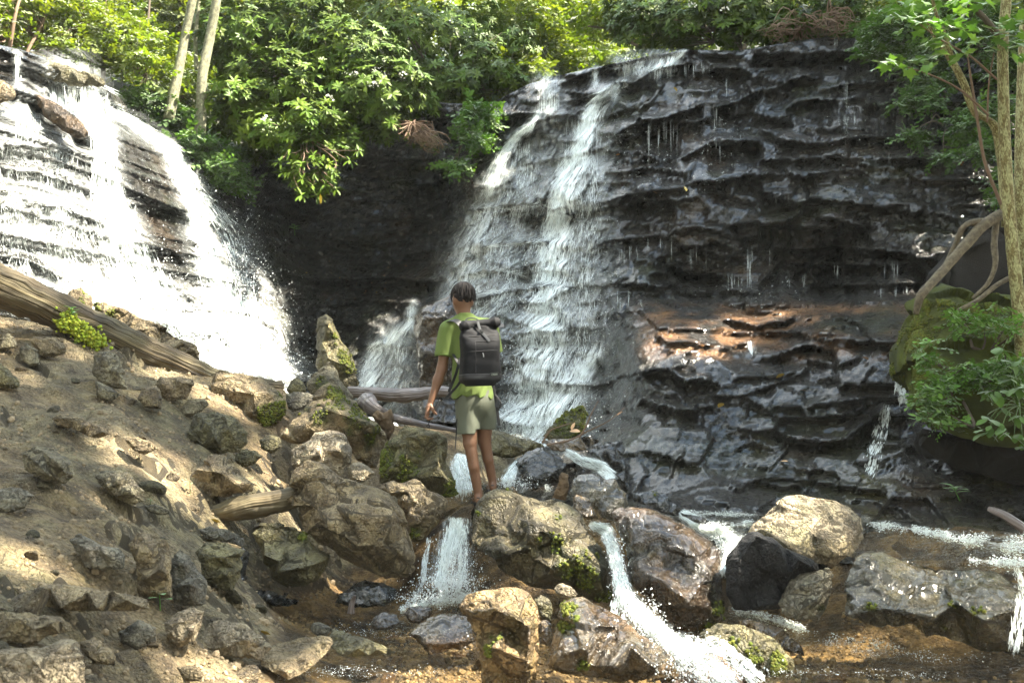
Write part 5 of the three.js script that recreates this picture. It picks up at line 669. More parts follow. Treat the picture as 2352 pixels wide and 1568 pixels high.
// small cascades and runs of the stream, with the depth of each traced
const H2 = (px, py, h) => -PH(px, py, h).z, lvl = (h, pts) => pts.map(([x, y, w]) => [x, y, w, H2(x, y, h)]);
const c1 = [[1050, 1186, 28, 7.75], [1048, 1215, 30, 7.6], [1040, 1260, 38, 7.45], [1035, 1310, 46, 7.3], [1030, 1352, 54, 7.15]];
fall('small_cascade', 'short white cascade dropping between the rugged tan rock and the mossy boulder', [
  { pts: c1, n: 2300, len: [6, 24], r: [0.0010, 0.0027], clump: 0.6, jit: 0.12, off: [0.03, 0.12], cut: 0.09 }, { pts: [[985, 1230, 8, 7.5], [975, 1290, 8, 7.4], [968, 1345, 10, 7.2]], n: 176, len: [8, 24], r: [0.0010, 0.0025], clump: 0.5 },
], [[1030, 1340, 38, 12, 7.15, 0.15, 1800, 0.001, 0.005], [1000, 1372, 50, 9, 7.0, 0.1, 1000, 0.001, 0.005], [1040, 1300, 34, 30, 7.25, 0.12, 1000, 0.001, 0.005]],
[[lvl(0.012, [[1110, 1366, 10], [1030, 1376, 18], [975, 1390, 14], [935, 1402, 9]]), 3744, [0.0014, 0.0050], -0.02], [lvl(0.012, [[965, 1350, 8], [945, 1385, 12], [915, 1405, 8]]), 432, [0.0014, 0.0050], 0.02]], [c1]);
const c2 = [[1350, 1205, 12, 7.4], [1390, 1218, 18, 7.15], [1408, 1260, 16, 6.7], [1420, 1310, 18, 6.4], [1430, 1360, 22, 6.1], [1465, 1410, 26, 5.85], [1510, 1450, 26, 5.6], [1560, 1490, 32, 5.35], [1605, 1530, 40, 5.15], [1680, 1590, 50, 4.9]];
fall('steep_cascade', 'narrow steep cascade squeezing between the mossy boulder and the glistening brown one', [
  { pts: c2, n: 3960, len: [5, 20], r: [0.0010, 0.0027], clump: 0.9, jit: 0.22, off: [0.06, 0.26], cut: 0.02 }, { pts: [[1420, 1370, 20, 6.0], [1415, 1420, 22, 5.8], [1440, 1460, 20, 5.6]], n: 286, len: [6, 16], r: [0.0010, 0.0025], clump: 0.9, cut: 0.05 },
  { pts: [[1560, 1500, 20, 5.3], [1640, 1480, 24, 5.3], [1700, 1520, 24, 5.2], [1740, 1560, 24, 5.0]], n: 880, len: [5, 20], r: [0.0010, 0.0030], clump: 0.8, off: [0, 0.1], cut: 0.03 },
], [[1480, 1430, 22, 30, 5.7, 0.2, 1000, 0.001, 0.005], [1560, 1490, 36, 18, 5.3, 0.15, 1600, 0.001, 0.005], [1620, 1540, 46, 18, 5.0, 0.15, 1200, 0.001, 0.005], [1420, 1310, 12, 40, 6.3, 0.2, 600, 0.001, 0.005]],
[[[[1460, 1400, 18, 5.75], [1510, 1445, 20, 5.45], [1560, 1490, 28, 5.2], [1610, 1535, 34, 5.0], [1680, 1590, 40, 4.8]], 7040, [0.0014, 0.0050], 0.02]], [c2.map(([x, y, w, d]) => [x, y, w, d - 0.1])]);
const c3 = [[1560, 1175, 10, 7.9], [1600, 1200, 18, 7.5], [1650, 1225, 26, 7.2], [1690, 1255, 26, 6.9], [1680, 1285, 22, 6.6], [1668, 1310, 14, 6.4]];
fall('channel_cascade', 'broad pale rush of water pouring behind the glistening brown boulder', [
  { pts: c3, n: 2200, len: [6, 20], r: [0.0010, 0.0030], clump: 0.8, off: [0.03, 0.12], cut: 0.0, jit: 0.2 },
], [[1690, 1255, 24, 16, 6.8, 0.1, 1000, 0.001, 0.005]],
[[c3.map(([x, y, w, d]) => [x, y, w, d - 0.05]), 3456, [0.0014, 0.0050], 0.0], [lvl(0.54, [[1500, 1160, 5], [1570, 1178, 6], [1650, 1180, 5], [1745, 1182, 4]]), 1296, [0.0014, 0.0050], -0.05], [lvl(0.53, [[1600, 1212, 9], [1670, 1208, 10], [1735, 1198, 8]]), 1296, [0.0014, 0.0050], -0.02], [lvl(0.012, [[1672, 1398, 12], [1740, 1412, 12], [1800, 1430, 9], [1870, 1452, 6]]), 1872, [0.0014, 0.0050], 0.0], [lvl(0.012, [[1860, 1450, 6], [1960, 1470, 7], [2080, 1486, 6]]), 230, [0.0014, 0.0050], 0.08]], [c3]);
fall('pool_glints', 'scattered white beads standing in for sun glints on the shallow amber pool', [], [], [1, 2, 3].flatMap((k) => [[lvl(0.016, [[1850, 1452 + 6 * k, 9], [1980, 1474 + 8 * k, 10], [2120, 1486 + 9 * k, 10], [2300, 1500 + 9 * k, 9]]), 240, [0.0009, 0.0028], 0.06], [lvl(0.016, [[1640, 1556, 8], [1800, 1550 - 4 * k, 9], [2000, 1548, 9], [2250, 1552, 9]]), 130, [0.0009, 0.0025], 0.06], [lvl(0.016, [[760, 1420 + 9 * k, 7], [900, 1428 + 10 * k, 8], [1060, 1440 + 8 * k, 8]]), 110, [0.0009, 0.0028], 0.06], [lvl(0.016, [[640, 1540, 9], [820, 1530 + 6 * k, 9], [1060, 1536 + 6 * k, 9]]), 120, [0.0009, 0.0025], 0.06]]));  // white beads put in as sun glints on the water
fall('channel_foam', 'foam-streaked current along the cliff foot behind the broad lumpy boulder', [
  { pts: [[2330, 1290, 10, 6.0], [2350, 1360, 20, 5.5], [2340, 1430, 24, 5.2], [2330, 1480, 20, 5.05]], n: 286, len: [10, 30], r: [0.0007, 0.0015], clump: 0.9, off: [0.02, 0.1], cut: 0.06 },
], [], [[lvl(0.545, [[1985, 1203, 4], [2060, 1208, 5], [2140, 1222, 9], [2220, 1240, 15], [2300, 1250, 24], [2390, 1262, 32]]), 3744, [0.0014, 0.0050], 0.02], [lvl(0.545, [[2220, 1288, 6], [2300, 1290, 10], [2390, 1296, 12]]), 1008, [0.0014, 0.0050], 0.02], [lvl(0.545, [[2010, 1215, 3], [2080, 1218, 3], [2140, 1226, 3]]), 173, [0.0014, 0.0050], 0.0]]);
const c4 = [[1295, 1035, 10, 9.6], [1330, 1055, 14, 9.2], [1375, 1070, 18, 8.8], [1395, 1085, 14, 8.5], [1405, 1110, 12, 8.1]], c5 = [[1060, 1040, 14, 9.4], [1055, 1070, 24, 9.1], [1060, 1100, 30, 8.8], [1062, 1128, 30, 8.6]], c6 = [[1200, 1050, 6, 9.4], [1180, 1075, 14, 9.0], [1165, 1105, 20, 8.7]];
fall('upper_chute', 'pale green-white chute slipping down between dark rocks above the sparkling rock', [
  { pts: c4, n: 990, len: [8, 26], r: [0.0010, 0.0030], clump: 0.8, off: [0.05, 0.15], cut: 0.02 }, { pts: c6, n: 462, len: [6, 20], r: [0.0010, 0.0030], clump: 0.8, off: [0.03, 0.1], cut: 0.02 }, { pts: c5, n: 990, len: [6, 20], r: [0.0010, 0.0030], clump: 0.8, off: [0.03, 0.1], cut: 0.02 },
], [[1180, 1110, 30, 8, 8.6, 0.1, 600, 0.001, 0.005], [1060, 1110, 20, 14, 8.7, 0.1, 600, 0.001, 0.005]],
[[lvl(0.575, [[1050, 1126, 6], [1150, 1120, 10], [1220, 1110, 12], [1275, 1128, 10]]), 3168, [0.0014, 0.0050], -0.03], [[[1140, 1010, 8, 10.4], [1200, 1005, 10, 10.6], [1260, 1000, 10, 10.8]], 1120, [0.0014, 0.0050], 0.0], [c5.map(([x, y, w, d]) => [x, y, w, d - 0.06]), 1008, [0.0014, 0.0050], 0.02]], [c4, c5, c6]);
// ---------------------------------------------------------------- leaves
function leafGeo(len, wid, droop = 0.15, fold = 0.12, stations = [[0, 0.06], [0.3, 0.85], [0.62, 1], [0.86, 0.55], [1, 0.02]]) { // a leaf along +z, folded on its midrib
  const pos = [], idx = [], uv = [];
  stations.forEach(([t, w], i) => { const y = -droop * t * t * len, h = wid * 0.5 * w; pos.push(-h, y + fold * h, t * len, 0, y, t * len, h, y + fold * h, t * len); uv.push(0, t, 0.5, t, 1, t); if (i) { const a = (i - 1) * 3, b = i * 3; idx.push(a, a + 1, b, b, a + 1, b + 1, a + 1, a + 2, b + 1, b + 1, a + 2, b + 2); } });
  return geom(pos, idx, uv);
}
function placed(g, p, dir, roll, s = 1) { const z = dir.clone().normalize(), x = sc(0, 1, 0).cross(z); if (x.lengthSq() < 1e-4) x.set(1, 0, 0); x.normalize(); const y = z.clone().cross(x), m = new THREE.Matrix4().makeBasis(x, y, z), r = new THREE.Matrix4().makeRotationZ(roll); return g.clone().applyMatrix4(new THREE.Matrix4().makeTranslation(p.x, p.y, p.z).multiply(m).multiply(r).multiply(new THREE.Matrix4().makeScale(s, s, s))); }
function basisAt(p, dir, roll, s) { const z = dir.clone().normalize(), x = sc(0.01, 1, 0.02).cross(z).normalize(), y = z.clone().cross(x); return new THREE.Matrix4().makeTranslation(p.x, p.y, p.z).multiply(new THREE.Matrix4().makeBasis(x, y, z)).multiply(new THREE.Matrix4().makeRotationZ(roll)).multiply(new THREE.Matrix4().makeScale(s, s, s)); }
const rhodoLeaf = leafGeo(0.13, 0.038, 0.22, 0.25), ovalLeaf = leafGeo(0.075, 0.042, 0.15, 0.15), bigLeaf = leafGeo(0.10, 0.062, 0.2, 0.14), tinyLeaf = leafGeo(0.05, 0.026, 0.1, 0.15);
const whorls = [0, 1, 2].map((k) => { const l = [], n = 7 + k; for (let i = 0; i < n; i++) { const a = i / n * 6.283 + rr(-0.25, 0.25), up = rr(-0.35, 0.5); l.push(placed(rhodoLeaf, sc(0, 0, 0), sc(Math.cos(a), up, Math.sin(a)), rr(-0.3, 0.3), rr(0.75, 1.1))); } return merge(l); }); // axis +y
const sprigs = [0, 1, 2].map((k) => { const l = []; for (let i = 0; i < 11; i++) { const t = i / 10, s = i % 2 ? 1 : -1; l.push(placed(k === 2 ? tinyLeaf : ovalLeaf, sc(0, rr(-0.02, 0.02), t * 0.26), sc(s * rr(0.6, 1), rr(-0.3, 0.35), rr(0.2, 0.8)), rr(-0.5, 0.5), rr(0.7, 1.15))); } return merge(l); }); // along +z
const instGroup = (parent, geos, mat, mats, cols, name = 'foliage') => geos.forEach((g, k) => { const a = mats.filter((_, i) => i % geos.length === k), c = cols && cols.filter((_, i) => i % geos.length === k); if (a.length) stuff(parent, name, g, mat, a, c); });
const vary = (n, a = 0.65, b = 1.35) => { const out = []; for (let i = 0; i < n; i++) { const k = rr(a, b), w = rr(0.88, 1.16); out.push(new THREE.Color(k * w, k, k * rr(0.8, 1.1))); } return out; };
// a bush: ellipsoids [x, y, rx, ry (pixels), depth, depth radius, count]
function bush(name, label, cat, blobs, kind, mat, o = {}) {
  const g = new THREE.Group(), mats = [], stems = [];
  const geos = kind === 'whorl' ? whorls : sprigs, root = o.root ? P(...o.root) : null; let low = null;
  for (const [px, py, rx, ry, d, rd, n] of blobs) {
    const c = P(px, py, d), m = d / FPX; if (!low || c.y < low.y) low = c.clone();
    for (let i = 0; i < n; i++) {
      const v = sc(gauss(), gauss(), gauss()).normalize(), r = rnd() ** 0.33, q = sc(c.x + v.x * rx * m * r, c.y + v.y * ry * m * r, c.z + v.z * rd * r);
      if (fbm(q.x * 1.6 + (o.seed ?? 0), q.y * 1.6, q.z * 1.6, 2) < (o.gap ?? -0.12)) continue;
      const s = rr(0.8, 1.25) * (o.s ?? 1), ax = v.multiplyScalar(0.75).add(sc(0, 0.75, 0.25)).add(sc(gauss() * 0.35, gauss() * 0.35, gauss() * 0.35));
      if (kind === 'whorl') { waterQ.setFromUnitVectors(UPV, ax.normalize()); mats.push(new THREE.Matrix4().compose(q, waterQ.clone().multiply(new THREE.Quaternion().setFromAxisAngle(UPV, rr(0, 6.28))), sc(s, s, s))); }
      else { const h = sc(gauss(), -0.15 + 0.4 * gauss(), gauss()).normalize(); mats.push(basisAt(q, h, rr(-0.7, 0.7), s)); }
      if (i % (o.twig ?? 14) === 0) { const e = q.clone(), b = root ? root.clone().lerp(c, 0.55) : c.clone().add(sc(0, -ry * m * 0.4, -rd * 0.5)); const mid = b.clone().lerp(e, 0.5).add(sc(gauss() * 0.1, gauss() * 0.1, gauss() * 0.1)); stems.push(tube([b, mid, e], [0.014, 0.009, 0.004], 4, 6)); }
    }
  }
  if (o.trunks) for (const [a, b, r] of o.trunks) { const A = P(...a), B = P(...b); stems.push(tube([A, A.clone().lerp(B, 0.5).add(sc(gauss() * 0.12, 0, gauss() * 0.1)), B], [r, r * 0.8, r * 0.5], 6, 10)); }
  if (stems.length) part(g, o.trunkName ?? 'stems', merge(stems), o.stemMat ?? M.darkwood);
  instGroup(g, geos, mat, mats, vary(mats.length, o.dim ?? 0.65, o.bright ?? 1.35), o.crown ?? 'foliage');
  return top(g, name, label, cat, o.group);
}
// rhododendrons over the recess
bush('rhododendron_bush', 'big glossy rhododendron crowding the rim above the dark recess', 'shrub', [[560, 90, 120, 100, 16.6, 1.1, 620], [690, 70, 130, 100, 16.8, 1.1, 620], [800, 140, 140, 90, 16.0, 1.0, 700], [650, 200, 140, 85, 15.6, 0.9, 720], [560, 250, 90, 80, 15.4, 0.8, 480], [850, 220, 110, 75, 15.7, 0.9, 520], [930, 195, 60, 50, 15.7, 0.7, 200], [700, 285, 120, 55, 15.3, 0.8, 420], [610, 290, 70, 50, 15.1, 0.7, 240], [880, 290, 60, 40, 15.7, 0.6, 130], [590, 345, 60, 26, 16.2, 0.5, 120], [710, 335, 80, 26, 15.0, 0.5, 170], [715, 400, 60, 38, 14.6, 0.35, 110], [780, 330, 60, 26, 15.4, 0.5, 110]], 'whorl', M.rhodo, { root: [760, 330, 16.8], twig: 24, gap: -0.1 });
bush('rhododendron_bush', 'darker rhododendron behind the tall fall lip among sunny leaves', 'shrub', [[920, 60, 110, 90, 18.2, 1.2, 420], [1010, 90, 100, 90, 18.8, 1.2, 420], [1090, 60, 90, 90, 19.5, 1.2, 330], [1110, 150, 70, 50, 18.6, 0.9, 240], [1190, 120, 50, 70, 19.5, 1, 220], [1000, 190, 80, 50, 17.6, 0.7, 260], [1080, 195, 70, 40, 17.4, 0.6, 220], [1160, 175, 50, 34, 17.2, 0.5, 140], [960, 240, 50, 34, 16.8, 0.5, 120]], 'whorl', M.rhodo, { root: [1040, 240, 18.5], twig: 24, gap: -0.06 });
bush('rhododendron_bush', 'shaded rhododendron leaning over the crest of the wet cliff', 'shrub', [[1480, 55, 90, 60, 17.0, 0.9, 260], [1590, 40, 100, 60, 16.4, 0.9, 300], [1720, 25, 110, 50, 16.0, 0.9, 280], [1850, 25, 100, 45, 15.6, 0.8, 240], [1950, 30, 80, 50, 15.2, 0.7, 180], [1440, 20, 60, 60, 17.6, 0.8, 140], [1700, 75, 110, 34, 15.9, 0.5, 220], [1840, 65, 110, 34, 15.4, 0.5, 240], [1960, 75, 60, 34, 14.9, 0.4, 140], [1590, 85, 70, 30, 16.2, 0.5, 140]], 'whorl', M.rhodo, { root: [1700, 110, 16.5], twig: 12, gap: -0.08, dim: 0.5, bright: 1.1 });  // leaf tint darkened to carry the shade
{ // the bough that hangs into the recess: every leaf its own
  const g = new THREE.Group(), stems = [], tips = [], hang = [[660, 350], [640, 372], [655, 400], [690, 380], [715, 360], [745, 372], [770, 392], [725, 400], [690, 412], [715, 428], [745, 420], [770, 432], [735, 446], [700, 440], [668, 420], [648, 398], [760, 412], [682, 395], [800, 372], [820, 350], [690, 450], [725, 455]];
  const a = P(700, 300, 15.4);
  for (const [x, y] of hang) { const e = P(x + rr(-5, 5), y + rr(-5, 5), 14.3 + rr(-0.35, 0.5)); tips.push(e); stems.push(tube([a.clone().add(sc(rr(-0.3, 0.3), 0, 0)), a.clone().lerp(e, 0.55).add(sc(gauss() * 0.1, -0.12, 0.05)), e], [0.009, 0.007, 0.004], 5, 8)); }
  part(g, 'stems', merge(stems), M.twig);
  const mm = [0.85, 1, 1.15].map((k) => { const m = M.rhodo.clone(); m.color.multiplyScalar(k); return m; }), yellow = M.rhodo.clone(); yellow.color.setRGB(0.55, 0.36, 0.03);
  let n = 0;
  for (const p of tips) { const c = 8 + Math.floor(rnd() * 4), ax = sc(gauss() * 0.3, 0.5, 0.6).normalize(), u = sc(1, 0, 0).cross(ax).normalize(), w = ax.clone().cross(u); for (let i = 0; i < c; i++) { const t = i / c * 6.283 + rr(-0.2, 0.2), dir = u.clone().multiplyScalar(Math.cos(t)).addScaledVector(w, Math.sin(t)).addScaledVector(ax, rr(-0.2, 0.55)), o = part(g, n++ ? `leaf_${String(n - 1).padStart(3, '0')}` : 'leaf', rhodoLeaf, pick(mm)); o.applyMatrix4(basisAt(p, dir, rr(-0.3, 0.3), rr(0.95, 1.3))); } }
  const y = part(g, `leaf_${String(n).padStart(3, '0')}`, rhodoLeaf, yellow, 'withered yellow leaf'); y.applyMatrix4(basisAt(P(735, 445, 14.1), sc(0.1, -1, 0.1), 0.4, 1.1));
  top(g, 'rhododendron_bough', 'bright green rhododendron bough hanging into the dark recess', 'bough');
}
// pale flower trusses
for (const [x, y, d] of [[812, 174, 14.9], [926, 175, 14.8], [858, 198, 14.8], [755, 228, 14.6], [610, 276, 14.3], [1665, 25, 15.1], [1590, 15, 15.3]]) {
  const l = []; for (let i = 0; i < 14; i++) { const v = sc(gauss(), Math.abs(gauss()), gauss()).normalize().multiplyScalar(0.05); l.push(placed(leafGeo(0.03, 0.03, -0.4, 0.4), v, v, rr(0, 6))); }
  const o = new THREE.Mesh(merge(l), std({ name: 'petal', color: new THREE.Color(0.75, 0.74, 0.62), roughness: 0.8, side: THREE.DoubleSide })); o.position.copy(P(x, y, d)); top(o, 'flower_truss', 'small creamy white flower cluster among rhododendron leaves', 'flower', 'rhododendron flower clusters');
}
// thin-leaved growth above the wide fall, and saplings
bush('forest_shrub', 'light green shrub behind the log at the wide fall lip', 'shrub', [[310, 110, 90, 70, 15.2, 0.8, 760], [250, 60, 90, 60, 15.8, 0.8, 520], [350, 165, 60, 35, 15.0, 0.6, 300]], 'sprig', M.leaf, { root: [300, 240, 15.3], trunks: [[[290, 250, 15.3], [300, 60, 15.4], 0.03], [[235, 200, 15], [250, -60, 15.5], 0.04], [[330, 250, 15.4], [345, -40, 15.8], 0.03]], twig: 16, gap: -0.06 });
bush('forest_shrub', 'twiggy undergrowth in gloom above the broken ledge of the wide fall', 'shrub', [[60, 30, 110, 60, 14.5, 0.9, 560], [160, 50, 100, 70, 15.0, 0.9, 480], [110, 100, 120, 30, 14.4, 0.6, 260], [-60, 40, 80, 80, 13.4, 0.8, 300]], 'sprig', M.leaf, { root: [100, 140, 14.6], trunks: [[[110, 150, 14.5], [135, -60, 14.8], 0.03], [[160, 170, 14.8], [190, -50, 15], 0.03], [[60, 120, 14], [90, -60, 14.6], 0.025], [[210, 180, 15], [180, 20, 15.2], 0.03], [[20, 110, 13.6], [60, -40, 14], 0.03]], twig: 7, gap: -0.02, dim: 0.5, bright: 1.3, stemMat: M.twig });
bush('forest_shrub', 'soft green shrub draping down beside the wide fall', 'shrub', [[500, 380, 50, 50, 15.3, 0.5, 380], [470, 335, 50, 30, 15.0, 0.5, 240], [540, 415, 32, 26, 15.6, 0.4, 160]], 'sprig', M.herb, { root: [500, 360, 15.8], twig: 20 });
bush('forest_shrub', 'low leafy plants around the foot of the slender trunks', 'shrub', [[370, 260, 60, 30, 15.2, 0.5, 260], [430, 290, 50, 24, 15.4, 0.5, 200], [320, 230, 40, 26, 15.0, 0.5, 160]], 'sprig', M.herb, { root: [390, 290, 15.5], twig: 24, dim: 0.5, bright: 1.0 });
bush('fern_patch', 'ferny greenery clinging beside the lip of the tall fall', 'plant', [[1095, 270, 42, 30, 15.9, 0.4, 260], [1090, 320, 26, 26, 15.7, 0.3, 120], [1040, 380, 30, 12, 15.6, 0.3, 70]], 'sprig', M.herb, { root: [1090, 260, 16.5], twig: 24 });
bush('hanging_greenery', 'dense greenery spilling over the shaded rock beside the forked maple', 'plant', [[2060, 100, 70, 60, 13.4, 0.5, 420], [2000, 70, 40, 40, 13.8, 0.4, 160], [2120, 140, 60, 40, 13.1, 0.4, 260], [2240, 40, 120, 60, 12.8, 0.6, 420], [2320, 140, 60, 90, 12.4, 0.6, 320]], 'sprig', M.herb, { root: [2150, 80, 13.6], twig: 26, gap: -0.08, dim: 0.45, bright: 1.1 });
bush('hanging_greenery', 'scattered small-leaved plants rooted in cracks behind the forked stem', 'plant', [[2140, 190, 50, 26, 12.9, 0.3, 120], [2110, 235, 70, 8, 12.6, 0.2, 120], [2230, 290, 40, 50, 11.9, 0.5, 170], [2110, 312, 36, 12, 12.3, 0.2, 60], [2170, 360, 20, 14, 12.0, 0.2, 40], [2290, 270, 40, 60, 11.6, 0.5, 170], [2260, 345, 34, 22, 11.5, 0.3, 90], [2330, 420, 30, 60, 10.8, 0.5, 120]], 'sprig', M.herb, { root: [2230, 260, 12.8], twig: 40, s: 0.75, gap: -0.2, dim: 0.5, bright: 1.1 });
bush('dead_twig_tangle', 'tangle of bare brown twigs under the rhododendron near the tall fall', 'twigs', [[960, 300, 70, 40, 15.6, 0.4, 140], [1000, 330, 40, 20, 15.5, 0.3, 60]], 'sprig', M.rhodo, { root: [930, 260, 15.8], twig: 1, s: 0.25, stemMat: M.twig, trunkName: 'twigs' });
bush('dead_twig_tangle', 'web of dry hanging twigs on the crest of the wet cliff', 'twigs', [[1820, 75, 90, 30, 15.0, 0.4, 130], [1930, 60, 60, 40, 14.7, 0.4, 110]], 'sprig', M.rhodo, { root: [1860, 20, 15.3], twig: 1, s: 0.25, stemMat: M.twig, trunkName: 'twigs' });
// sunny trees up the valley
function valleyTree(label, blobs, mat, trunk, o = {}) { return bush('broadleaf_tree', label, 'tree', blobs, 'sprig', mat, { s: 1.5, twig: 60, trunks: [trunk], trunkName: 'trunk', crown: 'crown', stemMat: M.darkwood, ...o }); }
valleyTree('bright leafy tree filling the gap above the tall fall', [[1180, 40, 110, 90, 22, 1.6, 900], [1290, 20, 120, 80, 24, 1.6, 900], [1260, 130, 100, 50, 23, 1.4, 620], [1120, 190, 90, 40, 20.5, 1.0, 520], [1030, 200, 60, 40, 20, 0.8, 260], [1200, 170, 60, 30, 20, 0.8, 260]], M.leaf, [[1240, 220, 23], [1260, -200, 24], 0.12], { gap: -0.16 });
valleyTree('backlit yellow-green tree farther up the stream valley', [[1370, 80, 110, 90, 27, 2, 900], [1420, 150, 80, 40, 26, 1.5, 420], [1310, 100, 90, 80, 28, 2, 600]], M.leaf, [[1400, 200, 27], [1390, -150, 28], 0.14], { gap: -0.16, bright: 1.5 });  // raised leaf tint stands in for the backlight
valleyTree('leaning tree with a bare crooked limb over the stream lip', [[1480, 20, 70, 60, 21, 1.2, 320], [1400, 20, 70, 40, 21, 1, 260]], M.leaf, [[1428, 170, 20.5], [1500, 30, 21], 0.06], { trunks: [[[1528, 140, 20.5], [1400, 66, 21], 0.05], [[1400, 66, 21], [1350, 60, 21], 0.035]] });
valleyTree('tall leafy tree behind the big rhododendron', [[640, -40, 200, 90, 22, 2, 900], [850, -30, 200, 90, 22.5, 2, 900], [740, 60, 200, 100, 23, 1.6, 800]], M.leaf, [[720, 300, 22], [740, -300, 22], 0.16]);
valleyTree('dim leafy tree behind the slender trunks', [[330, -30, 160, 90, 21, 1.8, 800], [480, 60, 130, 120, 21.5, 1.6, 800], [400, 180, 110, 60, 20, 1.2, 420]], M.leaf, [[420, 260, 21], [420, -300, 21], 0.15], { dim: 0.45, bright: 1.1 });  // dimness put into a darker leaf tint
valleyTree('dim leafy tree above the broken ledge of the wide fall', [[50, -40, 180, 90, 19.5, 1.6, 900], [170, 40, 140, 80, 20, 1.4, 600], [-150, 0, 150, 120, 18, 1.5, 500]], M.leaf, [[140, 200, 20], [120, -300, 20], 0.14], { dim: 0.45, bright: 1.1 });  // its gloom is part of the leaf tint
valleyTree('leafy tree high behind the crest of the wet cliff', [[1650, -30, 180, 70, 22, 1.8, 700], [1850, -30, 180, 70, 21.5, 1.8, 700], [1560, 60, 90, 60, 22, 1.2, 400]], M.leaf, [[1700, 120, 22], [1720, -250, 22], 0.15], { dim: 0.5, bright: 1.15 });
valleyTree('leafy tree in deep shade beyond the forked maple', [[2050, -20, 160, 90, 19.5, 1.6, 700], [2280, 0, 170, 120, 18.5, 1.6, 800], [2500, 40, 160, 160, 17, 1.6, 600]], M.leaf, [[2200, 120, 19], [2220, -250, 19], 0.15], { dim: 0.4, bright: 1.0 });  // deep shade painted as a darker leaf tint

[[-150, 60, 27], [120, 90, 28], [360, 40, 29], [560, 80, 28], [780, 40, 30], [960, 60, 29], [1150, 30, 33], [1480, 60, 32], [1700, 20, 28], [1900, 10, 27], [2150, 20, 25], [2400, 60, 24]].forEach(([x, y, d], i) => valleyTree(['hazy green tree deep in the wood behind the wide fall', 'hazy green tree deep in the wood above the recess', 'hazy green tree deep in the wood beyond the wet cliff'][i < 4 ? 0 : i < 8 ? 1 : 2], [[x, y, 150, 110, d, 2, 420], [x + 40, y - 90, 150, 90, d + 1, 2, 300]], i > 5 && i < 8 ? M.leaf : M.leaf, [[x, y + 260, d], [x + 10, y - 300, d], 0.15], { s: 2.1, gap: -0.3, dim: 0.8, bright: 1.5, group: 'far trees in the wood' }));
// ---------------------------------------------------------------- slender trunks
function trunkTree(label, path, r, mat = M.bark, o = {}) { const g = new THREE.Group(); part(g, 'trunk', tube(path.map((a) => P(...a)), r, 12, 60, 0.06), mat); (o.limbs ?? []).forEach(([pp, rad]) => part(g, 'limb', tube(pp.map((a) => P(...a)), rad, 8, 30, 0.08), o.limbMat ?? mat)); return top(g, o.name ?? 'slender_tree', label, 'tree', o.group); }
M.paleBark = std({ name: 'pale mossy bark', color: new THREE.Color(0.34, 0.33, 0.20), map: rep(mottle, 2.5, 2), bumpMap: rep(grainBump, 3, 2), bumpScale: 0.012, roughness: 0.9 });
trunkTree('slender grey-green leaning trunk above the wide fall', [[386, 275, 14.9], [405, 180, 15.0], [425, 80, 15.1], [441, 0, 15.1], [462, -160, 15.2], [475, -320, 15.2]], [0.085, 0.078, 0.07, 0.065, 0.06, 0.05], M.paleBark);
trunkTree('slender upright pale trunk rooted at the wide fall edge', [[458, 312, 15.0], [462, 240, 15.0], [463, 180, 15.0], [480, 90, 15.1], [496, 0, 15.1], [512, -150, 15.2], [530, -320, 15.3]], [0.09, 0.08, 0.078, 0.075, 0.07, 0.06, 0.05], M.paleBark);
trunkTree('thin dark sapling between the two slender trunks', [[450, 160, 16], [448, 90, 16], [456, 0, 16], [470, -200, 16]], [0.035, 0.033, 0.03, 0.025], M.paleBark);
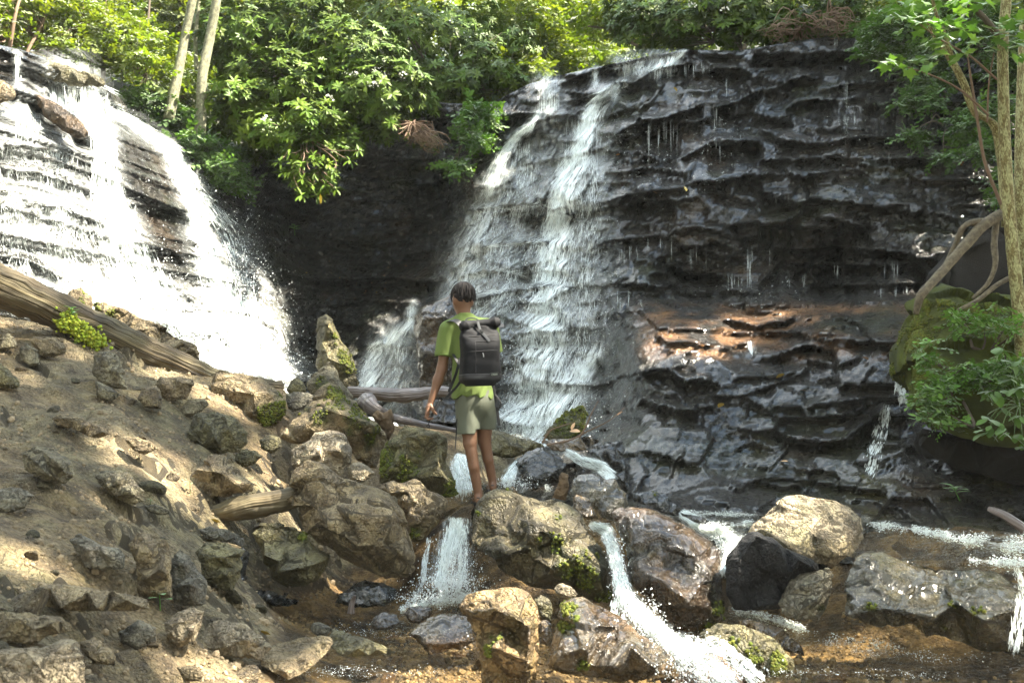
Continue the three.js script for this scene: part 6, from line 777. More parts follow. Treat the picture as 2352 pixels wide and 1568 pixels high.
// the forked maple on the mossy bank
const barkLichen = tex(512, (u, v) => { const a = loopNoise(u, v, 5, 2.7, 5), b = loopNoise(u, v, 26, 5.5, 4), t = smooth(a + 0.4 * b, -0.12, 0.2); return [lerp(0.52, 0.70, t) + 0.25 * b, lerp(0.47, 0.69, t) + 0.25 * b, lerp(0.30, 0.50, t) + 0.2 * b]; }, true);
M.maplebark = std({ name: 'lichen-spotted bark', color: new THREE.Color(0.72, 0.72, 0.66), map: rep(barkLichen, 3, 1.6), bumpMap: rep(grainBump, 4, 2), bumpScale: 0.008, roughness: 0.9 });
{
  const g = new THREE.Group(), S = (pts, r, mat = M.maplebark, nm = 'limb') => part(g, nm, tube(pts.map((a) => P(...a)), r, 10, 50, 0.05), mat);
  S([[2352, 905, 7.75], [2348, 800, 7.75], [2340, 700, 7.75], [2325, 560, 7.75], [2312, 400, 7.75], [2306, 250, 7.75], [2304, 100, 7.75], [2312, 0, 7.75], [2325, -150, 7.8]], [0.055, 0.052, 0.050, 0.048, 0.046, 0.044, 0.042, 0.040, 0.034], M.maplebark, 'trunk');
  S([[2312, 520, 7.95], [2300, 360, 7.95], [2282, 285, 7.9], [2240, 258, 7.85], [2214, 192, 7.8], [2181, 129, 7.8], [2148, 78, 7.8], [2100, -5, 7.8], [2060, -90, 7.8]], [0.04, 0.038, 0.036, 0.032, 0.030, 0.028, 0.026, 0.024, 0.02]);
  S([[2190, 145, 7.8], [2175, 90, 7.75], [2150, 30, 7.7], [2135, -40, 7.7]], [0.018, 0.016, 0.014, 0.012]); S([[2306, 95, 7.75], [2285, 70, 7.7], [2255, 35, 7.65], [2215, 5, 7.6], [2160, -5, 7.6]], [0.03, 0.026, 0.024, 0.02, 0.014], M.darkwood);
  S([[2352, 640, 8.2], [2345, 520, 8.2], [2342, 400, 8.2], [2344, 250, 8.3], [2350, 60, 8.4]], [0.05, 0.045, 0.04, 0.036, 0.03], M.maplebark);
  S([[2300, 470, 7.9], [2262, 370, 7.85], [2248, 290, 7.8], [2232, 190, 7.8], [2222, 120, 7.8]], [0.014, 0.013, 0.012, 0.010, 0.006], M.twig); S([[2271, 264, 7.75], [2211, 210, 7.65], [2151, 177, 7.55], [2070, 150, 7.45]], [0.010, 0.008, 0.006, 0.003], M.twig); S([[2290, 182, 7.7], [2230, 130, 7.6], [2160, 90, 7.5], [2100, 45, 7.4]], [0.009, 0.008, 0.006, 0.003], M.twig); S([[2268, 280, 7.8], [2272, 190, 7.75], [2284, 120, 7.7]], [0.008, 0.006, 0.004], M.twig);
  const sh = new THREE.Shape(), tip = (a, r) => [Math.sin(a) * r, Math.cos(a) * r];
  const lobes = [[0, 1], [0.22, 0.62], [0.42, 0.72], [0.62, 0.50], [0.95, 0.92], [1.25, 0.52], [1.5, 0.58], [1.75, 0.42], [2.15, 0.62], [2.5, 0.28]];
  sh.moveTo(...tip(0, 1)); for (const [a, r] of lobes.slice(1)) sh.lineTo(...tip(a, r)); sh.lineTo(0, -0.12); for (const [a, r] of lobes.slice(1).reverse()) sh.lineTo(...tip(-a, r)); sh.closePath();
  const mg = new THREE.ShapeGeometry(sh); { const p = mg.attributes.position; for (let i = 0; i < p.count; i++) { const x = p.getX(i), y = p.getY(i); p.setXYZ(i, x * 0.085, 0.02 * Math.abs(x) - 0.02 * y * y, y * 0.085 + 0.02); } mg.computeVertexNormals(); }
  const mm = [[0.085, 0.19, 0.014], [0.105, 0.22, 0.016], [0.13, 0.25, 0.018], [0.065, 0.155, 0.012]].map(([r, gg, b], i) => leafMat('maple leaf ' + i, r, gg, b));
  let n = 0; const Z = L4;
  for (const [x0, x1, y0, y1, c, d] of [[980, 1250, -10, 150, 30, 7.4], [1000, 1300, 100, 240, 20, 7.4], [1250, 1600, -10, 160, 26, 7.5], [1250, 1620, 150, 400, 34, 7.5], [860, 1180, 420, 545, 15, 7.4], [1180, 1350, 430, 500, 8, 7.45], [1600, 1830, 180, 400, 16, 7.6], [1850, 2040, 90, 330, 24, 7.4], [1900, 2050, 300, 470, 8, 7.3], [1650, 1830, 0, 60, 8, 7.6], [1350, 1600, 400, 470, 6, 7.5]])
    for (let i = 0; i < c; i++) { const [px, py] = Z(rr(x0, x1), rr(y0, y1)), o = part(g, n++ ? `leaf_${String(n - 1).padStart(3, '0')}` : 'leaf', mg, pick(mm)); o.applyMatrix4(basisAt(P(px, py, d + rr(-0.35, 0.35)), sc(gauss(), -0.25 + 0.2 * gauss(), gauss() * 0.6 + 0.35), rr(-0.45, 0.45), rr(0.75, 1.25))); }
  top(g, 'forked_maple', 'slim forked maple with lichen-spotted bark growing from the mossy bank', 'tree');
}
// ---------------------------------------------------------------- the mossy bank, its roots and herbs
const bankMat = std({ name: 'moss and soil', vertexColors: true, bumpMap: rep(grainBump, 3), bumpScale: 0.05, roughness: 1 });
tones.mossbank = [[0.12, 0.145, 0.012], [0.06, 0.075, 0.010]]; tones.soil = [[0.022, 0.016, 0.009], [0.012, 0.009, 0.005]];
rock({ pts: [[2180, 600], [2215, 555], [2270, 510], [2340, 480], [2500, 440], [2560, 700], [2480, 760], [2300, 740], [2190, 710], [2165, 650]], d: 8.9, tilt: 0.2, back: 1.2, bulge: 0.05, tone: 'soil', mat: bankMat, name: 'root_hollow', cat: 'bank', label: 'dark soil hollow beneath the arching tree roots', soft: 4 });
rock({ pts: [[2096, 780], [2100, 720], [2116, 670], [2160, 640], [2200, 660], [2290, 670], [2360, 680], [2520, 660], [2560, 1020], [2440, 1050], [2350, 1035], [2260, 1015], [2190, 1005], [2135, 985], [2108, 930], [2096, 860]], d: 7.75, tilt: 0.5, back: 1.0, tone: 'mossbank', mat: bankMat, name: 'mossy_bank', cat: 'bank', label: 'rounded moss-covered bank bulging beside the wet cliff', soft: 4, rough: 1.0, moss: [[2130, 760, 90], [2120, 860, 70], [2250, 740, 90], [2300, 800, 80], [2140, 940, 50]], tuft: 0.9 });
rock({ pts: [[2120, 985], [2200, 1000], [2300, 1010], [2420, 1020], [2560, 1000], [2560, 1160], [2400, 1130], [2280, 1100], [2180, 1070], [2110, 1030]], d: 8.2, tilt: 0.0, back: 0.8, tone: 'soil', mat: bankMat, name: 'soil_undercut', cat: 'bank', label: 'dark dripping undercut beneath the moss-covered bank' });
const rootMat = std({ name: 'smooth root', color: new THREE.Color(0.25, 0.20, 0.12), map: rep(mottle, 4), bumpMap: rep(grainBump, 5), bumpScale: 0.01, roughness: 0.8 });
[[[[2300, 492, 7.9], [2262, 515, 7.85], [2225, 555, 7.8], [2185, 600, 7.75], [2150, 640, 7.7], [2115, 680, 7.65], [2104, 720, 7.7]], [0.045, 0.045, 0.042, 0.04, 0.036, 0.034, 0.022], 'thick arching root sweeping down to the mossy bank edge'], [[[2290, 500, 7.95], [2284, 560, 7.9], [2286, 610, 7.85], [2270, 650, 7.85], [2235, 685, 7.85]], [0.028, 0.026, 0.022, 0.018, 0.014], 'looping thin root hanging in the dark hollow'], [[[2335, 630, 7.9], [2290, 655, 7.85], [2245, 690, 7.8], [2200, 712, 7.75]], [0.022, 0.02, 0.018, 0.012], 'straight brown root crossing under the looping root'], [[[2270, 508, 7.9], [2240, 510, 7.85], [2215, 520, 7.85], [2195, 560, 7.9], [2165, 620, 7.9]], [0.03, 0.028, 0.024, 0.02, 0.014], 'smaller root running above the arching root']].forEach(([pp, r, label]) => top(new THREE.Mesh(tube(pp.map((a) => P(...a)), r, 9, 40, 0.12), rootMat), 'tree_root', label, 'root'));
bush('leafy_herbs', 'dense bright herbs covering the front of the mossy bank', 'plant', [[2165, 890, 50, 26, 7.45, 0.14, 60], [2230, 860, 60, 30, 7.5, 0.14, 80], [2310, 850, 50, 30, 7.45, 0.16, 80], [2240, 910, 70, 34, 7.35, 0.14, 120], [2330, 880, 40, 60, 7.3, 0.2, 110], [2140, 930, 26, 40, 7.4, 0.1, 50], [2190, 960, 40, 30, 7.35, 0.1, 50], [2150, 740, 50, 40, 7.55, 0.08, 40], [2230, 730, 60, 40, 7.6, 0.08, 50], [2310, 740, 50, 40, 7.6, 0.08, 46], [2130, 820, 30, 50, 7.5, 0.06, 30]], 'sprig', M.herb, { root: [2240, 880, 7.9], twig: 30, s: 0.55, gap: 0.0, dim: 0.8, bright: 1.7 });
{ // a larger-leaved plant whose leaves can be told apart
  const g = new THREE.Group(), stems = [], mm = [0.8, 1, 1.25].map((k) => { const m = M.herb.clone(); m.color.multiplyScalar(k); return m; }); let n = 0; const base = P(2340, 930, 7.4);
  for (const [x, y] of [[2320, 870], [2290, 900], [2340, 890], [2275, 960], [2300, 985], [2330, 1000], [2345, 950], [2310, 940], [2270, 985], [2350, 1020], [2325, 830], [2295, 800]]) { const e = P(x, y, 7.15 + rr(-0.12, 0.12)); stems.push(tube([base, base.clone().lerp(e, 0.6).add(sc(0, 0.05, 0)), e], [0.006, 0.004, 0.002], 4, 8)); for (let i = 0; i < 7; i++) { const o = part(g, n++ ? `leaf_${String(n - 1).padStart(3, '0')}` : 'leaf', bigLeaf, pick(mm)); o.applyMatrix4(basisAt(e.clone().add(sc(gauss() * 0.02, gauss() * 0.015, gauss() * 0.02)), sc(gauss(), -0.35 + 0.3 * gauss(), 0.35 + gauss() * 0.6), rr(-0.4, 0.4), rr(0.7, 1.2))); } }
  part(g, 'stems', merge(stems), M.herb); top(g, 'broad_leaved_plant', 'broad-leaved plant drooping over the dark undercut of the bank', 'plant');
}
function sprigPlant(label, at, n, leaf, mat, s, name = 'seedling', tilt = sc(0, 1, 0.2)) {
  const g = new THREE.Group(), stem = at.clone().addScaledVector(tilt, s); part(g, 'stem', tube([at, at.clone().lerp(stem, 0.5), stem], [s * 0.03, s * 0.025, s * 0.015], 5, 6), mat);
  for (let i = 0; i < n; i++) { const a = i * 2.4, p = at.clone().lerp(stem, 0.55 + 0.45 * i / n), o = part(g, i ? `leaf_${String(i).padStart(3, '0')}` : 'leaf', leaf, mat); o.applyMatrix4(basisAt(p, sc(Math.cos(a), 0.25, Math.sin(a) * 0.8 + 0.2), 0, s * 8 * rr(0.8, 1.2))); }
  return top(g, name, label, 'plant');
}
sprigPlant('bright green seedling in the gap beside the tall tan block', groundHit(372, 1402).add(sc(0, 0, 0.03)), 5, ovalLeaf, M.maple, 0.11); sprigPlant('tiny pale seedling in front of the slab-topped boulder', groundHit(436, 1136), 5, tinyLeaf, M.leaf, 0.10); sprigPlant('green sprig sprouting on the dark recess wall', P(676, 540, wallDepth(676, 540) - 0.1), 8, ovalLeaf, M.maple, 0.18);
sprigPlant('broken green sprig lying on the wet rock near the dead root', P(2205, 1150, wallDepth(2205, 1150) - 0.12), 8, bigLeaf, M.maple, 0.14, 'fallen_sprig', sc(-0.5, 0.9, 0.3)); sprigPlant('small fern tuft growing at the log underside', P(165, 745, 9.05), 10, tinyLeaf, M.maple, 0.16, 'fern_tuft'); sprigPlant('small green sprout at the bank below the undercut stone', groundHit(345, 1165), 6, tinyLeaf, M.herb, 0.06);
{ const l = []; for (let i = 0; i < 900; i++) { const t = rnd(), px = 140 + 90 * t + gauss() * 9, py = 732 + 58 * t + gauss() * 10; const p = P(px, py, 9.02 + 0.15 * t + rr(-0.05, 0.05)), s = rr(0.008, 0.02); waterQ.setFromEuler(new THREE.Euler(rr(0, 6), rr(0, 6), 0)); l.push(new THREE.Matrix4().compose(p, waterQ.clone(), sc(s, s, s))); } const c = vary(l.length, 0.7, 1.3).map((k) => new THREE.Color(0.26 * k.r, 0.32 * k.g, 0.03 * k.b)); const o = stuff(null, 'moss_clump', tuftGeo, M.mossTuft, l, c); tag(o, 'yellow-green moss clump hanging under the long log', 'moss', null, 'stuff'); scene.add(o); }
// bare fallen twigs at the foot of the slabs
[[[[1255, 1022, 9.4], [1310, 1010, 9.4], [1350, 990, 9.4], [1400, 965, 9.3], [1435, 935, 9.3]], 'long bare twig arching over the stones below the green hump'], [[[1330, 1005, 9.4], [1345, 980, 9.4], [1358, 950, 9.4], [1374, 920, 9.4]], 'forked bare twig standing up against the wet slab'], [[[1245, 1018, 9.5], [1262, 990, 9.5], [1290, 978, 9.5], [1318, 970, 9.5]], 'short bare twig lying across the green hump']].forEach(([pp, label]) => top(new THREE.Mesh(tube(pp.map((a) => P(...a)), [0.011, 0.009, 0.006, 0.003], 6, 24, 0.1), M.twig), 'bare_twig', label, 'twig'));
// fallen leaves
{ const tones2 = [[0.62, 0.45, 0.10], [0.45, 0.22, 0.08], [0.60, 0.36, 0.18]].map((c) => std({ name: 'fallen leaf', color: new THREE.Color(...c), roughness: 0.6, side: THREE.DoubleSide }));
  for (const [x, y, k, label] of [[1650, 936, 0, 'yellow leaf stuck upright on the wet slab below the ledge'], [1783, 868, 0, 'yellow leaf lying on the long bluish slab'], [1634, 1002, 2, ''], [1789, 1060, 2, ''], [1995, 826, 2, ''], [1838, 896, 2, ''], [1572, 428, 0, ''], [1510, 445, 2, ''], [1424, 355, 1, ''], [1555, 210, 0, 'thin yellow leaf on the mossy upper slab'], [2210, 380, 1, 'orange leaf on the ledge under the forked stem'], [1320, 970, 2, 'curled tan leaf beside the forked bare twig'], [1308, 990, 2, 'second curled tan leaf under the long bare twig'], [1432, 945, 1, 'brown leaf at the tip of the long bare twig']]) {
    const o = new THREE.Mesh(bigLeaf, tones2[k]); o.applyMatrix4(basisAt(P(x, y, (x < 1330 && x > 1300 ? 9.3 : x === 1432 ? 9.25 : wallDepth(x, y) - 0.03)), sc(rr(-1, 1), rr(-1, 0.6), 0.3), rr(-0.5, 0.5), rr(0.7, 1.05))); top(o, 'fallen_leaf', label || 'small dead orange leaf plastered on the wet cliff', 'leaf', label ? null : 'dead leaves on the wet cliff');
  }
  for (const [x, y, k, label] of [[622, 1472, 0, 'curled yellow and green leaf beside the flat triangular slab'], [507, 1212, 0, 'long yellow leaf near the driftwood log end']]) { const o = new THREE.Mesh(bigLeaf, tones2[k]); o.applyMatrix4(basisAt(groundHit(x, y).add(sc(0, 0.04, 0.02)), sc(-0.8, 0.3, 0.2), 0.6, 0.9)); top(o, 'fallen_leaf', label, 'leaf'); }
  for (let i = 0; i < 26; i++) { const px = rr(690, 940), py = rr(600, 690), o = new THREE.Mesh(tinyLeaf, tones2[i % 3]); o.applyMatrix4(basisAt(P(px, py, wallDepth(px, py) - 0.04), sc(gauss(), 0.3, gauss()), rr(-1, 1), 0.9)); top(o, 'fallen_leaf', 'small fallen leaf speckling the ledge in the dark recess', 'leaf', 'leaf specks on the recess ledge'); }
}
// ---------------------------------------------------------------- the hiker: distance fields round a posed skeleton, meshed as one body
function surfaceNet(f, lo, hi, cell) {
  const n = [0, 1, 2].map((c) => Math.ceil((hi.getComponent(c) - lo.getComponent(c)) / cell) + 1), [nx, ny, nz] = n, v = new Float32Array(nx * ny * nz), at = (i, j, k) => (k * ny + j) * nx + i, p = sc(0, 0, 0);
  const Q = 6, far = Q * cell * 1.6; // whole blocks far from the surface are skipped
  for (let K = 0; K < nz; K += Q) for (let J = 0; J < ny; J += Q) for (let I = 0; I < nx; I += Q) {
    const c = f(p.set(lo.x + (I + Q / 2) * cell, lo.y + (J + Q / 2) * cell, lo.z + (K + Q / 2) * cell)), skip = Math.abs(c) > far;
    for (let k = K; k < Math.min(nz, K + Q); k++) for (let j = J; j < Math.min(ny, J + Q); j++) for (let i = I; i < Math.min(nx, I + Q); i++) v[at(i, j, k)] = skip ? c : f(p.set(lo.x + i * cell, lo.y + j * cell, lo.z + k * cell));
  }
  const id = new Int32Array(v.length).fill(-1), pos = [], idx = [];
  for (let k = 0; k < nz - 1; k++) for (let j = 0; j < ny - 1; j++) for (let i = 0; i < nx - 1; i++) {
    let x = 0, y = 0, z = 0, c = 0;
    for (let e = 0; e < 12; e++) { const ax = e >> 2, b1 = e & 1, b2 = (e >> 1) & 1, a = [i, j, k]; a[(ax + 1) % 3] += b1; a[(ax + 2) % 3] += b2; const b = [...a]; b[ax]++; const va = v[at(...a)], vb = v[at(...b)]; if ((va < 0) === (vb < 0)) continue; const t = va / (va - vb); x += a[0] + (b[0] - a[0]) * t; y += a[1] + (b[1] - a[1]) * t; z += a[2] + (b[2] - a[2]) * t; c++; }
    if (c) { id[at(i, j, k)] = pos.length / 3; pos.push(lo.x + x / c * cell, lo.y + y / c * cell, lo.z + z / c * cell); }
  }
  for (let k = 1; k < nz - 1; k++) for (let j = 1; j < ny - 1; j++) for (let i = 1; i < nx - 1; i++) for (let ax = 0; ax < 3; ax++) {
    const b = [i, j, k]; b[ax]++; const va = v[at(i, j, k)], vb = v[at(...b)]; if ((va < 0) === (vb < 0)) continue;
    const u = (ax + 1) % 3, w = (ax + 2) % 3, q = (du, dw) => { const a = [i, j, k]; a[u] -= du; a[w] -= dw; return id[at(...a)]; }, A = q(0, 0), B = q(1, 0), C = q(1, 1), D = q(0, 1);
    if (va < 0) idx.push(A, B, C, A, C, D); else idx.push(A, C, B, A, D, C);
  }
  const g = geom(pos, idx); addUV(g); return g;
}
const smin = (a, b, k) => { const h = Math.max(k - Math.abs(a - b), 0) / k; return Math.min(a, b) - h * h * k * 0.25; };
function cone(a, b, ra, rb) { const ba = b.clone().sub(a), l2 = ba.lengthSq(), pa = sc(0, 0, 0); return (p) => { pa.copy(p).sub(a); const t = clamp(pa.dot(ba) / l2); return Math.sqrt((pa.x - ba.x * t) ** 2 + (pa.y - ba.y * t) ** 2 + (pa.z - ba.z * t) ** 2) - lerp(ra, rb, t); }; }
function ellip(c, r, yaw = 0) { const cs = Math.cos(yaw), sn = Math.sin(yaw), m = Math.min(r.x, r.y, r.z); return (p) => { const x = p.x - c.x, y = p.y - c.y, z = p.z - c.z, X = cs * x - sn * z, Z = sn * x + cs * z; const k = Math.sqrt((X / r.x) ** 2 + (y / r.y) ** 2 + (Z / r.z) ** 2); return (k - 1) * m * (k < 1 ? 1 : 1 + 0.3 * (Math.max(r.x, r.y, r.z) / m - 1)); }; }
const flatZ = (f, z0, k) => { const q = sc(0, 0, 0); return (p) => f(q.set(p.x, p.y, z0 + (p.z - z0) / k)) * Math.min(1, k + 0.1); };
const union = (list, k) => (p) => { let d = 1e9; for (const f of list) d = d > 1e8 ? f(p) : smin(d, f(p), k); return d; };
{
  const DB = 8.2, J = (x, y, dd = 0) => P(x, y, DB + dd), zc = -DB;
  const yaw = 0.62; // the head looks away, towards the wide fall
  const head = J(1063, 686, 0.02), face = sc(-Math.sin(yaw), 0, -Math.cos(yaw)), side = sc(-Math.cos(yaw), 0, Math.sin(yaw)); // side: towards the ear that shows
  const shL = J(1028, 760, 0.0), elL = J(1014, 848, 0.0), wrL = J(988, 925, -0.04), shR = J(1124, 756, 0.08), elR = J(1136, 838, 0.14), wrR = J(1112, 872, 0.36);
  const hipL = J(1074, 922, 0.02), knL = J(1079, 1018, -0.01), anL = J(1098, 1134, 0.03), hipR = J(1112, 920, 0.06), knR = J(1112, 1012, 0.14), anR = J(1131, 1106, 0.22);
  const nose = head.clone().addScaledVector(face, 0.10).add(sc(0, -0.02, 0)), jaw = head.clone().addScaledVector(face, 0.052).add(sc(0, -0.085, 0));
  const chest = [flatZ(cone(J(1077, 772, 0.03), J(1083, 850, 0.03), 0.150, 0.128), zc - 0.03, 0.70), flatZ(cone(J(1083, 850, 0.03), J(1090, 915, 0.03), 0.125, 0.140), zc - 0.03, 0.74), cone(J(1040, 757, 0.02), J(1116, 753, 0.07), 0.062, 0.062)];
  const leg = (h, k, a, dz) => [cone(h, k, 0.088, 0.056), cone(k, a, 0.050, 0.034), cone(k.clone().lerp(a, 0.16).add(sc(0, 0, 0.018)), k.clone().lerp(a, 0.46).add(sc(0, 0, 0.026)), 0.042, 0.040), cone(k.clone().lerp(a, 0.46).add(sc(0, 0, 0.02)), a, 0.036, 0.026), cone(a.clone().add(sc(0, -0.035, 0.02)), a.clone().add(sc(-0.03, -0.055, -0.15)), 0.034, 0.026), cone(a.clone().add(sc(0, -0.055, 0.03)), a.clone().add(sc(-0.035, -0.065, -0.17)), 0.026, 0.02)];
  const arm = (s, e, w) => [cone(s, e, 0.052, 0.042), cone(e, e.clone().lerp(w, 0.35), 0.043, 0.042), cone(e.clone().lerp(w, 0.3), w, 0.042, 0.026)];
  const headF = union([ellip(head.clone().add(sc(0, 0.012, 0)), sc(0.078, 0.108, 0.098), -yaw), ellip(head.clone().addScaledVector(face, 0.03).add(sc(0, -0.045, 0)), sc(0.062, 0.075, 0.07), -yaw), cone(jaw, jaw.clone().addScaledVector(face, 0.022), 0.034, 0.026)], 0.035);
  const eyeS = [1, -1].map((s) => head.clone().addScaledVector(face, 0.088).addScaledVector(side, 0.032 * s).add(sc(0, 0.005, 0)));
  const headAll = union([headF, cone(nose, nose.clone().addScaledVector(face, 0.012).add(sc(0, -0.025, 0)), 0.01, 0.014), cone(head.clone().addScaledVector(face, 0.09).addScaledVector(side, 0.035).add(sc(0, 0.03, 0)), head.clone().addScaledVector(face, 0.09).addScaledVector(side, -0.035).add(sc(0, 0.03, 0)), 0.012, 0.012), cone(jaw.clone().addScaledVector(face, 0.028).addScaledVector(side, 0.018).add(sc(0, 0.03, 0)), jaw.clone().addScaledVector(face, 0.028).addScaledVector(side, -0.018).add(sc(0, 0.03, 0)), 0.009, 0.009), ...eyeS.map((e) => cone(e, e.clone().addScaledVector(face, 0.004), 0.011, 0.009))], 0.012);
  const ears = [1, -1].map((s) => ellip(head.clone().addScaledVector(side, 0.082 * s).addScaledVector(face, -0.004).add(sc(0, -0.022, 0)), sc(0.016, 0.033, 0.021), -yaw));
  const hand = (wr, dirDown, s) => { // palm and five curled fingers
    const list = [cone(wr, wr.clone().addScaledVector(dirDown, 0.045), 0.024, 0.028)], kn = wr.clone().addScaledVector(dirDown, 0.085);
    for (let i = 0; i < 4; i++) { const z = (i - 1.5) * 0.0185, b = kn.clone().add(sc(-0.004 + 0.004 * i, -0.004 * Math.abs(i - 1.2), -z)), l = [0.9, 1, 0.95, 0.78][i]; const m1 = wr.clone().addScaledVector(dirDown, 0.03).add(sc(0, 0, -z * 0.7)), p1 = b.clone().add(sc(-0.006, -0.034 * l, 0)), p2 = p1.clone().add(sc(0.020 * s, -0.020 * l, 0)), p3 = p2.clone().add(sc(0.022 * s, 0.004, 0)); list.push(cone(m1, b, 0.015, 0.0125), cone(b, p1, 0.0115, 0.0102), cone(p1, p2, 0.0102, 0.0092), cone(p2, p3, 0.0092, 0.0078)); }
    const t0 = wr.clone().addScaledVector(dirDown, 0.025).add(sc(0.012 * s, 0, 0.018)), t1 = t0.clone().add(sc(0.018 * s, -0.034, 0.016)), t2 = t1.clone().add(sc(0.016 * s, -0.026, -0.002)), t3 = t2.clone().add(sc(0.012 * s, -0.010, -0.006)); list.push(cone(t0, t1, 0.015, 0.012), cone(t1, t2, 0.012, 0.0105), cone(t2, t3, 0.0105, 0.0085));
    return list;
  };
  const downL = wrL.clone().sub(elL).normalize();
  const bodyF = union([...chest, cone(J(1066, 745, 0.03), head.clone().add(sc(0.002, -0.05, 0.01)), 0.062, 0.056), headAll, ...ears, ...arm(shL, elL, wrL), ...arm(shR, elR, wrR), ...leg(hipL, knL, anL), ...leg(hipR, knR, anR)], 0.022);
  const bounds = [J(975, 1175, 0.5), J(1165, 640, -0.3)], lo = sc(bounds[0].x - 0.05, bounds[0].y - 0.03, -DB - 0.55), hi = sc(bounds[1].x + 0.05, bounds[1].y + 0.03, -DB + 0.3);
  const bodyGeo = surfaceNet(bodyF, lo, hi, 0.0105);
  const hl = surfaceNet(union(hand(wrL, downL, 1), 0.006), wrL.clone().add(sc(-0.09, -0.2, -0.09)), wrL.clone().add(sc(0.12, 0.04, 0.1)), 0.0035);
  const hr = surfaceNet(union(hand(wrR, sc(-0.3, -0.3, -0.9).normalize(), -1), 0.006), wrR.clone().add(sc(-0.15, -0.14, -0.16)), wrR.clone().add(sc(0.1, 0.06, 0.08)), 0.005);
  const skin = std({ name: 'skin', color: new THREE.Color(0.175, 0.085, 0.044), roughness: 0.48, bumpMap: rep(grainBump, 8), bumpScale: 0.0015 });
  const person = new THREE.Group(); part(person, 'body', BGU.mergeGeometries([bodyGeo, hl, hr]), skin);
  // shirt
  const crease = (p) => 0.007 * fbm(p.x * 9, p.y * 4 + p.x * 5, p.z * 9, 3) + 0.006 * Math.sin((p.y * 1.2 - p.x * 2.2) * 26 + 5 * fbm(p.x * 4, p.y * 4, p.z * 4, 2)) * smooth(-p.y, -1.75, -1.45);
  const hem = J(1080, 913).y, slv = shL.clone().lerp(elL, 0.66), sdir = elL.clone().sub(shL).normalize(), sdirR = elR.clone().sub(shR).normalize(), slvR = shR.clone().lerp(elR, 0.66);
  const torso = union([flatZ(cone(J(1077, 772, 0.03), J(1083, 850, 0.03), 0.168, 0.150), zc - 0.03, 0.72), flatZ(cone(J(1083, 850, 0.03), J(1082, 925, 0.03), 0.148, 0.186), zc - 0.03, 0.74), cone(J(1042, 752, 0.02), J(1114, 749, 0.07), 0.070, 0.068), cone(J(1064, 742, 0.02), J(1066, 726, 0.02), 0.085, 0.068)], 0.05);
  const sleeves = [[shL, elL, slv, sdir], [shR, elR, slvR, sdirR]].map(([s, e, c, d]) => { const f = cone(s.clone().addScaledVector(d, -0.01), e, 0.078, 0.082), n = d, q = sc(0, 0, 0); return (p) => Math.max(f(p), q.copy(p).sub(c).dot(n)); });
  const collarY = J(1066, 719).y, neckHole = cone(J(1064, 760, 0.03), head, 0.066, 0.058);
  const shirtF = (p) => { const t = Math.max(torso(p), hem - p.y + 0.012 * Math.sin(p.x * 14) + 0.003 * Math.sin(p.x * 31 + 1)); let d = smin(t, sleeves[0](p), 0.03); d = smin(d, sleeves[1](p), 0.03); d = Math.max(d, p.y - collarY - 0.25 * (p.z - zc) * 0.2, p.y > collarY - 0.03 ? -neckHole(p) : -1); return d + crease(p) * 1.5; };
  const fabric = tex(256, (u, v) => 0.5 + 0.25 * Math.sin(u * 6.283 * 64) * Math.sin(v * 6.283 * 64) + 0.2 * loopNoise(u, v, 30, 3.3, 2));
  part(person, 'shirt', surfaceNet(shirtF, sc(lo.x, hem - 0.05, lo.z + 0.2), sc(hi.x, collarY + 0.05, hi.z - 0.05), 0.009), std({ name: 'green cotton', color: new THREE.Color(0.125, 0.175, 0.042), roughness: 0.95, bumpMap: rep(fabric, 12), bumpScale: 0.0015 }), 'short-sleeved green T-shirt');
  const hemGeo = tube([0, 1, 2, 3, 4, 5, 6].map((i) => slv.clone().addScaledVector(sdir, -0.012).add(sc(Math.cos(i * 1.0472) * 0.080, Math.cos(i * 1.0472) * 0.008, Math.sin(i * 1.0472) * 0.080))), [0.003, 0.003], 5, 30);
  part(person, 'sleeve_hem', hemGeo, std({ color: new THREE.Color(0.145, 0.225, 0.045), roughness: 0.9 }));
  // shorts
  const cuffL = hipL.clone().lerp(knL, 0.78), cuffR = hipR.clone().lerp(knR, 0.72), legs = union([cone(hipL, cuffL.clone().add(sc(-0.012, -0.02, 0)), 0.108, 0.098), cone(hipR, cuffR.clone().add(sc(0.01, -0.02, 0)), 0.106, 0.090), flatZ(cone(J(1087, 895, 0.03), J(1090, 925, 0.03), 0.145, 0.155), zc - 0.03, 0.78)], 0.02);
  const shortsF = (p) => Math.max(legs(p), (p.x < (hipL.x + hipR.x) / 2 ? cuffL.y : cuffR.y) - p.y, p.y - J(0, 892).y) + 0.006 * fbm(p.x * 10, p.y * 5, p.z * 10, 3);
  part(person, 'shorts', surfaceNet(shortsF, sc(lo.x + 0.1, cuffL.y - 0.05, lo.z + 0.2), sc(hi.x, J(0, 885).y, hi.z - 0.05), 0.009), std({ name: 'grey green nylon', color: new THREE.Color(0.095, 0.105, 0.072), roughness: 0.75, bumpMap: rep(fabric, 10), bumpScale: 0.001 }), 'grey-green knee-length shorts');
  // hair in short twists falling from the crown
  const crown = head.clone().addScaledVector(face, -0.035).add(sc(0, 0.115, 0)), twists = [];
  const capE = ellip(head.clone().add(sc(0, 0.014, 0)), sc(0.083, 0.112, 0.102), -yaw);
  const capF = (p) => Math.max(capE(p), head.y + 0.002 + 0.45 * ((p.x - head.x) * face.x + (p.z - head.z) * face.z) + 0.012 * Math.sin(p.x * 90) - p.y) + 0.014 * fbm(p.x * 45, p.y * 45, p.z * 45, 2);
  const cap = surfaceNet(capF, head.clone().add(sc(-0.13, -0.12, -0.13)), head.clone().add(sc(0.13, 0.15, 0.13)), 0.006);
